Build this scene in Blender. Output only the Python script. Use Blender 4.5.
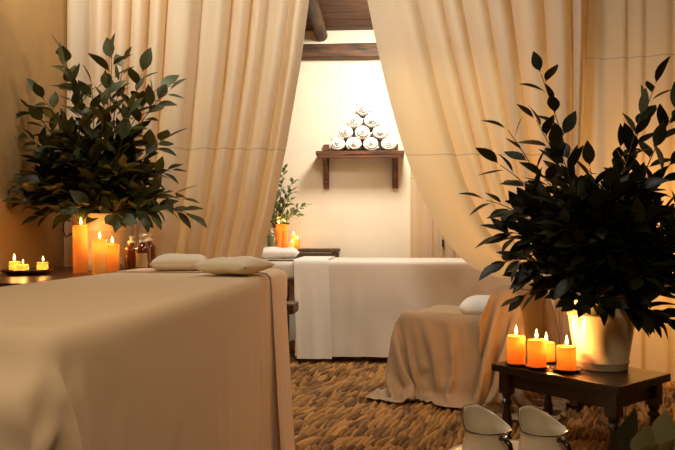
import bpy, bmesh, math, random
from mathutils import Vector, Matrix, noise
PI = math.pi
for o in list(bpy.data.objects):
    bpy.data.objects.remove(o)
S = bpy.context.scene
COL = S.collection

# ------------------------------------------------------------------ camera
F = 680.0; CAMZ = 0.95; HOR = 235.0
YAW = math.atan(43.0 / 680.0)
CY, SY = math.cos(YAW), math.sin(YAW)
cam_d = bpy.data.cameras.new('camera'); cam = bpy.data.objects.new('camera', cam_d); COL.objects.link(cam)
cam.location = (0, 0, CAMZ); cam.rotation_euler = (PI / 2, 0, YAW)
cam_d.sensor_width = 36; cam_d.lens = F / 675.0 * 36; cam_d.shift_y = 10.0 / 675.0
cam_d.clip_start = 0.05
S.camera = cam

# ------------------------------------------------------------------ world, lights, exposure
S.view_settings.view_transform = 'Standard'; S.view_settings.look = 'None'
S.view_settings.gamma = 1; S.view_settings.use_curve_mapping = False
S.view_settings.exposure = 0.0
W = bpy.data.worlds.new('world'); S.world = W; W.use_nodes = True
W.node_tree.nodes['Background'].inputs[0].default_value = (1.0, 0.58, 0.24, 1)
W.node_tree.nodes['Background'].inputs[1].default_value = 0.07


def area(name, loc, target, size, power, color, spread=180, size_y=None):
    l = bpy.data.lights.new(name, 'AREA'); l.energy = power; l.color = color
    l.size = size; l.spread = math.radians(spread)
    if size_y: l.shape = 'RECTANGLE'; l.size_y = size_y
    o = bpy.data.objects.new(name, l); COL.objects.link(o); o.location = loc
    o.rotation_euler = (Vector(target) - Vector(loc)).to_track_quat('-Z', 'Y').to_euler()
    return o


area('treatment_room_light', (0.15, 5.05, 2.66), (0.1, 6.1, 1.2), 0.4, 41, (1.0, 0.92, 0.79))
area('curtain_light', (-1.55, 3.05, 2.72), (-0.8, 4.0, 1.9), 0.22, 27, (1.0, 0.93, 0.80))
area('opening_light', (0.0, 3.0, 2.72), (0.2, 4.3, 1.5), 0.3, 22, (1.0, 0.96, 0.86))
area('bed_light', (0.0, 0.35, 2.55), (-0.72, 1.75, 0.7), 0.5, 15, (1.0, 0.80, 0.52), 130)
area('alcove_lamp', (2.05, 5.1, 0.9), (1.75, 4.2, 1.0), 0.4, 16, (1.0, 0.46, 0.07))

# ------------------------------------------------------------------ helpers
def R(u, v, d):
    """photo pixel + distance -> world point (used while measuring the room)"""
    l = (u - 337.5) / F * d
    return Vector((l * CY - d * SY, l * SY + d * CY, CAMZ + (HOR - v) / F * d))


def LD(l, d, z=0.0):
    return Vector((l * CY - d * SY, l * SY + d * CY, z))


def obj(name, bm, mat, parent=None, smooth=True, loc=None):
    me = bpy.data.meshes.new(name)
    bmesh.ops.recalc_face_normals(bm, faces=bm.faces[:])
    bm.to_mesh(me); bm.free()
    if smooth:
        for p in me.polygons: p.use_smooth = True
    if mat: me.materials.append(mat)
    o = bpy.data.objects.new(name, me); COL.objects.link(o)
    if parent: o.parent = parent
    if loc is not None: o.location = loc
    return o


def thing(name, label, cat, loc=(0, 0, 0), rotz=0, group=None):
    o = bpy.data.objects.new(name, None); COL.objects.link(o)
    o.empty_display_size = 0.1
    o.location = loc; o.rotation_euler = (0, 0, rotz)
    return tag(o, label, cat, group)


def tag(o, label, cat, group=None):
    o['label'] = label; o['category'] = cat
    if group: o['group'] = group
    return o


def struct(o):
    o['kind'] = 'structure'; return o


def copy_tree(o, parent=None):
    c = o.copy(); COL.objects.link(c)
    if parent: c.parent = parent
    for ch in list(o.children): copy_tree(ch, c)
    return c


def add_box(bm, c, s, rot=None, bev=0.0):
    r = bmesh.ops.create_cube(bm, size=1)
    vs = r['verts']
    for v in vs: v.co = Vector((v.co.x * s[0], v.co.y * s[1], v.co.z * s[2]))
    if bev > 0:
        es = list({e for v in vs for e in v.link_edges})
        g = bmesh.ops.bevel(bm, geom=es, offset=bev, segments=2, affect='EDGES', profile=0.6)
        vs = list({v for f in g['faces'] for v in f.verts} | {v for v in vs if v.is_valid})
    M = Matrix.Translation(Vector(c))
    if rot is not None: M = M @ rot.to_4x4()
    for v in vs: v.co = M @ v.co
    return vs


def box(name, c, s, mat, parent=None, bev=0.004, rot=None):
    bm = bmesh.new(); add_box(bm, c, s, rot, bev)
    return obj(name, bm, mat, parent, smooth=False)


def add_lathe(bm, prof, n=32, c=(0, 0, 0), cap=True):
    rings = []
    for r, z in prof:
        if r < 1e-5:
            rings.append([bm.verts.new((c[0], c[1], c[2] + z))])
        else:
            rings.append([bm.verts.new((c[0] + r * math.cos(2 * PI * i / n), c[1] + r * math.sin(2 * PI * i / n), c[2] + z)) for i in range(n)])
    for a, b in zip(rings, rings[1:]):
        for i in range(n):
            j = (i + 1) % n
            if len(a) == 1 and len(b) == 1: continue
            if len(a) == 1: bm.faces.new((a[0], b[i], b[j]))
            elif len(b) == 1: bm.faces.new((a[i], a[j], b[0]))
            else: bm.faces.new((a[i], a[j], b[j], b[i]))
    if cap:
        if len(rings[0]) > 1: bm.faces.new(rings[0][::-1])
        if len(rings[-1]) > 1: bm.faces.new(rings[-1])


def lathe(name, prof, mat, parent=None, n=32, c=(0, 0, 0), cap=True):
    bm = bmesh.new(); add_lathe(bm, prof, n, c, cap)
    return obj(name, bm, mat, parent)


def add_tube(bm, pts, rad, n=8):
    pts = [Vector(p) for p in pts]
    if not isinstance(rad, (list, tuple)): rad = [rad] * len(pts)
    up = Vector((0.123, 0.217, 1)); prev = None
    for i, p in enumerate(pts):
        t = (pts[min(i + 1, len(pts) - 1)] - pts[max(i - 1, 0)]).normalized()
        a = t.cross(up)
        if a.length < 1e-3: a = t.cross(Vector((1, 0, 0)))
        a.normalize(); b = t.cross(a).normalized()
        ring = [bm.verts.new(p + rad[i] * (a * math.cos(2 * PI * k / n) + b * math.sin(2 * PI * k / n))) for k in range(n)]
        if prev:
            for k in range(n):
                bm.faces.new((prev[k], prev[(k + 1) % n], ring[(k + 1) % n], ring[k]))
        else: bm.faces.new(ring[::-1])
        prev = ring
    bm.faces.new(prev)


def tube(name, pts, rad, mat, parent=None, n=10):
    bm = bmesh.new(); add_tube(bm, pts, rad, n)
    return obj(name, bm, mat, parent)


def bez(p0, p1, p2, p3, t):
    a = (1 - t)
    return p0 * (a ** 3) + p1 * (3 * a * a * t) + p2 * (3 * a * t * t) + p3 * (t ** 3)


def add_grid(bm, rows, closed=False):
    vs = [[bm.verts.new(p) for p in r] for r in rows]
    for a, b in zip(vs, vs[1:]):
        n = len(a)
        for i in range(n if closed else n - 1):
            j = (i + 1) % n
            bm.faces.new((a[i], a[j], b[j], b[i]))
    return vs


def sst(x):
    x = max(0.0, min(1.0, x)); return x * x * (3 - 2 * x)


def nz(x, y=0.0, z=0.0):
    return noise.noise(Vector((x, y, z)))


# ------------------------------------------------------------------ materials
def newmat(name):
    m = bpy.data.materials.new(name); m.use_nodes = True
    nt = m.node_tree; b = nt.nodes['Principled BSDF']
    return m, nt, b


def srgb(r, g, b):
    f = lambda c: (c / 255 / 12.92) if c / 255 <= 0.04045 else ((c / 255 + 0.055) / 1.055) ** 2.4
    return (f(r), f(g), f(b), 1)


def simple(name, col, rough=0.5, metal=0.0, bump=0.0, scale=40, var=0.0, coat=0.0, spec=0.5, stretch=None):
    m, nt, b = newmat(name)
    b.inputs['Base Color'].default_value = col; b.inputs['Roughness'].default_value = rough
    b.inputs['Metallic'].default_value = metal; b.inputs['Coat Weight'].default_value = coat
    b.inputs['Specular IOR Level'].default_value = spec
    if bump or var:
        tc = nt.nodes.new('ShaderNodeTexCoord'); mp = nt.nodes.new('ShaderNodeMapping')
        nt.links.new(tc.outputs['Object'], mp.inputs[0])
        if stretch: mp.inputs['Scale'].default_value = stretch
        n = nt.nodes.new('ShaderNodeTexNoise'); n.inputs['Scale'].default_value = scale; n.inputs['Detail'].default_value = 6
        nt.links.new(mp.outputs[0], n.inputs[0])
        if bump:
            bp = nt.nodes.new('ShaderNodeBump'); bp.inputs['Strength'].default_value = bump; bp.inputs['Distance'].default_value = 0.01
            nt.links.new(n.outputs[0], bp.inputs['Height']); nt.links.new(bp.outputs[0], b.inputs['Normal'])
        if var:
            r = nt.nodes.new('ShaderNodeValToRGB')
            r.color_ramp.elements[0].position = 0.3; r.color_ramp.elements[1].position = 0.7
            r.color_ramp.elements[0].color = tuple(c * (1 - var) for c in col[:3]) + (1,)
            r.color_ramp.elements[1].color = tuple(min(1, c * (1 + var)) for c in col[:3]) + (1,)
            nt.links.new(n.outputs[0], r.inputs[0]); nt.links.new(r.outputs[0], b.inputs['Base Color'])
    return m


def cloth(name, col, trans=0.3, bump=0.15, seams=(), warm=(1, 1, 1, 1)):
    """woven cloth: diffuse + translucent, fine weave; seams = heights of sewn tucks"""
    m, nt, b = newmat(name)
    b.inputs['Roughness'].default_value = 0.9; b.inputs['Specular IOR Level'].default_value = 0.15
    b.inputs['Sheen Weight'].default_value = 0.15
    tc = nt.nodes.new('ShaderNodeTexCoord')
    n = nt.nodes.new('ShaderNodeTexNoise'); n.inputs['Scale'].default_value = 14; n.inputs['Detail'].default_value = 5
    nt.links.new(tc.outputs['Object'], n.inputs[0])
    w = nt.nodes.new('ShaderNodeTexNoise'); w.inputs['Scale'].default_value = 420; w.inputs['Detail'].default_value = 1
    nt.links.new(tc.outputs['Object'], w.inputs[0])
    mx = nt.nodes.new('ShaderNodeMath'); mx.operation = 'MULTIPLY_ADD'; mx.inputs[1].default_value = 0.12
    nt.links.new(w.outputs[0], mx.inputs[0]); nt.links.new(n.outputs[0], mx.inputs[2])
    bp = nt.nodes.new('ShaderNodeBump'); bp.inputs['Strength'].default_value = bump; bp.inputs['Distance'].default_value = 0.01
    nt.links.new(mx.outputs[0], bp.inputs['Height']); nt.links.new(bp.outputs[0], b.inputs['Normal'])
    rgb = nt.nodes.new('ShaderNodeRGB'); rgb.outputs[0].default_value = col
    csock = rgb.outputs[0]
    if seams:
        sp = nt.nodes.new('ShaderNodeSeparateXYZ'); nt.links.new(tc.outputs['Object'], sp.inputs[0])
        for sz in seams:
            c = nt.nodes.new('ShaderNodeMath'); c.operation = 'COMPARE'; c.inputs[1].default_value = sz; c.inputs[2].default_value = 0.0035
            nt.links.new(sp.outputs[2], c.inputs[0])
            k = nt.nodes.new('ShaderNodeMixRGB'); k.inputs[2].default_value = tuple(x * 0.72 for x in col[:3]) + (1,)
            nt.links.new(c.outputs[0], k.inputs[0]); nt.links.new(csock, k.inputs[1]); csock = k.outputs[0]
    nt.links.new(csock, b.inputs['Base Color'])
    if trans > 0:
        t = nt.nodes.new('ShaderNodeBsdfTranslucent'); gm = nt.nodes.new('ShaderNodeMixRGB'); gm.blend_type = 'MULTIPLY'; gm.inputs[0].default_value = 1; gm.inputs[2].default_value = warm
        nt.links.new(csock, gm.inputs[1]); nt.links.new(gm.outputs[0], t.inputs[0])
        nt.links.new(bp.outputs[0], t.inputs['Normal'])
        ms = nt.nodes.new('ShaderNodeMixShader'); ms.inputs[0].default_value = trans
        nt.links.new(b.outputs[0], ms.inputs[1]); nt.links.new(t.outputs[0], ms.inputs[2])
        nt.links.new(ms.outputs[0], nt.nodes['Material Output'].inputs[0])
    return m


def wax(name, col, thru=0.5):
    """translucent wax; an added lamp inside it shines through"""
    m, nt, b = newmat(name)
    b.inputs['Base Color'].default_value = col; b.inputs['Roughness'].default_value = 0.45
    t = nt.nodes.new('ShaderNodeBsdfTranslucent'); t.inputs[0].default_value = col
    ms = nt.nodes.new('ShaderNodeMixShader'); ms.inputs[0].default_value = thru
    nt.links.new(b.outputs[0], ms.inputs[1]); nt.links.new(t.outputs[0], ms.inputs[2])
    nt.links.new(ms.outputs[0], nt.nodes['Material Output'].inputs[0])
    return m


def wood(name, dark, light, rough=0.5, scale=(1, 12, 12), coat=0.0):
    m, nt, b = newmat(name)
    tc = nt.nodes.new('ShaderNodeTexCoord'); mp = nt.nodes.new('ShaderNodeMapping'); mp.inputs['Scale'].default_value = scale
    nt.links.new(tc.outputs['Object'], mp.inputs[0])
    n = nt.nodes.new('ShaderNodeTexNoise'); n.inputs['Scale'].default_value = 4; n.inputs['Detail'].default_value = 8; n.inputs['Distortion'].default_value = 0.6
    nt.links.new(mp.outputs[0], n.inputs[0])
    r = nt.nodes.new('ShaderNodeValToRGB'); r.color_ramp.elements[0].position = 0.35; r.color_ramp.elements[1].position = 0.7
    r.color_ramp.elements[0].color = dark; r.color_ramp.elements[1].color = light
    nt.links.new(n.outputs[0], r.inputs[0]); nt.links.new(r.outputs[0], b.inputs['Base Color'])
    bp = nt.nodes.new('ShaderNodeBump'); bp.inputs['Strength'].default_value = 0.25; bp.inputs['Distance'].default_value = 0.01
    nt.links.new(n.outputs[0], bp.inputs['Height']); nt.links.new(bp.outputs[0], b.inputs['Normal'])
    b.inputs['Roughness'].default_value = rough; b.inputs['Coat Weight'].default_value = coat; b.inputs['Coat Roughness'].default_value = 0.25
    return m


def leafmat(name, top, under):
    m, nt, b = newmat(name)
    g = nt.nodes.new('ShaderNodeNewGeometry')
    tc = nt.nodes.new('ShaderNodeTexCoord')
    n = nt.nodes.new('ShaderNodeTexNoise'); n.inputs['Scale'].default_value = 9; n.inputs['Detail'].default_value = 3
    nt.links.new(tc.outputs['Object'], n.inputs[0])
    r = nt.nodes.new('ShaderNodeValToRGB'); r.color_ramp.elements[0].position = 0.35; r.color_ramp.elements[1].position = 0.68
    r.color_ramp.elements[0].color = tuple(c * 0.6 for c in top[:3]) + (1,); r.color_ramp.elements[1].color = tuple(c * 1.5 for c in top[:3]) + (1,)
    nt.links.new(n.outputs[0], r.inputs[0])
    k = nt.nodes.new('ShaderNodeMixRGB'); k.inputs[2].default_value = under
    nt.links.new(g.outputs['Backfacing'], k.inputs[0]); nt.links.new(r.outputs[0], k.inputs[1])
    nt.links.new(k.outputs[0], b.inputs['Base Color'])
    b.inputs['Roughness'].default_value = 0.45; b.inputs['Specular IOR Level'].default_value = 0.2
    return m


def emit(name, col, s):
    m, nt, b = newmat(name)
    b.inputs['Base Color'].default_value = (0, 0, 0, 1)
    b.inputs['Emission Color'].default_value = col; b.inputs['Emission Strength'].default_value = s
    return m


M = {}
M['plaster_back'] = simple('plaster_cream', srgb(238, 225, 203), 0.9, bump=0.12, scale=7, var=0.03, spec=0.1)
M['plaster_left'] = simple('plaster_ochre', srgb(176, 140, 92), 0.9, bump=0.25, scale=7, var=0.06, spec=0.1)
M['floor'] = simple('clay_floor', srgb(95, 58, 34), 0.7, bump=0.2, scale=12, var=0.15)
M['plank'] = wood('plank_wood', srgb(56, 30, 12), srgb(116, 70, 32), 0.65, (1.0, 9, 9))
M['log'] = wood('log_wood', srgb(40, 23, 10), srgb(96, 60, 28), 0.6, (7, 1.0, 7))
M['beam'] = wood('beam_wood', srgb(44, 26, 12), srgb(108, 68, 34), 0.6, (1.0, 7, 7))
M['shelf'] = wood('shelf_wood', srgb(58, 30, 10), srgb(128, 76, 36), 0.5, (1.2, 12, 12))
M['dark_wood'] = wood('dark_wood', srgb(18, 8, 5), srgb(42, 18, 10), 0.3, (2, 14, 14), 0.35)
M['red_wood'] = wood('red_brown_wood', srgb(40, 18, 9), srgb(88, 42, 20), 0.38, (2, 12, 12), 0.2)
M['bed_wood'] = wood('bed_wood', srgb(56, 36, 20), srgb(100, 68, 40), 0.5, (8, 2, 8))
M['curtain'] = cloth('curtain_voile', srgb(238, 226, 202), 0.55, 0.06, seams=(1.455,), warm=(1.0, 0.80, 0.42, 1))
M['curtain_side'] = cloth('curtain_voile_side', srgb(236, 220, 190), 0.42, 0.06, seams=(2.085,))
M['sheet'] = cloth('bed_linen', srgb(230, 202, 170), 0.08, 0.1)
M['sheet_white'] = cloth('white_linen', srgb(238, 228, 214), 0.08, 0.1)
M['cover'] = cloth('cotton_cover', srgb(180, 150, 116), 0.12, 0.15)
M['pillow'] = cloth('pillow_cotton', srgb(232, 216, 190), 0.0, 0.15)
M['white_pillow'] = cloth('white_cotton', srgb(245, 240, 232), 0.0, 0.15)
M['towel'] = cloth('terry_towel', srgb(246, 240, 232), 0.0, 0.6)
M['enamel'] = simple('cream_enamel', srgb(226, 212, 184), 0.22, coat=0.5)
M['enamel_dull'] = simple('pale_enamel', srgb(224, 206, 176), 0.35, coat=0.2)
M['black_enamel'] = simple('black_enamel', srgb(18, 16, 15), 0.25, coat=0.4)
M['wire'] = simple('dark_wire', srgb(40, 34, 28), 0.4, metal=0.8)
M['wax'] = wax('honey_wax', srgb(252, 186, 92))
M['wax_pale'] = wax('pale_wax', srgb(252, 214, 130))
M['wick'] = simple('wick', (0.01, 0.008, 0.006, 1), 0.9)
M['flame'] = emit('flame', (1.0, 0.62, 0.20, 1), 14)
_nt = M['flame'].node_tree; _t = _nt.nodes.new('ShaderNodeBsdfTransparent'); _a = _nt.nodes.new('ShaderNodeAddShader')
_e = _nt.nodes.new('ShaderNodeEmission'); _e.inputs[0].default_value = (1.0, 0.60, 0.18, 1); _e.inputs[1].default_value = 8
_nt.links.new(_t.outputs[0], _a.inputs[0]); _nt.links.new(_e.outputs[0], _a.inputs[1])
_nt.links.new(_a.outputs[0], _nt.nodes['Material Output'].inputs[0])
M['leaf_a'] = leafmat('leaf_green', srgb(60, 62, 28), srgb(96, 96, 58))
M['leaf_b'] = leafmat('leaf_deep', srgb(34, 36, 16), srgb(62, 62, 36))
M['leaf_c'] = leafmat('leaf_fresh', srgb(92, 112, 58), srgb(130, 142, 98))
M['leaf_d'] = leafmat('leaf_grey', srgb(140, 142, 100), srgb(150, 150, 114))
M['stem'] = simple('stem', srgb(88, 66, 38), 0.7)
M['amber'] = simple('amber_plastic', srgb(104, 48, 22), 0.15, coat=0.3)
M['label_paper'] = simple('label_paper', srgb(205, 170, 110), 0.7)
M['pump'] = simple('white_plastic', srgb(235, 225, 205), 0.3)
M['glass_green'] = simple('grey_green_plastic', srgb(120, 122, 92), 0.2, coat=0.3)
M['straw'] = None


def rugmat():
    m, nt, b = newmat('rush_straw')
    tc = nt.nodes.new('ShaderNodeTexCoord')
    n = nt.nodes.new('ShaderNodeTexNoise'); n.inputs['Scale'].default_value = 16; n.inputs['Detail'].default_value = 4
    nt.links.new(tc.outputs['Object'], n.inputs[0])
    f = nt.nodes.new('ShaderNodeTexNoise'); f.inputs['Scale'].default_value = 110; f.inputs['Detail'].default_value = 3
    nt.links.new(tc.outputs['Object'], f.inputs[0])
    mx = nt.nodes.new('ShaderNodeMixRGB'); mx.inputs[0].default_value = 0.4
    g = nt.nodes.new('ShaderNodeNewGeometry')
    nt.links.new(g.outputs['Random Per Island'], mx.inputs[1]); nt.links.new(f.outputs[0], mx.inputs[2])
    r = nt.nodes.new('ShaderNodeValToRGB')
    r.color_ramp.elements[0].position = 0.12; r.color_ramp.elements[0].color = srgb(74, 40, 15)
    r.color_ramp.elements[1].position = 0.85; r.color_ramp.elements[1].color = srgb(194, 142, 74)
    nt.links.new(mx.outputs[0], r.inputs[0]); nt.links.new(r.outputs[0], b.inputs['Base Color'])
    bp = nt.nodes.new('ShaderNodeBump'); bp.inputs['Strength'].default_value = 0.5; bp.inputs['Distance'].default_value = 0.006
    nt.links.new(f.outputs[0], bp.inputs['Height']); nt.links.new(bp.outputs[0], b.inputs['Normal'])
    b.inputs['Roughness'].default_value = 0.75
    return m


M['straw'] = rugmat()

# ------------------------------------------------------------------ the room
XL, XR, YB, YF, ZC = -1.85, 2.55, 6.15, -1.6, 2.80
struct(box('floor', ((XL + XR) / 2, (YB + YF) / 2, -0.09), (XR - XL + 0.4, YB - YF + 0.4, 0.1), M['floor'], bev=0))
struct(box('wall_back', ((XL + XR) / 2, YB + 0.1, 1.4), (XR - XL + 0.4, 0.2, 3.2), M['plaster_back'], bev=0))
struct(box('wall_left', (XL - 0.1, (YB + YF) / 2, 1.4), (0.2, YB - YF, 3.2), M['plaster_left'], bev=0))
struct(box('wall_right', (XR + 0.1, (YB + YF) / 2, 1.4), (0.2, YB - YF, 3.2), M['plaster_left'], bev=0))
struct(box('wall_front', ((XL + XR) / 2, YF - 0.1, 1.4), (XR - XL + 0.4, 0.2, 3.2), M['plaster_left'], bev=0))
# plank ceiling: boards running across the room
bm = bmesh.new(); y = YF; rnd = random.Random(4)
while y < YB - 0.01:
    w = min(0.17 + rnd.random() * 0.04, YB - y)
    add_box(bm, ((XL + XR) / 2, y + w / 2, ZC + 0.02 + rnd.random() * 0.006), (XR - XL, w - 0.006, 0.04), None, 0.004)
    y += w
add_box(bm, ((XL + XR) / 2, (YB + YF) / 2, ZC + 0.07), (XR - XL + 0.2, YB - YF + 0.2, 0.04))
struct(obj('ceiling', bm, M['plank'], smooth=False))
# log rafters under the boards, running from front to back
def log(x, y0, y1, z, r, seed):
    bm = bmesh.new(); n = 24; rows = []
    for i in range(41):
        y = y0 + (y1 - y0) * i / 40
        ox = 0.012 * nz(y * 1.3, seed); oz = 0.006 * nz(y * 1.1, seed + 9)
        rows.append([Vector((x + ox + (r + 0.006 * nz(y * 2, k, seed)) * math.cos(2 * PI * k / n), y, z + oz + (r + 0.006 * nz(y * 2, k, seed)) * math.sin(2 * PI * k / n))) for k in range(n)])
    vs = add_grid(bm, rows, True); bm.faces.new(vs[0][::-1]); bm.faces.new(vs[-1])
    return bm
struct(obj('trim_1', log(-0.535, YF, YB + 0.02, ZC - 0.043, 0.056, 3.0), M['log']))
struct(obj('trim_2', log(0.95, YF, YB + 0.02, ZC - 0.043, 0.056, 13.0), M['log']))
struct(obj('trim_3', log(-1.5, YF, YB + 0.02, ZC - 0.043, 0.056, 23.0), M['log']))
# rough wooden lintel beam across the back wall
bm = bmesh.new(); rows = []
for i in range(61):
    x = XL + (XR - XL) * i / 60
    t = 2.665 + 0.006 * nz(x * 3, 1); b_ = 2.535 + 0.007 * nz(x * 2.5, 5); f = YB - 0.09 + 0.006 * nz(x * 2, 8)
    rows.append([Vector(p) for p in ((x, YB + 0.01, b_), (x, f + 0.01, b_), (x, f, b_ + 0.012), (x, f - 0.004, (t + b_) / 2), (x, f, t - 0.012), (x, f + 0.012, t), (x, YB + 0.01, t))])
vs = add_grid(bm, rows, True); bm.faces.new(vs[0]); bm.faces.new(vs[-1][::-1])
struct(obj('trim_4', bm, M['beam'], smooth=False))

# ------------------------------------------------------------------ rush rug: braided rows
bm = bmesh.new(); rnd = random.Random(11)
RX0, RX1, RY0, RY1 = XL + 0.02, XR - 0.02, 0.75, 6.1
add_box(bm, ((RX0 + RX1) / 2, (RY0 + RY1) / 2, -0.034), (RX1 - RX0, RY1 - RY0, 0.012))
row = 0; y = RY0 + 0.08
while y < RY1 - 0.06:
    pitch = 0.125 + rnd.random() * 0.025
    x = RX0 + 0.05 + rnd.random() * 0.03
    while x < RX1 - 0.09:
        st = 0.016 + rnd.random() * 0.015
        cx, cy = x, y + rnd.uniform(-0.006, 0.006) + 0.015 * nz(x * 1.6, row * 0.3)
        L = pitch * (0.55 + rnd.random() * 0.10); wd = st * (0.60 + rnd.random() * 0.12); h = 0.028 + rnd.random() * 0.018
        ln = 0.40 + 0.2 * nz(x * 1.2, row * 0.8, 6) + rnd.uniform(-0.22, 0.22)
        dx, dy = math.sin(ln), math.cos(ln)
        rings = []; bow = rnd.uniform(-0.012, 0.012)
        for i in range(7):
            t = -1 + 2 * i / 6
            pr = math.sqrt(max(0.0, 1 - abs(t * 0.95) ** 3.2))
            px, py = cx + dx * L * t + bow * (1 - t * t), cy + dy * L * t
            rings.append([Vector((px + wd * (0.25 + 0.75 * pr) * math.cos(a) * dy, py - wd * (0.25 + 0.75 * pr) * math.cos(a) * dx, -0.034 + h * (0.10 + 0.90 * pr) * math.sin(a) + 0.004 * t)) for a in [k * PI / 4 for k in range(5)]])
        add_grid(bm, rings)
        x += st
    y += pitch; row += 1
rug = obj('woven_rug', bm, M['straw'])
tag(rug, 'golden brown braided rush rug covering the floor in front of the white bed', 'rug')

# ------------------------------------------------------------------ curtains
def curtain_mesh(fn, ns, nt_):
    bm = bmesh.new()
    add_grid(bm, [[fn(i / ns, j / nt_) for i in range(ns + 1)] for j in range(nt_ + 1)])
    return bm


def folds(s, n, seed, sharp=1.0):
    """depth and sideways shift (both about -1..1) of a hanging cloth at s along its heading"""
    ph = s * n + 0.9 * nz(s * n * 0.33, seed) + 0.3 * nz(s * n * 0.9, seed + 3)
    a = 0.7 + 0.55 * nz(s * n * 0.5, seed + 7)
    q = 2 * PI * ph
    return a * (math.sin(q) + 0.22 * math.sin(2 * q + 1.0) * sharp), a * math.cos(q + 0.35)


def interp(tab, v):
    if v <= tab[0][0]: return tab[0][1]
    for (a, x0), (b, x1) in zip(tab, tab[1:]):
        if v <= b: return x0 + (x1 - x0) * (v - a) / (b - a)
    return tab[-1][1]


def px2l(u, d): return (u - 337.5) / F * d
ZTOP = 2.79

# left curtain: straight at the wall, its free edge pulled a little towards the bed head
DC = 4.0
def edge_c(z):
    v = HOR - (z - CAMZ) * F / DC
    return px2l(interp([(-90, 318), (0, 308), (60, 300), (140, 286), (210, 272), (261, 259), (330, 244), (400, 232)], v), DC)
def left_curtain(s, t):
    z = ZTOP + (0.03 - ZTOP) * t
    l0 = px2l(61, DC) - 0.02; l1 = edge_c(z)
    f, g = folds(s, 11, 2.0)
    l = l0 + (l1 - l0) * s + 0.030 * g * sst(s * 12) * sst((1 - s) * 12)
    d = DC + 0.08 * f * (0.75 + 0.35 * t) + 0.02 * nz(s * 6, t * 3, 4) + 0.12 * sst((s - 0.92) * 12)
    p = LD(l, d, z + 0.008 * nz(s * 9, 3))
    p.x = max(p.x, XL + 0.015)
    return p
o = obj('curtain', curtain_mesh(left_curtain, 260, 60), M['curtain'])
tag(o, 'cream voile curtain hanging left of the opening, behind the near massage bed', 'curtain', 'voile curtains dividing the room')

# swept curtain right of the opening, gathered to a tie behind the big plant
DA = 4.28
def cub(a, b, c, d_, t):
    q = 1 - t; return a * q ** 3 + 3 * b * q * q * t + 3 * c * q * t * t + d_ * t ** 3
def swept(s, t):
    # t 0..0.72: from the ceiling to the tie; 0.72..1: the tail
    e = s ** 0.8
    K = (556 + 18 * s, 262 - 6 * s)
    if t < 0.72:
        k = t / 0.72
        u = cub(352 + (590 - 352) * s, 385 + (589 - 385) * e, 425 + (580 - 425) * e, K[0], k)
        v = cub(-79.0, 90 - 40 * e, 345 - 165 * e, K[1], k)
        amp = 0.068 * (1 - 0.72 * sst(k)) * (0.45 + 0.75 * sst(s * 2.5)) + 0.012 * math.sin(PI * k)
        g = 0
    else:
        k = (t - 0.72) / 0.28
        u = K[0] + (544 + 46 * s - K[0]) * sst(k * 1.5)
        v = K[1] + (398 - K[1]) * k
        amp = 0.016 + 0.03 * sst(k)
        g = k
    f, sh_ = folds(s, 8, 31.0)
    u += 6.0 * sh_ * (amp / 0.055) * sst(s * 10) * sst((1 - s) * 10)
    d = DA + amp * f + 0.02 * nz(s * 5, t * 4, 8)
    p = R(u, v, d)
    p.z = max(p.z, 0.025)
    if t == 0: p.z = ZTOP
    return p
sw = thing('curtain', 'cream voile curtain swept to the right and tied behind the big plant', 'curtain', group='voile curtains dividing the room')
o = obj('drape', curtain_mesh(swept, 240, 110), M['curtain'], sw)
# tie band round the gather
bm = bmesh.new(); kc = R(565, 259, DA); n = 40; rows = []
for j in range(5):
    zz = (j - 2) * 0.014
    rows.append([kc + Vector((0.088 * math.cos(2 * PI * i / n), 0.075 * math.sin(2 * PI * i / n), zz + 0.02 * math.cos(2 * PI * i / n))) for i in range(n)])
add_grid(bm, rows, True); obj('tieback', bm, M['curtain'], sw)

# side curtain at the far right, lit from behind
DB = 4.28
def side_curtain(s, t):
    z = ZTOP + (0.03 - ZTOP) * t
    l = px2l(580, DB) + s * 1.28
    f, g = folds(s, 9, 55.0)
    l += 0.012 * g
    d = DB + 0.10 + 0.028 * f * (0.8 + 0.4 * t) - 0.55 * sst(s * 1.05) * s + 0.01 * nz(s * 6, t * 3, 14)
    p = LD(l, d, z)
    p.x = min(p.x, XR - 0.01)
    return p
o = obj('curtain', curtain_mesh(side_curtain, 200, 50), M['curtain_side'])
tag(o, 'amber lit voile curtain hanging at far right behind the potted plant', 'curtain', 'voile curtains dividing the room')

# pale curtain on the back wall at the right of the shelf
def back_curtain(s, t):
    z = 2.40 + (0.03 - 2.40) * t
    l = px2l(411, 6.0) + s * 0.85
    return LD(l, 6.03 - 0.0631 * l * 0 + 0.03 * folds(s, 7, 77.0)[0], z)
bm = curtain_mesh(back_curtain, 100, 20)
for v in bm.verts: v.co.y = YB - 0.06 + 0.03 * folds((v.co.x - 0.2) / 0.85, 7, 77.0)[0]
o = obj('curtain', bm, M['curtain'])
tag(o, 'pale curtain against the back wall below right of the towel shelf', 'curtain')

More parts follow.
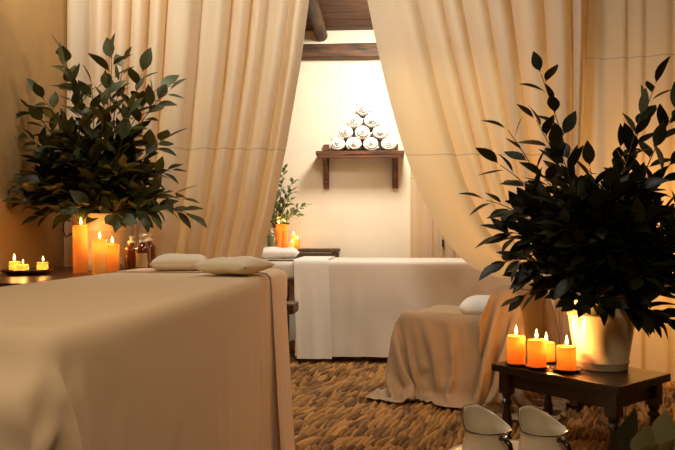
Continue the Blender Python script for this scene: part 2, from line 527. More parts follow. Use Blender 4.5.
# ------------------------------------------------------------------ draped cloth over a block
def drape(hx, hy, ztop, zbot, rc, er, flare, amp, nfold, seed, corner=0.0, corners=((1, -1),), open_end=False, topfn=None, extra=None, rows=26, step=0.02, cornerflare=0.0, zcurve=None):
    """cloth over a box of half sizes hx, hy (long axis y): top, rounded edge er, skirt with folds.
    The outline starts in the middle of the +y end (or at the +y corners if open) and is symmetric."""
    pts = []
    def seg(a, b):
        n = max(2, int((Vector(b) - Vector(a)).length / step))
        nrm = Vector((b[1] - a[1], -(b[0] - a[0]))).normalized()
        return [(Vector(a).lerp(Vector(b), i / n), nrm) for i in range(n)]
    def arc(c, a0, a1):
        n = max(4, int(rc * abs(a1 - a0) / step * 2.5))
        return [(Vector((c[0] + rc * math.cos(a0 + (a1 - a0) * i / n), c[1] + rc * math.sin(a0 + (a1 - a0) * i / n))), Vector((math.cos(a0 + (a1 - a0) * i / n), math.sin(a0 + (a1 - a0) * i / n)))) for i in range(n)]
    ix, iy = hx - rc, hy - rc
    # right half going from +y end to -y end, mirrored later
    half = []
    if open_end:
        half += [(p, Vector((1, 0))) for p, _ in seg((hx, hy), (hx, -iy))]
    else:
        half += [(p, Vector((0, 1))) for p, _ in seg((0.0001, hy), (ix, hy))]
        half += arc((ix, iy), PI / 2, 0)
        half += [(p, Vector((1, 0))) for p, _ in seg((hx, iy), (hx, -iy))]
    half += arc((ix, -iy), 0, -PI / 2)
    half += [(p, Vector((0, -1))) for p, _ in seg((ix, -hy), (0.0001, -hy))]
    out = half + [(Vector((-p.x, p.y)), Vector((-n.x, n.y))) for p, n in reversed(half)]
    N = len(out)
    # running length
    acc = [0.0]
    for i in range(1, N): acc.append(acc[-1] + (out[i][0] - out[i - 1][0]).length)
    tot = acc[-1]
    rings = []
    H = ztop - zbot
    for j in range(rows + 5):
        ring = []
        for i, (p, n) in enumerate(out):
            tz = topfn(p.x, p.y) if topfn else 0.0
            if j < 5:      # rounded edge
                a = j / 4 * PI / 2
                off = er * (math.sin(a) - 1); z = ztop + tz - er * (1 - math.cos(a)); dd = 0
            else:
                dd = ((j - 4) / rows)
                off = 0; z = ztop + tz - er - (H + tz - er) * dd
            s = acc[i] / tot
            ph = s * nfold + 0.8 * nz(s * nfold * 0.4, seed) + 0.25 * nz(s * nfold, seed + 2) + 0.10 * dd * nz(s * 9, seed + 5)
            wv = 0.5 + 0.5 * math.sin(2 * PI * ph)
            wv = wv ** 1.3 * (0.55 + 0.8 * abs(nz(s * nfold * 0.35, seed + 11)))
            cb = 0.0
            for cx_, cy_ in corners:
                cb = max(cb, math.exp(-(((p.x - cx_ * hx) ** 2 + (p.y - cy_ * hy) ** 2) / 0.16 ** 2)))
            g = dd ** 0.75
            off += flare * dd + amp * g * wv + (corner * wv + cornerflare) * cb * dd ** 0.6
            off += 0.012 * g * nz(s * 40, dd * 2.5, seed)
            q = Vector((p.x + n.x * off, p.y + n.y * off, z))
            if extra: q = extra(q, p, n, dd, j)
            if zcurve and j > 4: q.z += zcurve(s) * dd
            ring.append(q)
        rings.append(ring)
    bm = bmesh.new()
    vs = add_grid(bm, rings, closed=not open_end)
    # top surface: bridge mirrored points
    top = vs[0]; prev = None
    K = 16
    for i in range(N // 2):
        a, b = top[i], top[N - 1 - i]
        rowv = [a]
        for k in range(1, K):
            c = a.co.lerp(b.co, k / K)
            if topfn: c.z = ztop + topfn(c.x, c.y)
            rowv.append(bm.verts.new(c))
        rowv.append(b)
        if prev:
            for k in range(K):
                try: bm.faces.new((prev[k], prev[k + 1], rowv[k + 1], rowv[k]))
                except ValueError: pass
        prev = rowv
    bmesh.ops.remove_doubles(bm, verts=bm.verts[:], dist=0.0004)
    return bm


# ------------------------------------------------------------------ near massage bed
A0 = Vector((-0.485, 0.95, 0)); A1 = Vector((-0.395, 2.98, 0))
BR = math.atan2(-(A1.x - A0.x), A1.y - A0.y)            # bed axis turn
BL = (A1 - A0).length; BW = 0.60; BZ = 0.80
mid = (A0 + A1) / 2; ex = Vector((math.cos(BR), math.sin(BR), 0))
bc = mid - ex * BW / 2
bed = thing('massage_bed', 'near massage bed at left, dark wooden frame and thick mattress under a sheet', 'massage bed', (bc.x, bc.y, 0), BR)
bm = bmesh.new(); add_box(bm, (0, 0, BZ - 0.075), (BW - 0.02, BL, 0.145), None, 0.03); obj('mattress', bm, M['sheet'], bed)
box('frame', (0, 0.01, BZ - 0.17), (BW - 0.03, BL + 0.06, 0.045), M['bed_wood'], bed)
for sx in (-1, 1):
    for sy in (-1, 1):
        box('leg', (sx * (BW / 2 - 0.06), sy * (BL / 2 - 0.08), 0.304), (0.06, 0.06, 0.608), M['bed_wood'], bed)
box('end_rail', (0, BL / 2 + 0.0, BZ - 0.17), (BW + 0.05, 0.14, 0.045), M['bed_wood'], bed, 0.008)
box('foot_rest', (0, -BL / 2, 0.36), (BW - 0.02, 0.165, 0.72), M['bed_wood'], bed)
hy = BL / 2 - 0.26


def sheet_mesh(data):
    """a cloth whose settled folds are stored as heights of a woven grid"""
    import numpy as np
    ny, nx, nums = data
    e = np.array(nums).reshape(3, ny, nx)
    q = e.cumsum(1).cumsum(2) / 1000.0
    bm = bmesh.new()
    add_grid(bm, [[Vector((q[0, j, i], q[1, j, i], q[2, j, i])) for i in range(nx)] for j in range(ny)])
    return bm


BED_CLOTH = (97, 78, [
-600,27,27,27,27,26,28,25,26,-10,26,-12,27,23,17,18,17,16,3,8,-10,-13,8,-5,16,-14,-25,27,27,27,27,27,12,25,25,4,28,27,28,27,28,27,28,27,28,28,18,8,4,-21,-24,13,27,28,1,5,-14,13,26,
-27,17,22,21,25,24,24,5,27,26,15,7,26,27,25,26,24,24,24,7,0,0,-1,0,1,-7,-10,0,36,-29,10,-17,-11,0,-1,0,0,14,-19,11,29,-22,25,-41,22,8,0,0,0,0,-1,8,-4,-32,23,0,0,0,0,0,1,-1,1,-1,0,9,
11,-27,1,-2,8,0,-21,17,-12,30,-3,-8,20,0,-8,-2,0,-22,-18,20,0,0,11,9,-19,-1,-1,-4,0,1,-1,6,0,0,1,-1,-4,-2,11,-17,-14,20,22,-30,-14,0,1,0,-1,3,31,7,-20,-13,5,15,-32,31,-2,-5,-3,0,-2,
6,-19,31,-11,0,0,0,0,0,0,0,0,0,0,0,3,-4,2,-1,4,-1,14,4,-20,4,16,-10,11,0,-5,-5,-15,-17,20,-2,-6,0,1,10,12,-22,-2,-4,0,-1,-1,7,0,-1,0,-1,-4,2,0,17,0,-36,2,10,-16,-1,-1,0,4,0,2,-10,
21,3,-4,10,1,-6,0,0,-1,-3,3,1,2,-10,9,0,0,0,0,0,0,0,0,0,0,0,1,1,-5,6,2,0,3,-5,5,2,-1,-8,16,5,-6,-3,-36,32,-5,-3,-1,-8,0,0,8,16,-7,0,-22,1,-3,7,-1,1,-6,2,2,5,-1,0,10,2,-36,28,0,-34,
1,2,2,1,-1,2,8,6,-6,10,1,-5,-1,-1,0,0,0,0,5,-4,1,0,0,0,0,0,0,0,0,0,0,0,2,0,-1,5,-1,-1,2,-7,12,-1,-1,5,3,-1,9,-26,27,-43,2,4,2,8,-7,1,-1,7,7,4,-4,-19,-9,7,1,-4,2,-1,5,-1,1,0,3,6,-1,
2,-6,6,-37,3,2,1,-13,15,1,18,-15,8,2,-5,-2,2,-1,-1,1,0,-4,5,0,0,0,0,0,0,0,0,0,0,0,0,1,2,-1,4,1,1,-3,9,-3,-1,-8,13,-1,2,6,-11,-27,7,2,-4,4,-1,4,-4,1,-2,2,4,-24,3,8,7,-2,1,3,0,0,1,0,
-1,1,-6,21,-48,25,-10,17,-21,0,-2,9,9,-23,16,-3,7,10,-12,1,-1,0,0,-1,0,-1,2,1,0,0,0,0,0,0,0,0,0,0,0,0,2,1,3,0,-1,-5,8,3,0,5,0,-1,-1,-10,1,-1,21,-36,3,-2,1,1,1,-3,1,2,0,0,-14,3,7,1,
2,0,0,0,0,-1,1,0,4,-21,5,-12,17,10,-1,-25,2,8,-5,-2,-3,8,2,7,-2,4,-1,-3,-4,0,0,0,2,0,0,0,0,1,-1,0,0,0,0,0,0,1,0,1,5,-1,-1,2,0,3,3,1,2,1,-6,-16,9,24,-13,-8,-19,1,0,-1,1,2,0,1,0,14,
-14,3,10,0,-1,0,0,0,0,1,-1,0,6,-6,0,-7,-8,12,2,4,-23,0,4,6,-13,17,-7,7,-1,1,-9,-1,6,1,-3,1,2,0,0,0,0,0,0,0,0,0,0,0,0,0,7,-3,2,1,-3,3,-1,5,1,1,3,-4,-12,-12,31,-9,-2,7,-20,-5,0,2,1,
-1,0,-1,-17,38,0,-26,10,0,1,-1,0,0,0,0,0,-17,-19,30,9,-4,-4,-21,21,-2,-4,-10,2,7,1,-2,-7,13,0,-1,-1,-4,2,-1,-1,1,2,0,0,1,-1,0,0,0,0,0,0,-1,1,0,4,0,3,-1,0,1,-2,6,1,0,-2,0,-18,31,-34,
-6,2,3,12,-6,-2,-1,0,1,0,-13,17,-5,35,1,10,0,0,1,0,-1,0,0,-3,-25,34,-30,13,15,-7,-10,-12,18,0,-11,-3,7,2,-1,-5,7,4,-1,0,-3,0,-1,-2,2,2,1,-1,0,0,0,0,0,0,0,0,0,0,0,5,-1,2,0,0,1,-2,6,
0,-2,-1,-4,12,-30,0,3,1,6,16,2,0,-5,-3,-4,-1,-6,-4,-10,-6,-2,27,-17,0,0,-1,1,0,-5,-6,9,-19,27,-17,-4,21,-11,-16,2,15,-9,-7,4,10,-8,-1,2,6,-1,-12,9,0,-2,0,2,1,0,0,0,0,0,0,0,0,0,0,0,
0,0,4,0,3,0,-1,1,-7,12,-2,-1,-4,-9,-10,-2,5,1,7,16,-1,3,-2,2,0,-5,-8,-14,5,16,-37,5,12,-11,0,2,2,1,0,-4,-7,11,7,-19,16,0,-12,18,-15,-16,13,8,-14,-2,7,-6,12,-9,9,0,-8,4,0,-1,-2,3,1,
0,0,0,0,0,0,0,0,0,0,0,0,0,4,0,3,-1,1,0,0,3,-2,-1,-6,-11,-5,2,0,11,15,-5,6,3,-1,0,-36,0,-3,25,-6,-10,14,-7,30,-15,-5,-12,-5,-1,-2,-11,9,6,12,12,-4,-5,4,-12,13,-20,-8,17,-4,-10,5,9,
-6,-8,14,1,-7,2,0,-1,-2,4,0,0,0,0,0,0,0,0,0,0,0,0,0,0,4,0,2,-1,2,0,2,0,-1,-5,-8,-8,-1,2,9,14,-4,5,5,-1,1,-27,32,-1,-37,8,2,1,17,-22,22,-1,-33,5,5,-5,-7,10,-4,-13,7,15,6,10,-7,4,-10,
3,-18,0,16,-13,-1,5,-5,5,11,-8,-2,2,-1,0,-2,4,0,0,0,0,0,0,0,0,0,0,0,0,-1,0,5,0,3,-1,1,-1,3,-1,-3,-6,-9,-4,0,9,17,-5,4,8,-1,0,-22,25,-5,-30,37,-32,-7,-10,-1,30,21,1,-7,-19,-5,-12,-1,
2,2,19,-23,7,14,5,14,-6,2,-3,-8,-17,10,2,-9,5,4,-1,-1,6,-3,-2,2,0,0,1,0,0,0,0,0,0,0,0,1,-1,0,0,0,0,3,2,2,-1,2,-4,6,-3,-5,-8,-7,-1,7,18,-2,0,9,-1,0,-19,22,-7,-32,18,-23,6,-5,-4,-1,0,
19,1,0,-16,0,-1,-20,-4,2,0,25,-25,3,17,4,13,-4,0,-4,-12,-12,18,-12,0,-2,9,-3,1,3,-1,-1,0,0,2,0,0,0,0,0,0,1,-1,0,0,0,0,0,0,4,0,3,0,0,1,0,-4,-6,-7,-5,5,18,2,-5,10,1,-2,-16,18,-14,-24,
7,-12,11,-8,-4,-1,1,0,-9,27,3,2,-30,-2,17,-25,-4,1,0,20,-16,-2,18,5,14,-4,-2,-5,-16,-1,6,-8,14,-12,4,2,3,-2,0,0,1,1,0,0,0,0,1,-1,0,0,0,0,0,0,0,0,3,1,3,0,0,2,-3,-5,-7,-7,2,17,6,-6,7,
4,-5,-11,14,-20,-20,1,-1,4,-3,9,-11,-1,0,0,20,-34,34,5,0,-13,-18,19,-30,-3,-1,1,16,-4,-12,18,8,14,-3,-5,-7,-17,14,-9,1,3,-2,-1,7,-3,1,0,0,1,0,0,0,0,0,0,0,0,0,0,0,0,0,-1,3,3,2,0,-1,
2,-4,-7,-6,-4,14,12,-6,1,7,-4,-4,5,-26,-11,2,7,12,-5,-9,-6,0,-3,-1,0,-18,41,-4,4,-2,4,0,-18,2,-27,6,-9,-1,7,8,-13,14,12,13,0,-7,-12,-13,16,-13,11,-8,1,5,-1,0,0,2,0,0,0,1,-1,0,0,0,0,
0,0,0,0,0,1,2,2,1,2,0,-1,-7,-7,-4,6,21,-7,-6,11,-2,-11,1,-23,-3,4,3,2,-10,0,0,0,0,-2,0,25,22,-1,-9,10,0,-7,-2,5,5,1,-36,-2,-6,-2,3,11,-10,9,16,10,2,-9,-17,-4,3,2,0,-1,6,0,-1,1,0,1,
1,-1,0,0,0,0,0,0,0,0,0,0,-1,1,1,5,1,1,1,-5,-8,-7,-3,32,-8,-13,16,1,-7,-5,-26,3,3,3,-2,-9,0,0,6,3,4,3,23,-11,22,-1,-1,-5,10,-2,-2,-4,0,2,5,-17,-13,-10,-5,0,10,-2,-1,23,7,2,-10,-19,9,
-8,3,1,5,-1,0,0,2,0,0,0,0,0,0,0,0,0,0,0,1,-1,1,-1,0,6,0,2,-2,-6,-8,-5,33,-9,-21,22,3,-9,-19,-10,7,0,-3,-6,0,3,7,10,13,-2,8,11,-14,2,22,-10,-17,10,4,16,-1,-2,-1,1,-1,5,-6,-14,-14,
-10,-4,4,8,-8,28,6,0,-13,-16,3,5,-2,5,0,1,0,1,0,0,0,0,0,0,0,0,0,0,0,0,1,0,0,-1,7,0,-1,-2,-9,-8,30,-6,-26,27,5,-15,-24,4,1,-6,-2,2,5,9,12,-2,7,0,16,1,-1,-1,-9,-27,10,17,-7,1,1,15,11,
4,0,0,-3,0,3,-8,-15,-13,-8,-2,11,-9,30,7,-3,-17,-2,-4,-3,8,1,0,1,1,0,0,0,0,0,0,0,0,0,0,0,0,0,0,0,0,7,0,-1,-4,-12,23,-3,-30,32,6,-27,-13,3,-6,-1,5,7,8,10,-1,1,18,3,-1,0,2,0,1,-1,-20,
-2,-5,0,0,0,0,7,18,14,9,4,1,-4,1,2,-11,-15,-12,-8,7,-2,24,10,-7,-19,3,3,-2,3,-1,0,2,0,0,0,0,0,0,0,0,0,0,0,0,0,1,-1,0,7,0,-2,-8,9,4,-30,35,0,-33,-5,-3,2,6,9,6,3,3,2,11,6,0,2,-1,-2,1,
1,1,1,-21,0,0,-3,-2,1,2,4,-4,3,9,13,13,8,3,-2,1,-2,-12,-14,-13,-4,4,20,16,-17,-12,1,3,3,0,1,1,0,0,0,0,0,0,0,0,0,0,1,-1,0,0,1,0,7,-1,-8,-4,17,-33,38,-11,-30,-1,3,7,9,5,1,3,6,10,6,1,
-4,-2,-2,6,2,-1,1,0,-1,-12,-10,6,4,15,-15,-5,-7,-1,0,0,2,1,12,14,12,8,1,0,-5,-11,-18,-10,3,17,20,-26,-3,5,1,0,1,1,0,0,0,0,0,0,0,0,1,-1,0,0,1,-1,0,1,5,-4,-2,15,-35,38,-23,-19,4,9,7,
4,1,4,8,8,4,-3,-2,0,4,1,0,-3,-3,-8,0,-6,1,27,1,-1,-3,-21,16,-9,-7,-9,-6,-6,-6,1,-2,2,7,12,14,10,6,-1,-3,-20,-15,-4,15,16,-22,3,1,1,1,2,0,0,0,0,0,0,0,0,0,0,0,0,0,0,1,1,5,1,7,-37,36,
-30,-7,11,9,3,2,6,8,7,3,0,0,2,-2,-9,-7,-7,-4,-3,1,15,-2,1,-8,26,-2,-1,0,3,-6,1,-4,2,-6,-4,-5,-9,-8,-8,-3,-1,3,12,11,12,5,4,-12,-17,-11,16,2,-5,4,0,0,0,1,-1,1,-1,1,0,0,0,0,0,0,1,-1,
1,0,0,-1,4,-20,16,1,2,-4,1,4,7,8,5,1,0,0,0,0,-5,-3,3,0,-1,-5,-5,-10,-16,-8,-3,-1,-8,17,0,-2,1,0,6,7,-1,2,1,0,0,-2,-6,-15,-10,-6,-6,2,8,9,12,9,-6,2,-29,20,0,-3,-2,0,0,-1,1,0,0,0,0,0,
0,0,0,0,0,0,0,-1,-1,-2,1,4,0,-1,-11,19,8,5,4,1,0,-1,-3,-5,-8,-7,-6,-6,-6,-6,-4,-2,-1,2,2,0,-3,0,16,-25,-15,5,-4,-1,0,1,2,3,3,4,4,6,12,4,-3,-9,-6,-8,-8,0,2,11,15,-16,26,-20,1,-1,0,0,
0,1,0,-1,1,0,0,0,0,0,0,0,0,1,-1,0,0,1,-2,-4,20,-27,32,4,0,0,-6,-7,-8,-10,-9,-7,-3,-3,0,2,2,1,1,0,0,-2,-3,-2,0,1,-12,2,29,-2,8,2,1,-1,-1,-1,-3,-3,-2,-5,-9,2,2,4,-1,-1,-4,-6,-6,-9,-1,
11,-6,10,-2,1,2,1,0,-1,0,1,0,0,-1,1,0,0,1,-1,0,0,1,1,2,0,-14,23,-9,13,-10,-9,-7,-9,-4,-3,-3,3,2,2,1,-1,-2,-3,-1,0,-1,1,-1,0,0,1,-1,0,-12,4,-11,7,2,3,3,3,8,1,3,1,1,2,2,2,3,3,1,0,1,0,
1,-1,-4,-3,-5,-17,-6,6,0,1,0,1,0,0,0,-1,1,0,0,0,0,1,0,0,0,0,0,5,5,-25,-8,-4,-2,1,0,1,0,-1,0,0,2,1,6,5,4,3,1,2,1,-1,1,-1,-4,-5,-4,-6,27,1,-4,-8,-7,-5,-5,-4,-10,-3,-3,-2,-1,-1,0,0,0,
-1,1,1,2,2,1,3,4,5,7,2,0,-3,2,-1,0,0,0,0,0,1,-1,0,0,0,-1,0,0,0,0,1,0,-2,1,1,-1,5,-4,-3,-1,-1,-1,0,0,-2,-3,-2,-7,-3,-3,-1,0,-1,0,2,2,4,7,9,6,6,28,0,-2,-5,-1,1,2,-5,3,3,2,2,0,1,0,0,
-1,-1,-1,-1,-2,-2,-2,-3,-4,-3,-9,2,-3,6,-2,0,-1,0,-1,0,-1,0,0,0,-1,0,0,0,-1,0,-1,-1,-1,5,-1,1,6,-2,6,4,2,2,1,2,1,1,1,1,0,0,0,0,-1,-1,-1,-2,-4,-4,-5,-12,-6,-1,-1,-5,-3,-1,-7,-2,-2,9,
3,1,-3,-1,0,-1,-1,0,0,1,0,1,1,1,1,2,2,-1,2,5,-1,0,0,0,0,0,0,0,0,0,0,0,0,0,0,0,0,0,0,0,0,0,-1,2,-9,-5,-2,-2,-1,-1,0,-1,0,-1,0,0,0,0,0,0,0,0,0,1,1,2,2,10,-2,0,-25,2,2,3,9,2,2,-2,-2,0,
3,2,1,2,2,3,2,1,2,1,0,0,0,-1,0,-1,-5,-3,0,0,0,0,0,0,0,0,0,0,0,0,0,0,0,0,0,0,0,0,0,0,0,-1,2,1,-1,-1,0,-1,-1,0,-1,0,0,0,0,-1,1,-1,0,-1,0,-2,0,-2,-1,-4,6,2,8,1,2,3,1,1,0,1,0,0,1,-1,0,
-1,-1,-2,-1,-2,-2,-2,-2,0,-1,0,-2,-1,1,-1,0,0,0,0,0,0,0,0,0,0,0,0,0,0,0,0,0,0,0,0,0,0,0,1,-2,0,0,0,0,0,0,0,0,1,0,-1,1,0,0,0,0,2,0,1,-1,1,0,0,0,-4,10,2,1,-1,-1,-1,-1,-1,-1,-1,-1,-1,
-1,-2,-1,-1,0,0,0,1,1,-1,1,-1,0,0,0,0,-1,1,0,0,0,0,0,0,0,0,0,0,0,0,0,0,0,0,0,0,0,0,0,0,1,-1,0,-1,-1,0,1,-1,0,-1,-2,0,-1,0,0,1,0,0,1,1,1,1,0,1,0,0,6,-1,-1,-1,-1,-1,0,-1,0,0,0,1,0,2,
0,-1,-1,0,0,-1,0,0,-1,1,0,0,0,0,0,0,0,0,0,0,0,0,0,0,0,0,0,0,0,0,0,0,0,0,0,1,-1,0,0,0,0,1,0,1,-1,0,0,0,0,0,-1,0,-1,-1,0,0,-1,0,1,-1,1,1,0,1,3,1,-1,-1,1,0,1,0,-1,-1,-2,-1,1,-1,0,1,0,
0,0,0,0,0,0,0,0,0,0,-1,1,0,0,0,0,0,0,0,0,0,0,0,0,0,0,0,0,0,0,0,0,0,1,-1,0,0,0,0,2,0,1,1,1,0,0,0,1,-1,0,0,-1,-2,-1,-2,-1,1,0,-1,1,0,1,-1,1,-1,-1,-1,-1,1,0,0,0,0,-1,0,0,0,1,1,1,0,0,0,
0,-1,1,0,0,0,0,0,0,0,0,0,0,0,0,0,0,0,0,0,0,0,0,0,0,0,0,0,0,-1,1,0,0,0,-2,-2,-1,-1,-1,0,2,1,1,2,0,1,2,2,0,0,-2,-1,-1,0,0,0,-1,-1,1,3,1,-1,0,-1,1,0,2,0,0,0,0,0,-1,-2,-1,0,0,0,0,0,0,0,
0,-1,1,0,0,0,0,0,0,0,0,0,0,0,0,0,0,0,0,0,0,0,0,0,0,0,-1,1,0,0,0,1,-1,0,0,0,-1,-1,-1,-1,1,-1,0,0,2,1,3,-1,-1,-1,2,-1,-3,1,-3,0,3,4,0,-1,-1,0,0,0,0,0,0,0,-1,1,0,0,0,0,0,0,0,0,0,0,0,0,
0,0,0,0,0,0,0,0,0,0,0,0,0,0,0,0,0,0,0,0,1,-1,0,0,0,0,0,1,2,1,0,0,0,0,0,0,-1,-1,-2,-1,-1,1,-1,0,0,1,1,0,1,-3,4,-3,-4,-1,-1,0,-1,0,0,1,1,1,0,1,2,1,0,1,0,0,0,0,0,0,0,0,0,0,0,0,0,0,0,0,
0,0,0,0,0,0,0,0,0,0,0,0,0,0,0,0,0,0,0,0,0,-1,-1,-1,0,0,-1,0,0,1,0,2,2,0,1,0,-3,3,0,0,-4,2,0,0,1,0,1,-1,0,0,1,0,0,-1,-1,0,1,-1,0,0,0,0,0,0,0,0,0,0,0,0,-1,1,0,0,0,0,0,0,0,0,0,0,0,0,0,
0,0,0,0,0,0,0,0,0,0,-1,1,0,0,1,0,1,1,1,2,0,0,-1,-1,-1,-2,0,0,0,3,-5,3,-2,0,0,-1,4,-2,4,0,0,1,0,0,1,-1,0,-1,-1,-1,-1,-1,-1,0,-1,1,0,0,0,0,0,0,0,0,0,0,0,0,0,0,0,0,0,0,0,0,0,0,0,0,0,0,
0,0,1,-1,0,0,0,0,0,0,-1,0,-2,-1,-1,0,1,0,0,1,-1,1,0,0,0,1,4,-3,0,1,0,-10,0,3,-1,1,1,0,1,1,-1,-1,0,1,0,1,1,1,1,1,0,0,0,0,0,0,0,0,0,1,-1,0,0,0,0,0,0,0,0,0,0,0,0,0,0,0,0,0,0,0,0,0,0,0,
0,0,0,0,1,-1,0,0,0,0,0,1,-1,0,0,-1,1,-1,0,0,-1,2,0,0,0,0,-1,-8,0,-1,0,1,0,1,2,3,1,2,2,1,0,-1,-1,-1,0,0,0,0,1,-1,0,0,0,0,0,0,0,0,0,0,0,0,0,0,0,0,0,0,0,0,0,0,0,0,0,-1,1,0,0,0,0,0,0,2,
2,1,0,0,-1,-1,2,-1,1,0,-1,0,-2,-1,-1,-1,2,-1,0,-3,0,8,-1,0,0,0,1,-1,-2,-1,-1,-1,-2,-1,1,1,1,1,0,0,0,0,0,0,0,0,0,1,-1,0,0,0,0,0,0,0,0,0,0,0,0,0,0,0,0,0,0,0,0,0,0,0,0,0,0,0,0,-1,-1,
-1,0,-2,-1,0,2,0,1,1,0,0,1,0,1,0,0,1,-1,7,-2,0,2,0,-1,-1,0,-1,2,0,1,-1,-1,-1,-1,-1,-1,-1,1,-1,0,0,0,0,0,0,0,0,0,0,0,0,0,0,0,0,0,0,0,0,0,0,0,0,0,0,0,0,0,0,0,0,0,0,0,0,0,0,1,1,0,1,0,
-1,-5,3,-1,0,0,0,0,0,0,3,-2,1,-2,10,-1,-7,-2,0,0,0,-2,0,-1,-1,0,1,2,0,1,0,0,0,0,0,0,0,0,0,0,0,0,-1,1,0,0,0,0,0,0,0,0,0,0,0,0,0,0,0,0,0,0,0,0,1,-1,0,0,0,0,0,-1,1,1,-5,0,1,2,1,2,-2,0,
-1,1,0,0,1,3,-5,3,-3,1,4,2,1,-2,-2,0,-1,1,2,-1,-1,-1,-1,-1,1,-1,0,0,0,0,0,0,0,0,0,0,0,0,0,0,0,0,0,0,0,0,0,0,0,0,0,0,0,0,0,0,0,0,0,0,0,0,0,0,0,0,0,0,-1,-2,4,0,-1,0,1,1,1,0,1,0,0,0,
-1,-4,2,-2,2,-1,-5,3,2,2,1,0,0,0,-3,0,1,0,0,0,-1,0,0,0,1,-1,0,0,0,0,0,0,0,0,0,0,0,0,0,0,0,0,0,0,0,0,0,0,0,0,0,0,0,0,0,0,0,0,0,0,-1,1,0,0,1,0,1,1,2,-1,0,-1,-1,-1,-1,-1,-1,-1,0,1,0,2,
-1,0,-5,-2,0,1,-2,0,2,0,1,0,1,0,1,1,1,0,1,0,0,0,0,0,0,0,0,0,0,0,0,0,0,0,0,0,0,0,0,0,0,0,0,0,0,0,0,0,0,0,0,0,0,0,0,0,0,0,0,0,-1,0,-2,0,-2,-1,0,0,0,2,1,-1,0,4,-3,1,3,-2,-1,2,-7,1,0,0,
3,1,0,0,1,1,2,2,-1,-1,-1,0,-1,0,0,0,0,0,0,0,0,0,0,0,0,0,0,0,0,0,0,0,0,0,0,0,0,0,0,0,0,0,0,0,0,0,-1,1,0,0,0,0,0,0,0,0,1,-2,0,2,-1,0,0,-1,-1,1,2,-3,4,0,-4,0,2,1,11,-1,-1,-1,0,-1,-1,
-1,-2,-1,-2,-1,0,1,0,0,0,1,-1,0,0,0,0,0,0,0,0,0,0,0,0,0,0,0,0,0,0,0,0,0,0,0,0,0,0,0,0,0,0,0,0,0,0,0,0,0,0,0,0,0,1,1,1,-1,-1,1,0,1,1,0,-2,-1,-2,-2,1,3,0,1,-4,0,3,0,1,2,0,2,1,0,-2,-1,
0,-1,0,0,0,-1,0,0,0,0,0,0,0,0,0,0,0,0,0,0,0,0,0,0,0,0,0,0,0,0,0,0,0,0,0,0,0,0,0,0,0,0,0,0,0,0,0,0,-1,0,-1,-1,1,-1,1,0,0,0,0,0,2,6,0,-2,-1,-1,4,0,-6,0,-1,-1,1,-1,1,-1,1,2,1,-1,0,0,0,
1,0,0,0,0,0,0,0,0,0,0,0,0,0,0,0,0,0,0,0,0,0,0,0,0,0,0,0,0,0,0,0,0,0,0,0,0,0,0,0,0,0,1,0,1,1,2,0,1,0,0,1,0,1,1,0,-4,1,1,1,-1,2,1,4,-1,-1,-2,-2,0,-2,1,0,-3,-1,2,0,1,1,-1,1,0,0,0,0,0,
0,0,0,0,-1,1,0,0,0,0,0,0,0,0,0,0,0,0,0,0,0,0,0,0,0,0,0,0,0,0,0,0,0,0,0,-1,0,0,-1,-1,0,0,-2,-1,-2,0,-1,0,-1,-1,0,0,0,0,-6,1,1,0,3,3,1,-1,0,-1,0,2,1,0,0,-1,-1,-1,-1,0,0,0,0,0,0,0,0,0,
0,0,0,0,0,0,0,0,0,0,0,0,0,0,0,0,0,0,0,0,0,0,1,-1,0,0,0,0,0,0,0,0,0,-1,0,0,0,-1,1,0,0,0,1,0,4,-4,2,-3,0,1,3,-4,-1,0,-2,1,-1,1,1,1,0,-1,-1,-1,0,0,0,2,1,0,1,0,0,0,0,0,0,0,1,-1,0,0,0,0,
0,0,0,0,0,0,0,0,0,0,0,0,0,0,0,-1,1,0,0,0,0,0,0,0,1,0,0,1,0,0,0,0,0,1,1,0,0,-1,-3,4,-2,3,-1,0,0,3,-3,1,-2,-3,1,-1,-1,0,1,1,1,2,1,1,1,-1,-1,-1,0,0,0,0,0,0,0,0,0,0,0,0,0,0,0,0,0,0,0,0,
0,0,0,0,0,0,0,0,0,0,0,0,0,0,1,-1,0,1,0,1,1,0,1,1,1,1,1,-1,0,0,0,1,-1,1,0,0,2,0,1,0,2,-4,2,1,0,2,1,0,-1,-1,-1,-2,-1,-1,0,0,0,1,0,0,1,-1,1,0,0,-1,1,0,0,0,0,0,0,0,0,0,0,0,0,0,0,0,0,0,
0,0,0,0,0,0,0,0,0,0,0,-1,-1,-2,-1,-1,0,-1,1,0,-1,1,-1,1,-1,2,-3,-1,0,0,-1,0,1,-3,0,5,1,1,0,-1,-1,0,0,1,0,0,-1,-1,-1,1,1,0,-1,-1,-1,0,0,0,0,1,-1,0,0,0,0,0,0,0,0,0,0,0,0,0,0,0,0,0,0,
0,0,0,0,0,0,0,-1,0,0,0,0,1,0,0,0,1,-1,0,0,-1,0,-2,0,-3,3,0,0,0,0,0,-2,1,1,0,-2,-1,0,0,0,0,0,-1,0,0,1,1,1,-1,0,1,0,1,0,0,0,0,0,0,1,-1,0,0,0,0,0,0,0,0,0,0,0,0,0,0,0,0,0,0,0,0,0,0,0,1,
1,1,1,2,0,1,0,1,0,0,1,0,0,0,1,1,1,1,1,0,-1,-1,-1,-2,-4,1,-1,-2,0,-1,0,0,0,0,1,-1,0,0,-1,1,0,2,0,1,1,1,1,1,0,0,0,0,0,0,0,0,0,0,0,0,0,0,0,0,0,0,0,0,0,0,0,0,0,0,0,0,0,0,0,0,-1,-1,1,0,
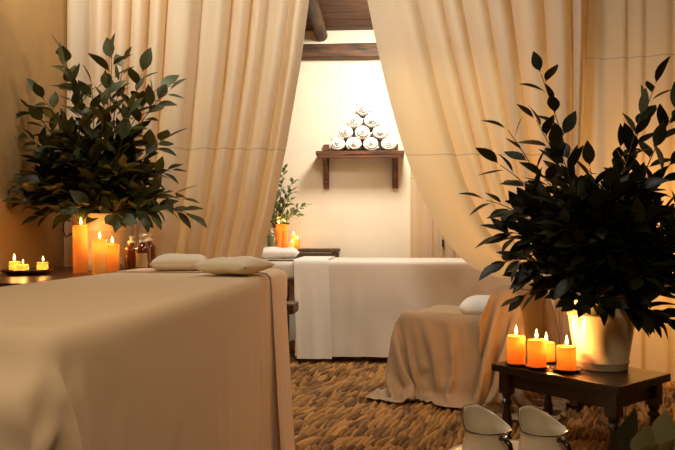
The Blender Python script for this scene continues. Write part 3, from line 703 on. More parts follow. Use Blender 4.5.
0,0,0,1,-1,0,1,1,0,1,1,1,0,1,1,0,0,1,6,-1,1,0,0,0,0,1,1,0,0,1,1,0,1,-1,0,-2,-1,-2,-2,-1,-1,-1,0,0,0,0,-1,1,0,0,0,0,0,0,0,0,0,0,0,0,0,0,0,0,0,0,0,0,0,0,0,-1,-1,-1,0,0,-1,-1,-1,-1,-1,
-1,0,-1,-1,-2,0,0,0,0,0,-1,-2,-1,0,-1,2,1,-1,1,0,-1,0,-1,0,1,0,0,-1,0,-1,0,-1,1,0,0,1,-1,0,1,-1,0,0,0,0,0,0,0,0,0,0,0,0,0,0,0,0,0,0,0,0,0,0,0,0,0,0,0,0,0,1,0,1,-1,1,0,1,0,0,-1,-1,0,
0,1,-1,0,-1,-1,-1,0,0,0,-1,1,-3,-1,0,-1,0,1,0,-1,0,0,-1,0,0,0,1,1,1,-1,1,0,0,2,1,-1,1,0,0,0,0,0,0,0,0,0,0,0,0,0,0,0,0,0,0,0,0,0,0,0,0,0,0,0,0,0,-1,0,-1,0,-1,0,1,0,0,-1,0,0,1,1,1,-1,
-1,2,-3,0,4,1,1,1,1,0,0,1,0,0,0,1,1,-1,0,0,1,0,0,-1,-1,0,-1,1,0,-1,-1,1,-1,0,0,0,-1,1,0,0,0,0,0,0,0,0,0,0,0,0,0,0,0,0,0,0,0,0,0,0,0,0,0,1,0,0,0,0,-1,1,0,1,0,0,-1,-1,0,0,0,-3,3,1,-3,
1,1,-1,1,0,1,-1,0,1,0,1,0,0,0,0,-1,0,0,0,0,0,0,-2,0,1,0,-1,0,0,0,0,0,0,0,0,0,0,0,0,0,0,0,0,0,0,0,0,0,0,0,0,0,0,0,0,0,0,0,-1,0,1,0,0,0,-1,0,0,1,0,0,0,0,1,1,1,0,-1,0,-1,-2,0,4,0,-1,
-1,-1,-1,-1,-1,-1,0,0,0,0,0,0,0,1,0,1,1,0,-1,1,0,0,0,0,0,1,-1,0,0,0,0,0,0,0,0,0,0,0,0,0,0,0,0,0,0,0,0,0,0,0,0,0,0,0,-1,1,0,0,0,0,0,-1,0,1,0,0,-1,0,1,0,0,1,0,1,1,-1,0,1,1,1,0,1,0,0,
0,0,0,0,0,0,0,-1,0,-1,0,0,0,-1,0,0,0,0,0,0,0,0,0,0,0,0,0,0,0,0,0,0,0,0,0,0,0,0,0,0,0,0,0,0,0,0,0,0,0,-1,1,0,0,0,0,0,0,-1,0,0,0,0,0,0,0,-1,1,0,-1,-1,0,-1,0,1,0,0,0,0,0,0,0,1,0,0,0,0,
0,0,0,0,0,0,0,0,0,0,0,0,0,0,0,0,0,0,0,0,0,0,0,0,0,0,0,0,0,0,0,0,1,-2,1,0,0,0,0,0,0,1,-1,0,0,0,0,0,0,0,0,0,0,1,-1,0,0,0,0,0,0,1,1,-1,0,-1,0,0,0,1,0,0,0,-1,0,0,0,0,0,0,0,0,0,0,0,0,0,
0,0,0,0,0,0,0,0,0,0,0,0,0,0,0,0,0,0,0,0,0,0,0,0,1,-1,0,0,0,0,0,0,0,0,0,0,-1,0,1,0,0,0,0,0,-2,0,0,0,1,0,0,1,-1,-1,1,0,-1,0,0,-1,-1,0,0,0,0,0,0,-1,0,1,0,0,1,0,1,1,0,1,0,0,0,0,0,0,0,0,
0,0,0,0,0,0,0,0,0,0,0,0,0,0,0,0,-1,1,0,0,0,0,1,0,-1,1,0,0,1,0,-1,0,-1,0,0,0,2,0,-2,0,0,-1,1,0,0,1,0,0,1,-1,0,2,0,0,0,1,0,0,0,0,0,0,0,0,-1,0,-2,-1,0,0,0,0,0,0,0,0,0,0,0,0,0,0,0,0,0,
0,0,0,0,0,0,0,0,1,-1,0,0,0,0,0,0,0,-1,-1,0,0,1,1,-1,0,0,0,0,0,0,0,3,1,-1,0,-1,0,-1,-1,0,-1,-2,1,-1,0,0,1,0,0,0,1,0,1,0,-1,0,0,0,1,1,1,0,0,0,0,0,0,0,0,0,0,0,0,0,0,0,0,0,0,0,0,0,0,0,
0,0,0,0,0,0,0,0,0,0,-1,1,0,0,1,0,0,2,0,3,1,0,0,-1,-1,-2,-2,0,1,0,-2,-3,1,-1,0,4,0,0,-5,1,-1,-1,-1,0,-2,0,1,2,1,1,1,1,0,1,0,0,0,0,0,0,0,0,0,0,0,0,0,0,0,0,0,0,0,0,0,0,0,0,0,0,0,0,0,0,
0,0,1,-1,2,0,1,0,0,-1,0,0,0,-2,-1,-1,0,-2,0,-1,1,1,1,2,0,1,0,0,0,-4,0,0,5,0,1,3,1,0,1,1,-1,-2,0,-2,-1,-1,0,-1,-1,0,0,0,0,0,0,0,0,0,0,0,0,0,0,0,0,0,0,0,0,0,0,0,0,0,-1,1,0,0,0,0,0,0,
-2,0,0,0,-1,-1,-1,-1,0,1,2,2,1,0,0,5,-3,0,1,-3,1,4,-1,0,0,1,-1,2,0,1,0,-2,-1,-1,-1,-1,1,1,-1,1,-1,0,-1,0,0,0,0,0,0,0,0,0,0,0,0,0,0,0,0,0,0,0,0,0,0,0,0,0,0,0,-1,1,0,0,0,1,0,0,2,1,1,
2,1,2,-1,-1,0,-1,-1,0,-2,2,0,-4,2,-1,-5,0,2,-5,-1,0,0,1,3,0,-1,-1,-1,1,0,1,1,0,-2,-1,0,0,2,1,1,1,0,1,-1,0,0,-1,1,0,0,0,0,0,0,0,0,0,0,0,0,0,0,0,0,0,0,0,0,1,-1,0,1,0,0,1,-1,0,0,-1,0,
-1,0,-1,-1,0,-3,-2,1,0,2,2,2,0,3,-1,-1,0,0,-1,5,1,-6,-1,2,0,0,-1,1,0,-1,0,2,0,1,1,0,0,-1,-1,-1,0,0,0,0,0,0,0,0,0,0,0,0,0,0,0,0,0,0,0,0,0,0,0,0,0,-1,1,0,0,-1,0,-1,-2,0,-1,-1,-1,-1,0,
0,2,1,0,3,2,1,0,-1,-1,0,0,0,2,0,2,-1,1,0,1,0,2,-2,-1,0,1,-1,0,1,0,-1,0,-1,-1,0,-1,0,0,1,0,0,0,1,-1,0,0,0,0,0,0,0,0,0,0,0,0,0,0,0,0,0,0,0,0,0,0,0,3,2,1,2,2,1,1,0,2,1,1,1,0,1,0,0,0,0,
0,0,1,-1,0,-1,0,-1,2,1,1,-5,0,6,-3,0,0,0,-1,1,0,0,0,0,-1,0,0,-1,0,0,0,1,-1,0,0,0,0,0,0,0,0,0,0,0,0,0,0,0,0,0,0,0,0,0,0,0,0,0,0,0,-3,-2,-2,-1,-1,-1,-1,0,-2,-1,-1,0,1,0,0,1,-1,1,3,2,
1,1,2,0,1,1,2,1,-1,1,-2,-2,0,0,-1,0,-1,-1,0,0,1,0,2,0,1,0,0,0,0,0,0,0,0,-1,1,0,0,0,0,0,0,0,0,0,0,0,0,0,0,0,0,0,0,0,0,1,-1,0,0,0,0,0,-1,0,0,0,0,1,-1,0,-2,-1,4,-5,0,-3,-3,-2,-1,-1,-2,
0,-1,-1,-1,0,1,0,0,0,1,1,1,0,1,0,0,0,-1,0,-1,0,-2,0,0,0,1,-1,0,0,0,0,0,0,0,0,0,0,0,0,0,0,0,0,0,0,0,0,0,0,0,0,0,0,0,0,1,1,1,0,1,0,1,0,1,-1,1,0,-1,-1,-5,3,1,1,1,1,-3,1,1,-1,0,-2,-9,0,
0,0,0,0,0,0,1,1,1,1,1,0,0,1,0,1,1,1,0,0,-1,1,0,0,0,0,1,-1,0,0,0,0,0,0,0,0,0,0,0,0,0,0,0,0,0,0,0,1,-1,0,-1,-1,0,-1,1,1,0,0,0,2,0,1,2,1,1,1,-1,1,-1,-1,2,-1,-2,0,0,1,-1,0,0,1,0,0,1,-1,
0,0,0,0,-1,1,0,0,0,0,0,0,0,0,0,0,0,0,0,0,1,-1,0,0,0,0,0,0,0,0,0,0,0,0,0,0,0,0,0,0,0,0,0,0,0,0,-1,0,-1,-1,-1,-1,0,-2,0,-2,0,0,1,0,1,-1,1,0,1,0,1,1,0,1,6,1,1,1,1,0,-1,0,-1,-1,-1,-1,0,
-1,0,-2,0,-1,0,-1,0,0,1,-1,0,0,0,0,0,0,0,0,0,0,0,0,0,0,0,0,0,0,0,0,0,0,0,0,0,1,-1,0,0,0,0,0,1,0,0,1,-1,0,1,1,-1,1,-1,-1,-1,0,-1,0,-2,0,0,-1,0,-1,3,-1,0,-2,-3,2,0,0,0,0,0,0,0,0,0,1,
1,0,0,0,0,0,-1,0,0,0,0,0,0,0,0,0,0,0,0,0,0,0,0,0,0,0,0,0,0,0,0,0,0,0,0,0,0,0,0,0,0,0,0,-2,0,0,-1,1,1,-1,0,-1,0,0,0,1,1,1,0,0,0,1,2,-1,-1,-1,1,-3,1,1,0,1,1,0,0,0,0,-1,-1,0,1,0,0,0,0,
0,0,0,0,0,0,0,0,0,0,0,0,0,0,0,0,0,0,0,0,0,0,0,0,0,0,0,0,0,0,0,0,0,0,0,0,1,1,0,1,-1,0,0,0,1,0,0,0,-1,0,-1,0,1,0,0,-15,1,0,2,1,1,0,-1,1,-1,-1,1,0,0,1,1,1,1,-1,1,1,1,1,1,1,1,1,0,0,0,0,
0,0,0,0,0,0,0,0,0,0,0,0,0,0,0,0,0,0,0,0,0,0,0,0,0,0,0,0,0,-1,0,-2,0,0,0,0,1,0,0,0,-1,0,0,0,1,0,1,3,3,3,1,1,0,-1,-1,-1,0,0,-1,1,2,0,0,-1,-2,0,-1,0,-1,-1,-1,-1,-1,-1,1,-1,0,0,0,0,0,0,
0,0,0,0,0,0,0,0,0,0,0,0,0,0,0,0,0,0,0,0,0,0,0,0,1,0,1,1,1,0,0,0,-2,0,0,0,2,0,0,0,-2,0,-1,2,-2,-2,-1,0,0,0,1,0,0,0,0,0,-2,-1,1,0,1,1,0,0,0,0,1,0,1,0,0,0,0,0,0,0,0,0,0,0,0,0,0,0,0,0,
0,0,0,0,0,0,0,0,0,0,0,1,0,-1,1,0,-1,0,-1,0,0,1,0,1,1,0,0,-1,-1,0,0,1,2,0,1,10,-1,-1,-1,-1,0,0,0,0,0,0,0,-1,0,0,-1,0,0,-1,0,-1,0,0,-1,0,-1,0,0,0,0,0,0,0,0,0,0,0,0,0,0,0,0,0,0,0,0,0,
0,0,0,0,0,0,0,-1,0,0,-1,0,0,0,0,0,-1,-1,0,-1,0,0,0,1,0,0,0,-1,-1,0,-1,-1253,-6,-7,-6,-7,-6,-3,10,10,26,7,-24,-7,14,22,21,22,22,10,7,-25,-24,26,-27,22,23,-13,-5,-6,-6,-6,-4,24,13,11,
-27,1,1,1,1,1,1,1,1,1,1,6,-17,27,-17,-14,24,-1,-2,-27,27,-3,4,-8,3,-22,-16,-17,-12,14,-10,-25,8,8,13,19,7,8,10,10,13,13,14,27,0,0,0,0,0,-6,5,0,-16,-8,24,-10,1,0,0,0,-1,9,-26,7,17,
-48,46,-11,-11,26,0,1,-1,-1,-3,-42,3,15,29,1,0,0,0,0,0,0,0,0,0,-5,-4,-41,32,7,-40,-2,26,8,-30,26,-21,29,5,0,0,9,1,-22,-9,32,0,-1,-5,-6,11,-1,-3,1,0,0,-1,27,-1,1,-1,1,-2,-1,-23,15,4,
-22,17,11,-9,0,0,0,-2,-4,8,-3,-20,19,-28,14,2,11,-5,-12,-6,0,-6,10,12,-12,19,-2,-1,-1,-1,-1,-1,-1,0,-1,-1,-2,4,7,-36,9,5,-2,-8,35,-2,-38,16,6,19,0,5,3,-6,-12,20,-4,3,1,0,-6,-7,13,
-2,0,0,-1,-1,27,1,-1,1,-2,-1,-3,-1,-33,7,28,-1,5,-10,0,1,-1,1,-20,12,-7,10,-9,-7,2,0,2,-2,0,-2,-6,5,8,-1,10,-10,0,0,0,0,0,0,0,0,0,-1,1,1,0,6,-20,5,8,-4,6,-13,2,6,0,-12,30,-17,4,13,
8,-5,3,-2,4,0,1,-4,-10,6,-2,7,1,-3,27,-1,1,-5,4,-5,3,2,-2,-23,15,6,-19,18,-4,-1,-1,-6,0,-6,1,11,-9,-6,-1,1,1,-2,0,-1,0,2,4,-2,2,-3,1,0,0,0,-1,1,0,-1,1,1,-1,3,-3,1,-4,0,7,-5,3,-7,-3,
6,0,-11,5,8,24,-23,4,14,5,1,-3,3,-1,1,-4,-1,-4,0,6,-9,27,1,-3,0,-5,5,0,-2,2,-6,0,-3,2,-2,1,-4,-8,-6,18,-18,10,3,-5,-5,-5,3,0,-2,2,-1,-1,4,2,2,-3,-1,-1,0,0,0,1,-1,0,1,-1,0,1,2,-4,2,
-2,1,-4,5,-7,1,0,10,-6,2,-7,16,-27,29,14,-1,-1,-2,1,0,3,-2,0,0,2,-24,7,12,28,-2,-2,2,0,0,0,0,-1,-2,-13,-9,14,-29,-6,7,12,2,4,6,8,-22,9,0,-10,8,-4,1,-2,1,-1,4,1,0,-1,-2,0,0,0,0,-1,1,
0,-1,1,1,0,2,-2,0,-2,1,3,8,-14,-1,1,-5,-1,-7,-3,28,14,3,-14,9,3,1,0,-1,0,-1,2,-1,1,-3,-14,-11,27,-1,2,-1,0,0,0,0,-1,1,-3,2,-6,-1,-31,0,0,13,-3,18,-7,0,-3,1,-10,2,-1,11,-1,-3,-5,4,0,
0,-2,-1,0,-1,0,0,1,-1,1,-1,0,1,0,4,0,-3,-1,1,4,-3,-5,-2,4,-5,-4,2,16,0,10,-23,26,-1,3,2,0,0,-3,3,1,-1,1,-8,-6,13,26,0,-1,1,0,-1,1,0,0,0,-3,-31,22,5,1,-34,1,1,10,5,7,0,-5,11,-17,-1,
0,5,-6,-2,9,-6,7,0,-3,-2,0,1,0,0,0,0,-1,0,-1,1,0,2,-7,6,-1,3,3,-3,-5,-1,4,-5,-6,15,6,-9,-17,35,0,1,1,3,1,-2,2,0,0,1,-36,24,3,6,28,0,0,0,-1,1,0,-1,0,-4,-11,11,-29,21,3,-10,-22,1,-1,
14,7,4,0,-1,-7,-5,0,4,-1,-3,12,-7,1,0,-2,-1,0,0,-1,0,0,1,0,-1,0,1,0,1,-2,1,0,2,1,-3,-5,1,6,3,3,1,-3,1,8,-5,1,2,5,4,1,2,0,1,-3,-34,34,2,-29,6,29,-1,1,-1,1,-1,-1,0,-2,-3,-9,9,0,-25,
19,2,-21,-11,1,4,13,7,-1,-2,-2,-10,2,4,0,-1,5,-3,2,-1,-3,-1,0,0,1,0,0,-1,0,0,-1,1,1,0,-1,1,1,2,0,-3,-5,3,6,3,2,3,1,-5,-1,5,0,3,-4,-27,-2,-9,3,4,4,43,-6,-27,3,1,-9,36,-1,0,0,0,0,-3,
-4,-5,0,-21,28,1,-23,17,-3,-23,-3,0,9,13,4,-4,-1,-13,2,2,-3,7,2,-2,1,0,-3,0,0,-1,0,0,0,1,0,0,-1,1,-1,1,-1,1,0,3,-1,-3,-6,8,5,2,3,4,-5,-3,7,-1,4,-5,-32,3,-6,4,-5,-4,5,1,-7,10,21,-5,
25,-40,18,7,6,3,3,-2,-3,0,-3,3,-33,33,4,-17,14,-12,-19,0,4,12,7,-4,9,-18,1,-1,2,6,0,-2,2,-2,-3,0,0,1,0,0,0,-1,0,0,0,0,-2,3,0,0,1,2,0,-6,-1,9,2,3,4,-2,-4,3,0,6,-5,-34,6,6,-2,-2,13,3,
8,-38,8,-5,7,-5,-2,-7,-16,-2,-2,2,1,20,21,2,0,-6,2,-29,30,6,-11,7,-18,-12,0,10,13,3,-5,-5,-6,1,3,5,-1,-1,2,-2,-2,0,-1,0,0,0,0,0,0,0,0,0,-1,2,0,0,0,3,-2,-4,2,7,3,3,1,-4,-2,4,4,-3,
-34,4,7,1,0,20,-14,3,-21,12,-17,0,14,-14,-18,0,-8,-1,2,-2,6,-5,1,29,9,5,-1,-8,-24,27,7,-3,-4,-21,-4,4,11,6,-2,2,-19,9,3,4,0,-1,1,-4,-1,0,1,-1,0,0,0,0,0,1,-1,0,-1,1,2,-2,2,2,-3,-4,3,
9,3,2,-1,-3,0,6,-3,-35,3,13,0,0,21,-18,11,2,-12,-20,-1,24,2,24,-19,1,-3,-6,6,24,-13,-4,-3,-8,22,16,6,0,-12,-21,25,4,3,-12,-18,-2,11,11,1,-1,-5,-7,4,8,-4,-1,0,-1,-2,0,0,1,0,0,0,0,0,
-1,0,0,-1,1,1,-1,3,1,-4,-7,13,4,3,1,-4,-3,8,-2,-32,0,17,3,-6,21,-18,12,-7,-28,14,13,-9,10,0,0,-19,0,0,-6,3,0,29,-11,-8,-2,-10,16,19,7,0,-14,-17,25,3,2,-20,-10,4,14,-1,9,-9,-1,-5,7,
-2,1,0,-3,0,-1,0,0,0,0,0,0,0,1,-1,0,-1,1,3,-2,1,1,-4,1,7,5,2,-1,-5,5,1,-32,-3,29,-5,-15,29,-16,15,-26,-12,22,-20,9,10,3,1,0,-20,1,1,6,-7,1,-3,29,-8,-11,1,-14,9,23,11,0,-17,-13,24,3,
-2,-25,-2,10,14,-11,13,-12,-2,4,0,0,-1,-1,-1,0,0,0,0,0,0,0,0,0,0,0,-1,0,4,-3,3,-1,-4,4,9,3,0,-4,1,5,-33,-3,34,-18,-11,32,-11,13,-17,7,-5,-20,5,-11,27,-2,0,0,-19,2,-2,10,2,-13,1,2,
24,-4,-13,-1,-12,1,23,17,0,-18,-8,22,4,-10,-23,5,16,2,-10,5,-3,2,1,0,0,-3,0,1,-1,0,0,0,1,0,0,0,-1,0,0,-1,4,-3,3,-1,-7,11,6,2,-1,-4,8,-32,-4,35,-25,-7,30,-3,5,-20,-7,-9,-5,1,7,26,0,
-6,-1,1,22,-4,1,-4,3,-10,-16,-14,2,25,12,-15,-6,-12,-6,17,23,-1,-20,2,15,4,-19,-13,15,10,-10,2,-2,2,0,0,-1,-1,-1,0,0,0,1,0,-1,0,0,0,1,0,-2,-1,5,-3,3,-2,1,8,4,0,-3,5,-29,-6,37,-29,
-3,32,0,-9,-19,-6,-3,-1,18,9,1,1,-1,-5,0,-31,17,0,5,-7,1,7,1,-5,-9,-4,11,0,-9,-8,-12,-10,11,28,0,-25,10,13,0,-23,-2,16,-1,-3,0,1,0,0,0,-3,0,0,0,1,-1,0,0,0,0,0,0,0,0,-3,6,-3,3,-3,4,
8,2,-2,-2,-18,-9,35,-31,1,29,1,-17,-15,-4,-2,1,16,-2,7,13,3,3,1,-17,20,17,-1,2,3,-15,7,4,5,0,-4,-9,13,-1,-7,-8,-11,-15,1,32,4,-26,16,9,-8,-21,15,3,-4,2,0,-1,1,-2,-1,0,-1,2,-1,0,0,0,
0,0,1,0,-1,2,-6,8,-3,3,-6,11,5,-1,-4,-9,-16,32,-30,4,27,-3,-25,-9,0,3,11,13,5,8,4,0,-1,-3,-16,-25,0,17,4,3,1,-1,-20,-12,-6,-1,-1,1,10,19,9,-3,-8,-10,-13,-9,28,9,-26,20,6,-19,-4,15,
-8,2,-1,1,0,-1,-2,0,0,0,0,0,0,0,0,1,-1,0,0,3,-3,3,-2,5,1,5,2,-4,-3,-23,27,-27,9,25,-13,-23,-1,7,10,12,8,5,2,0,-2,0,-15,-3,0,8,-37,-5,25,6,-2,0,0,-2,-9,-10,-7,-4,-6,1,15,16,5,-4,-10,
-14,-15,21,16,-26,22,3,-29,15,-6,8,-1,-1,1,-2,-1,-1,1,0,0,0,0,1,0,-1,1,0,-1,2,-1,1,1,2,4,5,-2,0,-28,22,-22,16,19,-29,-7,10,11,10,8,3,0,0,0,-14,-5,0,2,-10,0,4,9,17,-3,-15,0,1,2,3,8,
13,-3,-8,-10,-10,-9,2,19,13,3,-6,-13,-20,4,28,-26,25,-6,-20,19,-2,-3,-1,1,-2,-2,1,0,0,0,0,1,-1,0,0,0,1,-1,1,0,-1,5,2,5,3,1,-31,17,-15,22,5,-25,12,9,8,5,2,0,0,0,-6,-9,3,-6,-18,-3,1,
2,8,2,15,-2,0,-3,-4,3,3,7,-6,5,6,2,-4,-9,-11,-12,3,18,11,1,-8,-15,-13,33,-26,23,-13,-3,6,-5,0,1,-2,-2,1,0,0,0,1,-1,0,0,0,0,2,-2,1,1,-2,5,4,6,1,-30,12,-6,26,-17,-7,17,9,4,1,1,0,-2,
-8,-12,-9,-9,-4,-1,6,4,2,4,0,15,23,-9,5,2,4,-2,-3,-10,-3,-1,-1,7,1,11,2,-6,-11,-13,3,15,8,-2,-10,-21,33,-19,11,-14,10,-10,0,4,-4,-1,1,0,0,0,-1,1,0,0,0,0,1,-1,0,3,-3,7,7,1,-25,5,5,
20,-19,14,8,2,0,1,0,-5,-6,-20,-7,-2,0,8,6,6,6,4,7,0,3,-1,7,-2,4,5,12,-7,6,2,-1,-3,-3,-9,1,-6,3,11,6,-2,-8,-12,2,7,10,-5,-24,27,-8,-8,-5,0,1,8,-8,4,0,0,-1,0,0,-1,0,0,0,-1,0,0,0,4,-6,
9,-5,-7,5,9,6,-8,13,2,1,0,-1,-4,-9,-6,-5,7,-2,5,13,5,2,0,0,0,-4,2,-2,3,9,3,3,1,-8,10,-2,4,-1,4,1,3,-1,-3,-6,-9,0,5,10,3,-4,-4,-5,9,0,-23,22,1,-1,-1,-1,0,1,0,0,0,0,0,1,0,0,0,0,0,0,0,
0,1,1,-1,-5,0,9,0,0,-1,0,0,-3,-6,-7,-12,-3,0,3,7,11,5,-3,0,3,3,3,1,-5,-9,-17,0,22,3,0,1,0,0,-3,-5,1,-4,0,-1,1,2,5,5,-2,-4,-7,1,9,2,-1,-7,5,-1,-6,13,2,-2,-2,-2,-1,0,0,0,1,0,-1,0,0,0,
0,1,0,0,0,0,3,3,-3,-2,-1,1,-6,3,-4,-5,-11,-3,0,9,7,6,4,2,1,-2,-4,-3,-7,-6,-8,-8,-4,0,9,2,22,1,-9,5,-4,-2,1,2,2,3,2,2,1,1,-2,-2,1,3,0,-2,-7,0,1,6,-2,1,-6,-5,12,-1,-2,1,1,-1,0,0,-1,0,
1,0,-1,0,0,0,0,1,1,1,-1,-3,4,-1,-13,7,-3,-6,-2,2,9,5,3,0,-3,-5,-7,-6,-7,-8,-5,-3,0,-2,1,2,5,5,6,0,-25,0,5,-1,8,7,6,5,4,4,3,3,4,2,3,-1,0,-2,0,0,1,0,-1,-4,-2,4,-3,3,-12,4,6,1,-1,0,-1,
0,0,1,-1,0,1,0,0,-1,0,-1,-1,-3,-3,4,5,-12,14,-4,6,2,-2,-4,-5,-6,-13,-7,-5,-2,-1,1,2,5,4,1,1,3,1,2,2,0,-1,-7,-24,-2,7,-6,0,-2,-1,0,2,0,1,0,1,1,1,2,4,4,3,1,2,3,3,4,5,5,6,5,-4,0,-2,1,
1,1,0,0,1,-1,-1,0,-1,0,0,1,1,0,-1,0,1,-3,-4,6,-8,-8,-5,-5,-1,-2,0,1,9,5,4,3,7,4,1,1,0,1,0,0,0,0,-1,-2,-3,-4,-6,5,13,11,3,2,1,-1,-4,-3,-2,-2,-2,-1,-1,0,-2,-1,1,4,1,2,2,2,1,2,2,2,6,
-5,-1,-1,-1,0,0,1,-1,0,1,-1,1,-1,1,0,-1,0,1,1,1,3,-4,-1,-1,-1,1,0,0,0,0,0,0,-1,-1,-1,-5,-5,-3,-3,-4,-4,-5,-5,-4,-6,-4,-3,0,0,1,-2,-11,-6,-2,1,2,-5,3,4,3,4,3,3,3,3,2,3,2,2,3,2,2,2,3,
1,1,-1,2,8,1,0,0,-1,0,-1,0,0,0,1,0,1,-1,0,0,0,0,0,0,-7,-1,-1,0,0,-2,-1,-2,-1,-2,-2,-1,-2,-1,-2,-1,0,1,0,2,2,2,3,2,3,1,1,-2,0,27,0,-1,0,-4,-2,-2,7,1,0,-1,0,-1,0,0,0,1,0,0,0,0,0,1,0,
0,1,0,1,1,-1,0,0,0,0,0,0,0,0,0,0,0,0,0,0,0,0,0,0,0,1,-1,-1,-1,-2,-1,-1,-1,-1,-1,0,-1,0,0,0,-1,0,0,1,0,0,1,0,1,1,2,4,-1,0,12,3,3,3,5,2,0,-1,-1,0,1,0,1,0,-1,0,-1,0,0,0,0,0,0,0,0,0,1,
0,1,-1,0,0,0,0,0,0,0,0,0,0,0,0,0,0,0,0,0,0,0,2,-1,-1,0,1,0,-1,0,0,1,0,-1,0,0,0,1,0,-1,0,0,0,0,-1,0,0,0,-2,2,1,26,-1,0,-2,0,-1,0,0,0,0,0,0,1,0,1,1,1,0,0,1,0,0,0,1,0,0,-1,1,0,0,0,0,0,
0,0,0,0,0,0,0,0,0,0,0,0,0,0,0,0,0,0,0,-1,0,0,1,-1,0,0,0,1,0,-1,0,0,0,1,0,-1,0,0,1,0,-1,0,0,1,0,26,-1,-1,1,0,1,0,0,1,0,0,1,-1,0,1,-1,0,1,0,-1,0,1,0,-1,0,0,1,0,0,-1,0,0,0,0,0,0,0,0,0,
0,0,0,0,0,0,0,0,0,0,1,-1,0,1,-1,0,0,1,0,-1,0,0,0,0,0,0,0,0,-1,1,0,0,0,0,1,-1,0,0,0,27,0,0,1,0,-1,1,0,-1,1,0,-1,1,0,-1,0,1,-1,0,1,0,-1,0,0,0,0,0,0,1,-1,0,0,0,0,0,0,0,0,0,0,0,0,0,0,0,
0,0,0,0,1,0,0,-1,1,0,0,-1,0,1,0,0,-1,1,0,-1,0,0,1,0,0,-1,0,0,0,1,0,0,-1,27,1,0,-1,0,1,-1,0,1,-1,0,1,-1,0,1,0,-1,0,1,-1,0,0,1,0,0,0,0,0,-1,1,0,0,0,0,0,0,0,0,0,0,0,0,0,0,0,0,0,0,0,-1,
1,0,-1,0,0,0,1,0,-1,0,0,1,-1,0,1,-1,0,0,0,0,1,0,0,-1,0,0,0,1,28,-1,0,1,0,-1,1,0,-1,1,0,-1,1,0,-1,0,1,0,-1,0,1,0,-1,0,0,0,0,0,1,-1,0,0,0,0,0,0,0,0,0,0,0,0,0,0,0,0,0,0,0,1,-1,0,1,0,0,
-1,0,0,0,0,-1,0,1,0,0,1,0,0,-1,0,0,0,0,1,0,-1,0,0,28,0,0,0,0,0,0,0,0,-1,0,1,-1,0,0,1,-1,0,1,0,-1,0,0,1,0,0,0,0,-1,1,0,0,0,0,0,0,0,0,0,0,0,0,0,0,0,0,0,0,0,-1,1,0,-1,0,0,1,0,0,0,0,1,
0,0,-1,0,0,-1,0,1,0,0,0,0,-1,0,1,0,0,27,0,0,0,0,1,-1,0,1,0,0,0,0,0,0,0,0,0,-1,0,1,0,0,-1,0,0,0,0,1,-1,0,0,0,0,0,0,0,0,0,0,0,0,0,0,0,0,0,0,0,1,-1,0,1,0,0,-1,0,0,1,-1,0,0,0,1,-1,0,1,
0,0,0,-1,0,0,1,0,-1,0,0,28,1,0,-1,1,-1,0,0,-1,1,0,-1,0,1,0,-1,0,1,0,0,-1,0,0,0,0,1,0,0,-1,0,0,0,0,0,0,0,0,0,0,0,0,0,0,0,0,0,0,0,0,0,1,0,-1,0,0,1,0,0,0,0,0,0,0,0,1,-1,0,0,0,0,0,0,0,
0,0,1,0,0,28,-1,0,1,-1,1,0,0,0,0,0,0,0,0,0,0,0,-1,0,0,1,0,0,0,0,-1,0,0,1,0,0,0,0,0,0,0,0,0,0,0,0,0,0,0,0,0,0,0,0,0,-1,0,1,0,0,0,-1,0,0,1,-1,0,0,0,0,0,0,0,0,0,1,0,-1,0,0,0,0,0,29,1,
0,-1,0,-1,0,0,0,0,0,0,0,-1,0,0,0,1,0,0,-1,0,0,0,0,1,0,0,-1,0,0,0,0,0,0,0,0,0,0,0,0,0,0,0,0,0,0,0,0,0,1,0,-1,0,0,0,1,0,0,0,0,0,0,0,0,1,0,-1,0,0,0,0,1,0,-1,0,0,0,27,-1,1,0,1,0,0,0,0,
-1,0,0,0,0,1,0,0,-1,0,0,0,0,1,0,0,-1,0,0,0,1,0,0,0,0,0,0,0,0,0,0,0,0,0,0,0,0,0,0,0,-1,0,0,1,0,0,0,-1,0,0,0,1,0,0,-1,0,0,0,1,0,0,-1,0,0,0,1,0,-1,0,28,1,-2,1,-1,0,0,0,1,0,0,0,0,0,-1,
0,0,1,0,0,0,0,-1,0,0,0,1,0,0,-1,0,0,0,0,0,0,0,0,0,0,0,0,0,0,0,0,0,0,0,1,0,0,-1,0,0,0,1,0,0,-1,0,0,0,1,0,0,0,-1,0,0,1,0,0,0,0,-1,1,0,29,-1,0,0,0,0,0,0,-1,0,1,0,0,0,0,0,0,-1,0,0,0,0,
0,1,0,0,-1,0,0,0,0,0,0,0,0,0,0,0,0,0,0,0,0,0,0,0,0,0,0,0,0,0,1,0,0,0,-1,0,0,1,0,0,-1,0,0,0,0,1,0,0,-1,0,0,0,0,1,0,0,26,1,1,-1,0,0,0,0,1,0,-1,0,0,0,0,0,0,0,1,0,0,0,0,-1,0,0,0,1,0,0,
0,0,0,0,0,0,0,0,0,0,0,0,0,0,0,0,0,0,0,0,0,-1,0,0,0,0,1,0,0,-1,0,0,1,0,0,0,0,-1,0,0,1,0,0,0,0,-1,0,0,29,-1,1,-1,0,0,0,0,0,-1,0,0,0,1,0,0,0,0,-1,0,0,0,0,0,1,0,0,-1,0,0,0,0,0,0,0,0,0,
0,0,0,0,0,0,0,0,0,0,0,0,0,0,1,0,0,0,0,0,-1,0,1,0,0,0,0,0,0,-1,1,0,0,0,0,-1,0,0,1,0,0,27,0,-1,1,1,0,0,0,-1,1,0,0,0,-1,0,0,0,0,0,0,1,0,0,0,-1,0,0,0,1,0,0,0,0,0,0,0,0,0,0,0,0,0,0,0,0,
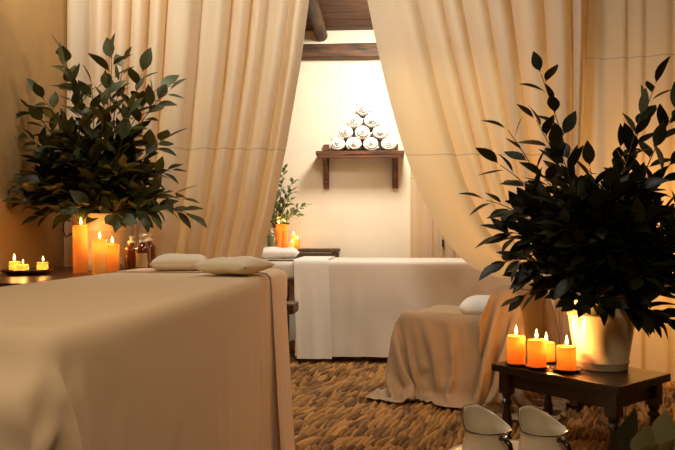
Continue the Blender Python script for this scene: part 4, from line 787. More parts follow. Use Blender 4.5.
0,0,0,0,-1,0,0,0,0,0,0,0,1,0,0,0,0,0,0,0,-1,1,0,0,0,0,0,1,-1,0,0,0,0,28,1,0,0,-1,0,0,0,-1,0,0,0,0,0,0,1,0,0,0,0,-1,0,0,0,0,1,0,0,-1,0,0,0,0,0,0,0,0,0,0,0,0,0,0,0,0,0,0,0,0,1,0,0,0,
0,0,0,0,-1,0,0,0,0,0,0,0,1,0,0,-1,0,0,0,0,1,0,0,-1,0,28,-1,0,0,-1,0,0,0,1,0,0,1,0,0,0,-1,0,0,0,0,0,0,1,0,0,-1,0,0,0,0,0,0,0,0,0,0,0,0,0,0,0,0,0,0,0,0,0,0,0,0,0,0,0,0,0,0,0,1,0,0,0,
0,0,0,0,0,0,0,1,0,0,0,0,0,0,0,1,-1,27,0,0,0,1,0,0,0,0,0,0,-1,0,0,0,0,0,1,0,0,0,0,-1,0,0,0,0,1,0,0,0,0,0,0,0,0,0,0,0,0,0,0,0,0,0,0,0,0,0,0,0,0,0,0,0,0,0,0,0,0,0,0,1,0,0,0,0,0,0,0,0,
0,0,0,0,-1,0,1,27,0,0,0,0,0,0,1,0,0,0,0,0,0,0,0,0,-1,0,0,0,0,0,1,0,0,0,-1,0,0,0,0,0,0,0,0,0,0,0,0,0,0,0,0,0,0,0,0,0,0,0,0,0,0,0,0,0,0,0,1,0,0,-1,0,0,0,0,0,0,0,0,0,0,0,0,1,0,0,27,0,
0,0,1,0,0,-1,0,0,0,0,0,0,0,0,0,0,0,1,0,0,0,-1,0,0,0,0,0,1,0,0,0,0,0,0,0,0,0,0,0,0,0,0,0,0,0,0,0,-1,0,0,0,0,0,1,0,0,0,-1,0,0,0,0,0,1,0,0,0,0,0,1,0,-1,0,0,0,0,28,0,1,0,-1,0,0,0,0,0,0,
0,0,0,0,0,0,0,0,-1,0,0,0,0,1,0,0,0,0,-1,0,0,0,0,0,0,0,0,0,0,0,0,0,0,0,0,0,0,0,1,0,0,0,0,0,-1,0,0,0,0,1,0,0,0,0,-1,0,1,0,0,0,-1,0,2,0,0,0,0,28,0,-1,0,0,0,0,0,0,0,0,0,0,0,0,0,0,0,1,0,
0,0,0,0,-1,0,0,0,0,0,0,0,0,0,0,0,0,0,0,0,0,0,0,0,0,0,0,0,0,0,0,0,0,0,0,0,0,1,0,0,-1,0,0,0,0,0,0,-1,0,0,0,0,0,-1,0,0,0,1,28,0,0,0,0,0,0,0,0,0,0,0,0,0,0,0,0,0,-1,0,0,0,0,0,0,0,1,0,0,
0,0,0,0,0,0,0,0,0,0,0,0,0,0,0,0,0,0,0,0,0,0,0,0,0,0,0,0,-1,0,0,0,0,1,0,0,0,0,0,0,0,0,0,0,1,0,0,0,-1,27,0,0,0,0,0,0,0,1,0,0,-1,0,0,0,0,0,1,0,0,0,0,0,0,0,0,-1,0,0,0,0,0,0,0,0,0,0,0,0,
0,0,0,0,0,0,0,0,0,0,0,0,0,0,0,0,0,0,0,0,1,0,0,-1,0,0,1,0,0,0,0,0,0,1,-1,0,0,0,0,28,0,0,0,0,0,0,0,-1,0,0,1,0,0,0,0,0,-1,0,0,0,0,0,0,0,0,0,0,0,1,0,0,0,0,0,0,0,0,0,0,0,0,0,0,0,0,0,0,0,
-1,0,0,0,0,0,1,0,0,0,-1,0,0,0,0,0,-1,0,0,1,0,0,0,-1,0,0,0,0,0,27,0,0,0,1,0,0,0,-1,0,0,1,0,0,0,0,0,0,0,0,0,0,0,0,0,0,0,0,0,-1,0,0,0,0,0,0,0,0,0,0,0,0,0,0,0,0,0,0,0,1,0,0,0,0,0,-1,0,
0,0,0,0,0,1,0,0,0,0,0,-1,0,1,0,0,0,0,0,0,0,28,0,0,0,-1,0,0,0,1,0,0,-1,0,0,0,0,0,0,0,0,0,0,0,0,0,0,0,0,0,0,0,0,0,0,0,0,0,0,0,0,0,0,0,0,0,0,0,0,0,0,0,0,0,0,0,0,0,1,0,0,0,0,-1,0,0,0,0,
0,1,0,-1,0,0,0,0,0,0,0,28,0,0,0,0,0,0,0,0,0,0,0,0,0,0,0,0,0,0,0,0,0,0,0,0,0,0,0,0,0,0,0,0,0,0,0,0,0,0,0,0,0,0,0,0,0,0,0,0,0,0,0,0,0,0,0,0,-1,0,0,0,0,0,0,0,0,0,0,-1,0,0,0,1,0,0,0,0,
1,28,0,-1,0,0,0,0,0,0,0,0,0,0,0,0,0,0,0,0,0,0,0,0,0,0,0,0,0,0,0,0,0,0,0,0,0,0,0,0,0,0,0,0,0,0,0,0,0,0,0,0,0,0,0,0,0,0,0,0,0,0,0,0,0,0,0,0,1,0,0,0,0,-1,0,0,0,0,-1,27,0,0,0,0,0,0,0,0,
0,0,0,0,-1,0,0,0,1,0,0,0,0,0,0,0,0,0,0,1,0,0,0,0,0,0,0,0,0,0,0,0,0,0,0,0,0,0,0,0,0,-1,0,0,0,0,0,0,0,0,0,0,0,0,0,0,0,0,-1,0,-1,0,0,0,0,0,0,-1,0,27,0,1,0,0,0,0,0,0,0,0,0,0,1,0,0,0,-1,
0,0,0,0,0,0,0,0,0,0,-1,0,0,0,0,0,0,0,0,0,0,0,0,0,0,0,0,0,0,0,0,0,1,0,0,0,0,0,0,0,0,0,0,-1,0,0,0,0,0,0,0,1,0,0,0,-1,0,0,1,0,27,0,0,0,0,0,0,0,0,0,0,0,0,0,0,0,0,0,0,0,0,0,0,0,0,0,0,0,
0,0,0,0,0,0,0,0,0,0,0,0,0,0,0,0,0,0,0,0,0,0,0,0,0,0,0,0,0,0,0,0,0,1,0,0,0,0,0,0,0,0,0,0,0,1,0,0,0,0,27,1,0,0,0,0,0,0,0,0,0,0,-1,0,0,0,1,0,0,0,0,0,0,0,0,0,0,0,0,0,0,0,0,0,0,0,0,0,0,
0,0,0,0,0,0,0,0,0,0,0,0,0,0,0,0,0,0,0,0,0,0,0,0,0,0,0,0,0,0,0,0,0,0,0,0,-1,0,0,28,-1,0,0,0,0,0,0,0,0,0,0,1,0,0,0,-1,0,0,0,0,0,0,0,0,0,0,0,0,0,0,0,0,0,0,0,0,0,0,0,0,0,0,0,0,0,0,0,0,
0,0,0,0,0,0,0,0,0,0,0,0,0,0,0,0,0,0,0,0,0,0,0,0,0,0,1,0,0,27,0,0,0,0,0,0,0,0,0,0,0,0,1,0,0,0,-1,0,0,0,0,0,0,0,0,0,0,0,0,0,0,0,0,0,0,0,0,0,0,0,0,0,0,0,0,0,0,0,1,-1,0,0,0,0,0,0,0,0,0,
0,0,0,0,0,0,0,0,0,0,0,0,0,0,0,0,0,0,28,0,0,0,0,0,0,0,0,0,0,0,0,-1,0,0,0,1,0,0,0,0,0,0,0,0,0,0,0,0,0,0,0,0,0,0,0,0,0,0,0,0,0,0,0,0,0,0,0,-1,1,0,0,0,0,0,0,0,0,0,0,0,0,0,0,0,0,0,0,0,0,
0,0,0,0,0,0,0,27,0,0,0,0,0,0,0,0,0,0,0,0,0,0,0,0,0,0,0,0,0,0,0,0,0,0,0,0,0,0,0,0,0,0,0,0,0,0,0,0,0,0,0,0,0,0,0,0,0,0,0,0,0,0,0,0,0,0,0,0,0,0,0,0,0,0,0,0,0,0,0,0,0,0,0,0,0,28,0,-1,0,
0,0,0,1,0,0,0,0,0,0,0,0,0,0,0,0,0,0,0,0,0,0,0,0,0,0,0,0,0,0,0,0,0,0,0,0,0,0,0,0,0,0,0,0,0,0,0,0,0,0,0,0,0,0,0,0,0,0,0,0,0,0,0,0,0,0,0,0,0,0,0,0,0,0,27,0,1,0,0,0,0,-1,0,0,0,0,0,0,0,
0,0,0,0,0,0,0,0,0,0,0,0,0,0,0,0,0,0,0,0,0,0,0,0,0,0,0,0,0,0,0,0,0,0,0,0,0,0,0,0,0,0,0,0,0,0,0,0,0,0,0,0,0,0,0,0,0,0,0,0,0,0,0,27,0,0,0,0,0,0,0,0,0,0,0,0,0,0,0,0,0,0,0,0,0,0,0,0,1,0,
0,0,-1,0,0,0,0,0,0,0,0,0,0,0,0,0,0,0,0,0,0,0,0,0,0,0,0,0,0,0,0,0,0,0,0,0,0,0,0,0,1,0,0,0,-1,0,0,0,0,1,0,28,0,0,-1,0,0,0,0,0,1,0,0,0,0,0,0,0,0,0,0,0,0,0,0,0,-1,0,0,0,1,0,0,0,0,0,0,0,
0,0,0,0,0,0,0,0,0,0,0,0,0,0,0,0,0,0,0,0,0,0,0,0,0,0,0,0,0,-1,-1,0,0,0,2,0,0,0,0,-1,0,27,0,0,1,0,0,0,0,0,-1,0,0,0,0,0,0,0,0,0,0,0,0,0,0,0,0,0,0,0,0,0,0,0,0,0,0,0,0,0,0,0,0,0,0,0,0,0,
0,0,0,0,0,0,0,0,0,0,0,0,1,0,0,0,0,0,0,1,0,-1,0,0,-1,0,1,0,0,0,0,28,0,0,0,0,0,0,0,0,0,0,0,-1,0,0,0,0,0,1,0,0,0,0,0,0,0,0,0,0,0,0,0,0,0,0,0,0,0,0,0,0,0,0,0,0,0,0,0,0,0,0,0,0,0,0,0,0,
0,0,-1,0,0,0,0,0,0,0,0,1,0,0,0,0,-1,0,0,0,0,27,0,0,0,0,0,0,1,0,0,0,0,1,0,0,0,0,0,-2,0,0,0,0,0,0,0,0,0,0,0,0,0,0,0,0,0,0,0,0,0,0,0,0,0,0,0,0,0,0,0,0,0,0,0,0,0,0,0,0,0,0,1,0,0,0,0,0,
0,0,1,-1,1,0,0,0,0,0,0,27,0,0,0,1,0,0,-1,0,0,0,0,0,0,0,0,0,0,1,0,0,0,0,0,0,0,0,-1,0,0,0,0,0,0,0,0,0,0,0,0,0,0,0,0,0,0,0,0,0,0,0,0,0,0,1,0,0,0,0,0,0,-1,0,0,0,0,0,0,0,-1,1,0,0,0,0,0,
0,0,29,0,0,0,-1,0,0,0,0,0,0,0,0,0,0,0,0,0,0,0,0,-1,0,0,0,0,0,1,0,0,0,0,0,0,0,0,0,0,0,0,0,0,0,0,0,0,0,0,0,0,0,0,0,0,-1,0,1,0,0,0,0,1,0,0,1,0,0,0,0,0,0,-1,0,0,0,0,0,0,27,0,1,-1,0,1,
-1,1,0,0,0,0,0,0,-1,0,0,0,0,0,0,1,0,0,-1,0,0,0,0,0,0,0,0,0,0,0,0,0,0,0,0,0,0,0,0,0,0,0,0,0,0,0,0,0,0,0,-1,0,0,0,0,-1,0,-1,-1,0,0,0,0,0,-1,1,0,0,0,0,0,1,29,0,-1,1,0,-1,1,-1,0,0,0,0,
-1,0,1,0,0,0,0,0,-1,0,0,0,1,0,0,0,0,0,0,0,0,0,0,0,0,0,0,0,0,0,0,0,0,0,0,0,0,0,-1,0,0,0,-1,0,0,-1,0,-1,0,-1,0,1,0,-1,0,0,0,1,2,0,0,1,0,0,1,-1,28,0,0,0,0,0,-1,0,0,0,0,0,1,-1,0,0,0,0,
0,0,1,0,0,-1,0,0,0,0,0,0,0,0,0,0,0,0,0,0,0,0,0,0,0,0,0,0,0,0,0,0,1,0,-1,0,1,-1,0,1,-1,1,0,1,-1,0,0,1,0,-1,0,-1,-1,-2,0,-1,-1,0,-2,0,28,-1,0,0,0,0,1,0,0,0,0,-1,0,1,0,0,0,0,-1,0,0,0,
0,1,0,0,0,-1,0,0,0,0,0,0,0,0,0,0,0,0,0,0,0,0,0,0,0,0,0,1,-1,0,1,0,-1,1,0,-1,1,0,0,0,0,0,0,0,0,1,-1,0,0,0,0,-1,1,-1,1,0,26,1,0,0,0,0,0,0,0,0,0,1,-1,0,0,0,0,0,1,0,0,-1,0,0,0,0,0,1,0,
0,0,0,0,0,0,0,0,0,0,0,0,0,0,0,0,0,0,0,0,-1,1,-1,0,0,1,-1,0,1,0,-1,0,0,1,0,-1,0,0,-1,1,0,-1,1,0,0,0,0,0,0,28,0,0,0,0,0,-1,0,0,0,0,0,1,0,0,0,-1,0,0,0,0,1,0,0,0,-1,0,0,0,0,0,0,0,0,0,0,
0,0,0,0,0,0,0,0,0,0,0,0,0,0,0,1,0,-1,0,1,-1,0,0,0,0,0,-1,0,1,-1,0,1,0,-1,1,0,-1,1,0,1,-1,0,28,0,-1,0,0,0,1,-1,0,0,0,0,0,0,0,0,1,0,0,-1,0,0,0,0,0,1,0,0,0,0,0,0,0,0,0,0,0,0,0,0,0,0,0,
0,0,0,0,0,0,0,-1,0,0,1,-1,0,1,0,-1,1,0,-1,1,0,-1,1,0,-1,0,1,-1,0,1,-1,0,0,0,0,27,0,1,-1,0,0,0,1,0,0,0,0,0,0,0,0,-1,0,0,1,0,0,0,0,-1,0,0,0,0,0,0,0,0,0,0,0,0,0,0,0,0,0,0,0,0,0,0,0,0,
0,1,0,-1,0,1,-1,0,0,1,-1,0,1,-1,0,1,-1,0,1,-1,0,1,-1,0,1,0,-1,1,-1,29,0,0,0,0,-1,0,0,0,0,0,0,0,0,-1,0,1,0,0,-1,0,0,0,0,1,0,0,-1,0,0,0,0,0,0,0,0,0,0,0,0,0,0,0,0,0,0,0,0,0,0,0,0,1,-1,
0,1,0,-1,0,1,-1,0,1,-1,0,1,-1,0,1,-1,0,1,0,-1,0,1,-1,1,24,0,0,1,0,1,0,0,0,0,-1,0,0,1,1,0,0,0,-1,1,0,0,0,0,0,0,0,1,0,0,0,0,0,0,0,0,0,0,0,0,0,0,0,0,0,0,0,0,0,0,0,-1,0,1,0,-1,0,1,-1,0,
1,-1,0,1,0,-1,1,0,-1,1,0,-1,0,1,-1,0,1,-1,27,0,0,0,-1,0,0,0,1,0,1,0,-1,-1,0,0,0,0,1,0,0,0,0,0,0,0,0,0,0,0,0,0,0,0,0,0,0,0,0,0,0,0,0,0,0,0,0,0,0,0,0,1,0,-1,0,1,-1,0,1,0,-1,1,-1,0,0,
0,0,0,1,-1,0,1,-1,0,1,-1,0,1,29,-1,0,0,1,0,0,0,-1,0,0,0,0,0,0,0,0,0,0,0,0,0,0,0,0,0,0,0,0,0,0,0,0,0,0,0,0,0,0,0,0,0,0,0,0,0,0,0,0,0,-1,0,0,1,-1,0,1,0,-1,0,1,-1,1,0,0,0,0,0,-1,1,-1,
0,1,-1,0,0,0,0,25,1,0,0,0,0,0,1,0,0,0,-1,1,0,0,1,0,0,0,0,-1,0,0,0,0,0,0,0,0,0,0,0,0,0,0,0,0,0,0,0,0,0,0,0,0,0,0,0,0,0,1,0,-1,0,1,0,-1,0,1,-1,0,1,-1,0,0,0,0,0,0,0,1,-1,0,0,0,0,0,-1,
14,0,0,0,0,0,0,0,0,0,0,0,0,0,0,0,1,-1,25,-25,0,-2,2,0,0,0,0,0,0,0,0,0,0,0,-1,1,0,0,0,0,0,0,0,0,0,0,20,-20,0,0,0,0,0,0,1,0,23,-24,0,0,2,-2,0,0,0,11,-10,-1,0,19,-19,0,0,0,0,0,1,-1,0,
0,0,0,0,3,15,-18,0,0,27,-27,19,-19,0,0,-1,5,-12,8,21,-19,4,1,-3,23,-17,-2,-1,3,2,4,-4,6,-4,-6,-1,0,-1,0,-1,0,0,0,-1,0,-20,23,5,13,-4,-9,-5,10,9,-27,-23,43,6,-25,-2,20,-18,0,26,-30,
3,1,0,-18,37,-19,0,12,-12,0,-1,8,0,0,0,0,0,10,3,12,-4,-21,-27,35,-1,-7,0,0,0,7,-24,33,-6,17,-9,4,4,-18,16,2,2,-3,1,-4,5,-9,6,0,1,0,1,0,0,0,0,0,1,1,0,-2,-2,-8,7,2,-1,-16,-15,31,-12,
-28,-9,25,0,5,-5,19,-37,11,21,-14,0,-1,-16,36,-18,5,-6,0,0,5,0,0,0,0,9,4,-30,0,2,34,-19,-8,7,6,-5,0,0,-9,29,0,-13,17,3,0,0,0,0,1,-1,1,-3,2,0,0,-4,4,0,0,0,0,1,0,0,0,0,-1,0,0,0,-2,1,
1,0,0,0,-2,1,0,2,-9,-15,-27,48,-27,-6,26,-32,30,-16,0,-2,-13,34,-37,37,-19,0,5,0,0,0,15,-6,-27,8,14,5,-28,26,-7,-24,36,-6,3,4,8,0,1,2,-2,5,0,0,0,0,0,0,0,1,-1,0,0,0,0,0,0,0,0,0,0,0,
0,0,0,0,0,0,0,0,0,0,-1,1,-2,0,1,-2,-6,3,-9,-21,16,13,-31,11,-2,17,-14,-1,-4,-12,32,-35,38,-19,8,0,0,12,-25,-5,10,4,-8,4,23,-22,19,-6,-23,27,6,7,2,-7,-5,11,-1,2,1,2,-1,1,-1,1,-1,0,0,
0,-1,1,1,0,0,0,0,0,-1,0,0,0,0,1,-1,1,-1,-1,0,0,1,-4,2,0,2,-3,1,-2,-8,6,-2,-15,5,-9,-14,4,23,-9,5,-13,-3,13,-12,15,-8,0,9,-20,9,2,0,0,0,-7,-4,36,-37,6,29,-6,5,3,-1,-1,2,-6,0,7,0,1,
-3,3,1,-1,1,-1,1,-1,0,0,0,0,0,0,0,0,1,0,0,0,0,-1,0,0,1,-1,0,-1,-1,1,-1,0,-4,-1,-3,-2,10,-15,-6,-7,-9,21,-9,-5,-4,18,-18,9,-9,7,-11,28,-35,2,-11,8,1,0,0,0,0,0,0,3,6,10,-4,10,-3,0,3,
0,-3,3,0,-1,3,0,0,0,-3,2,0,2,-1,0,0,1,0,-1,0,0,0,0,0,0,0,0,0,0,1,-1,0,0,0,0,-1,0,-1,0,-2,-2,1,3,1,-4,-21,9,7,-26,9,0,4,-17,13,0,0,-4,24,-43,17,-2,2,0,0,0,0,0,0,4,-2,2,21,-3,-2,-3,6,
-1,0,3,0,-1,1,-3,-1,6,1,0,0,-2,0,1,0,0,0,0,0,1,0,0,0,0,0,0,0,0,0,0,-1,-1,1,0,-1,0,1,0,-2,-1,0,-3,3,1,0,-14,4,1,-7,6,-12,-3,-9,9,5,-5,0,0,-20,37,-17,0,0,0,0,0,0,0,3,-7,20,-23,23,8,
-2,-1,1,2,0,0,1,0,0,1,0,0,1,0,0,1,0,-3,2,0,0,1,-1,0,0,0,0,0,0,0,0,0,0,0,0,0,0,-1,1,-1,0,1,-2,1,-1,0,0,3,-10,6,0,0,0,-1,-4,-5,-5,-1,-3,8,3,-2,-14,-8,8,0,0,0,0,0,0,0,-2,14,-8,16,-8,5,
7,-2,-1,3,0,0,1,0,0,0,1,-1,2,0,0,0,0,0,0,0,1,-1,1,0,0,0,0,0,0,-1,0,0,0,1,0,-1,0,0,-1,1,0,0,-2,-1,1,0,0,-7,3,1,0,-1,2,-1,-4,-1,-14,11,7,2,-23,-14,33,-29,10,0,0,0,0,0,2,3,10,5,2,-2,1,
-4,-1,6,-1,0,2,1,0,1,0,-1,2,0,1,0,0,-2,2,0,0,0,0,0,0,0,0,0,0,0,0,1,0,0,0,-1,0,0,0,-1,1,-1,0,0,-1,1,0,-1,-1,0,1,-1,0,1,-2,-4,1,-7,4,-24,10,-21,2,16,-19,19,16,0,24,4,-2,-3,-4,-4,4,2,
1,-1,0,0,-2,-1,4,-1,1,1,1,1,0,0,-1,-1,3,1,1,-1,0,0,1,-1,0,1,0,0,0,0,-1,0,0,0,0,0,0,0,1,-1,1,-1,-1,1,0,0,-1,-1,0,0,-2,0,-1,1,0,-1,-4,1,2,-1,-2,1,-38,9,10,19,-18,21,-37,1,-25,12,23,
-12,-5,14,11,3,0,-1,-3,1,2,-1,-1,3,0,2,-1,1,1,1,-1,1,-1,2,0,1,-1,0,0,-1,1,0,0,0,0,0,1,0,0,0,0,0,0,0,-1,1,-1,0,0,-1,0,0,-1,0,-1,-2,0,0,0,0,0,-4,0,3,-1,1,3,-6,2,-8,14,-17,1,-32,21,2,
-2,3,-4,12,-9,8,-3,2,8,4,0,0,-2,1,0,-1,1,1,3,0,1,0,0,0,1,-2,3,0,0,0,0,0,1,0,0,-1,0,0,0,0,0,0,0,0,0,0,0,0,0,-1,0,1,0,-1,-2,0,0,-1,0,0,1,0,-5,0,3,0,0,2,-5,2,1,-7,-1,-16,-6,8,0,5,-5,
-12,7,-12,36,-2,-3,0,-3,5,3,1,0,0,0,0,1,0,2,0,1,1,1,0,0,1,0,0,-1,1,0,0,0,0,0,1,0,0,0,0,0,0,0,0,0,-1,1,-1,0,0,0,-1,0,-1,0,-1,-1,0,0,0,-1,-5,1,3,0,0,1,-3,3,-2,-9,-4,-28,9,9,3,0,8,-3,
-9,-9,30,0,3,-2,-4,0,-2,6,2,1,-1,0,0,0,1,0,3,0,1,1,-1,-1,3,0,1,-1,1,-1,0,1,-1,0,0,0,0,0,0,0,0,0,0,0,1,-1,0,0,-1,0,1,0,-2,-1,0,-1,0,0,-1,-4,0,2,1,0,1,0,0,-8,-6,1,3,-2,-18,8,0,0,-16,
28,-11,6,12,0,-3,4,-1,-3,0,-2,2,3,1,0,0,0,0,0,2,1,1,1,0,1,-2,3,1,-1,0,0,0,0,1,0,0,0,0,0,0,-1,0,0,0,0,0,1,-1,0,0,-1,0,0,-1,-1,-1,-1,0,-1,-3,0,2,2,-2,2,-1,-2,-8,-1,1,-2,-2,2,-1,-8,0,
0,0,-17,20,6,-1,6,4,-1,3,-1,-4,0,-1,1,4,1,0,0,0,1,-1,3,0,1,2,0,0,1,0,1,-1,0,1,-1,0,0,0,0,0,0,0,1,0,0,0,0,0,-1,1,0,-2,1,-1,-1,-1,0,-2,0,0,-3,-1,2,1,-1,2,0,-5,-6,-1,0,-1,2,-1,-2,0,-7,
-1,0,0,0,6,0,-1,1,4,5,1,3,-1,-1,-1,-1,0,3,2,0,0,0,1,0,3,0,2,-1,2,0,1,-1,1,0,-1,1,0,0,0,0,-1,0,0,0,0,0,0,0,0,0,0,0,0,-1,1,-2,-1,-2,1,-1,-4,0,2,1,-1,0,1,-7,-4,0,0,0,0,-2,1,0,-1,-3,-5,
0,0,0,11,-5,0,-1,0,1,4,2,5,0,1,-1,-1,-1,2,3,0,0,-1,2,1,2,0,2,0,0,1,0,0,0,0,0,0,0,0,0,1,0,0,0,0,0,0,0,0,0,-1,0,-1,0,-1,-1,-1,0,-2,-2,0,1,0,0,1,0,-8,-3,0,0,0,0,-1,1,0,1,2,0,11,-13,0,
5,1,3,1,-3,-2,-1,0,3,4,4,1,1,0,-1,-1,0,4,0,1,-1,2,2,1,2,0,1,1,0,-1,0,1,0,0,-1,0,0,0,0,0,0,0,0,0,0,0,0,0,0,0,0,-2,-1,-1,-2,-1,-1,1,0,1,0,-3,-7,-2,1,0,0,0,0,2,0,1,0,-1,-1,-25,3,0,15,
-3,-2,-1,2,-1,-1,0,0,0,1,2,3,1,2,-1,0,-1,3,0,1,-1,3,3,0,1,1,0,0,1,-1,0,0,0,1,0,0,0,0,0,0,0,0,0,-1,0,0,0,-1,0,-1,0,-2,-1,-1,-2,0,0,2,-1,-5,-5,0,0,0,1,0,1,0,0,0,0,-1,-1,0,-5,-5,4,2,4,
2,0,0,1,-2,-1,0,-1,0,1,0,3,2,2,0,0,-1,4,-1,-1,1,3,1,2,-1,3,0,0,0,1,-1,0,0,0,0,0,0,0,0,0,0,0,1,0,0,0,-1,-2,1,-2,-2,-1,-1,-1,0,2,-4,-5,-2,0,0,1,0,0,0,0,0,1,-1,1,0,-1,0,0,-9,9,1,-5,0,
0,1,1,3,0,-1,1,-1,0,1,0,0,3,2,1,1,-1,2,2,-2,2,5,0,1,1,0,0,1,-1,1,0,0,0,0,0,0,0,0,0,-1,0,0,0,0,0,-1,0,-2,-2,-1,-1,-2,1,3,-6,-4,-1,0,1,0,0,-1,0,1,0,0,-1,1,-2,0,1,0,0,0,10,1,0,-2,-1,0,
0,0,1,1,0,0,0,-1,0,1,0,1,2,3,1,1,0,1,-1,4,4,0,0,2,0,-1,0,0,0,0,0,0,0,0,0,0,0,1,0,0,-1,1,-1,0,-1,-3,-1,-1,-4,3,0,-7,-2,0,0,0,0,0,0,1,1,-1,0,0,-1,0,0,0,0,1,1,-2,8,2,3,1,-5,-1,0,1,0,
-1,0,1,0,0,0,0,0,0,1,1,2,2,3,1,-2,-1,7,4,-2,2,0,0,1,0,0,0,0,0,0,0,0,0,-1,0,0,0,1,-1,1,-2,-3,0,-2,-4,4,-4,-4,-1,0,0,0,-1,0,0,0,1,-1,0,0,0,0,0,0,0,-1,-1,-2,1,-2,0,1,3,8,-3,0,0,1,1,0,
0,0,1,0,-1,0,0,0,0,1,1,2,4,4,-4,0,12,2,-2,-1,-2,1,0,0,0,0,0,0,0,0,0,1,0,0,0,0,0,1,0,-3,-4,-6,4,-6,-2,-1,0,0,0,0,1,0,0,0,-2,1,-1,-1,-1,-2,-1,-1,-1,7,-1,0,-1,-1,1,1,0,0,5,1,-1,0,0,1,
1,0,1,0,1,0,0,-1,0,0,1,1,0,3,7,-3,-1,5,-3,1,0,-1,0,-1,0,0,0,0,0,0,0,0,0,0,0,0,-1,0,1,5,-11,-3,1,-1,3,0,0,0,-1,0,0,0,-1,0,1,-2,-1,0,0,0,0,-1,-1,-8,-2,2,-1,13,-8,0,0,0,0,0,1,-1,1,-1,
0,1,-1,1,1,0,2,1,0,-1,0,0,1,0,-2,6,-13,-1,5,4,4,0,0,0,0,0,0,0,0,0,0,0,0,0,-1,-1,0,-6,-5,8,3,0,-1,5,-4,0,0,0,0,0,0,-1,0,-2,-2,-1,0,-1,-2,0,-2,-1,0,0,1,-3,1,4,8,-7,0,-1,0,0,0,1,0,1,0,
0,1,-1,-1,1,0,1,1,1,0,1,-1,1,1,-3,15,-11,2,3,-2,0,0,1,-1,0,0,0,0,0,1,0,0,0,0,-2,-3,3,4,-7,1,8,-4,-4,-1,0,-1,-1,0,-2,-3,-1,-2,0,-1,-1,0,0,0,0,0,1,-1,0,-1,0,0,-4,0,1,0,1,1,0,1,0,1,0,
1,1,0,2,1,0,0,0,0,1,1,0,1,1,3,2,-1,14,-4,-7,-1,1,0,1,1,0,0,-1,0,0,-1,1,0,1,0,3,3,3,-5,-15,11,-5,-4,-2,-2,-2,-2,-1,-2,0,1,0,0,-1,1,0,0,-1,1,-1,1,-1,1,-1,1,-1,-1,-3,0,7,-3,-1,0,0,-1,
0,-1,1,-1,0,0,-1,1,0,1,0,0,0,0,0,1,1,2,2,7,9,2,-3,-1,-2,0,-1,0,0,0,2,0,1,0,-1,0,-1,0,0,3,-1,2,0,-16,-4,-1,-2,1,-1,1,0,0,0,0,-1,1,2,0,1,-1,1,-1,1,0,0,0,0,0,1,-1,-3,0,-1,3,1,0,1,0,1,
0,-1,1,-1,1,0,0,0,0,0,1,0,1,0,1,-1,-1,-1,1,-2,-1,1,1,1,0,-1,-1,0,0,-1,1,-1,0,0,0,0,1,0,-2,1,3,1,-2,0,0,1,-1,1,-1,0,0,0,-1,1,-1,-1,-1,0,0,0,0,0,0,1,-1,1,0,0,1,-2,0,2,0,1,-1,0,-1,-1,
1,1,-1,1,-1,1,-1,1,-1,1,-1,1,0,0,0,0,0,3,-3,1,-5,0,-1,0,0,1,1,0,0,0,-1,0,0,0,0,0,0,0,0,0,4,1,1,0,0,0,0,-1,1,-1,1,-1,0,0,0,-1,1,-1,0,0,0,0,-1,0,0,0,0,0,-1,1,0,0,0,-2,1,-1,1,1,-1,0,0,
0,0,0,1,-1,1,-1,1,-1,0,1,-1,1,0,0,-2,1,0,0,0,0,0,0,0,0,0,0,0,0,0,0,0,0,0,0,0,0,0,-1,2,-1,-1,0,0,1,-1,0,0,0,1,-1,0,1,-1,1,0,0,0,-1,1,-1,1,-1,0,0,0,-2,1,-1,1,1,0,0,1,-1,1,-1,1,-1,1,
-1,0,0,-1,1,-1,1,-1,0,1,-1,1,-1,1,0,0,0,0,0,0,0,0,0,0,0,0,0,0,0,0,0,0,0,0,0,-1,0,0,1,0,0,0,-1,1,0,0,0,-1,1,0,0,0,0,0,-1,1,0,0,0,0,0,0,-1,1,-1,0,0,0,0,0,0,0,0,0,0,0,0,0,0,0,0,1,0,0,
0,0,0,-1,1,-1,1,0,0,0,0,0,0,0,0,0,0,0,0,0,0,0,0,0,0,0,0,0,0,0,0,0,0,0,-1,1,0,0,0,-1,1,0,0,0,-1,1,-1,1,0,0,0,-1,1,-1,1,-1,1,-1,0,-1,0,0,1,-1,1,-1,1,-1,1,-1,1,-1,1,0,0,0,-1,1,-1,1,0,
0,0,0,0,-1,1,0,0,0,0,0,0,0,0,0,0,0,0,0,0,0,0,0,0,0,0,0,0,0,-1,1,0,0,0,-1,1,0,0,0,-1,1,0,0,0,-1,1,-1,1,0,0,0,0,0,0,0,-1,1,0,0,-1,1,-1,1,-1,1,-1,1,0,0,0,-1,1,-1,1,0,0,0,-1,1,-1,1,-1,
1,-1,1,0,0,0,0,0,0,0,0,0,0,0,0,0,0,0,0,0,0,0,0,-1,1,0,-1,1,-1,1,0,-1,1,-1,1,0,0,0,-1,1,0,0,0,0,0,-1,1,-1,1,-1,1,0,-1,1,-1,1,-1,1,-1,1,0,0,0,-1,1,-1,1,0,0,0,-1,1,-1,1,0,0,0,0,0,0,0,
0,0,0,0,0,0,0,0,0,0,0,0,0,0,0,0,0,0,0,-1,1,-1,1,0,0,0,-1,1,0,0,0,0,0,-1,1,0,0,0,-1,1,-1,1,0,0,0,0,0,0,-1,1,0,0,0,0,0,0,0,-1,1,-1,1,0,0,0,-1,1,-1,1,0,0,0,-1,1,-1,1,0,-1,1,0,0,0,0,0,
0,0,0,0,0,0,0,0,0,0,0,0,0,0,0,0,0,-1,1,-1,1,0,0,0,-1,1,-1,1,0,0,0,-1,1,0,0,0,0,0,0,0,0,0,-1,0,0,-1,1,-1,1,-1,1,0,0,0,0,0,-1,1,-1,1,0,0,0,-1,1,-1,1,0,0,0,0,0,0,0,0,0,0,0,0,0,0,0,0,0,
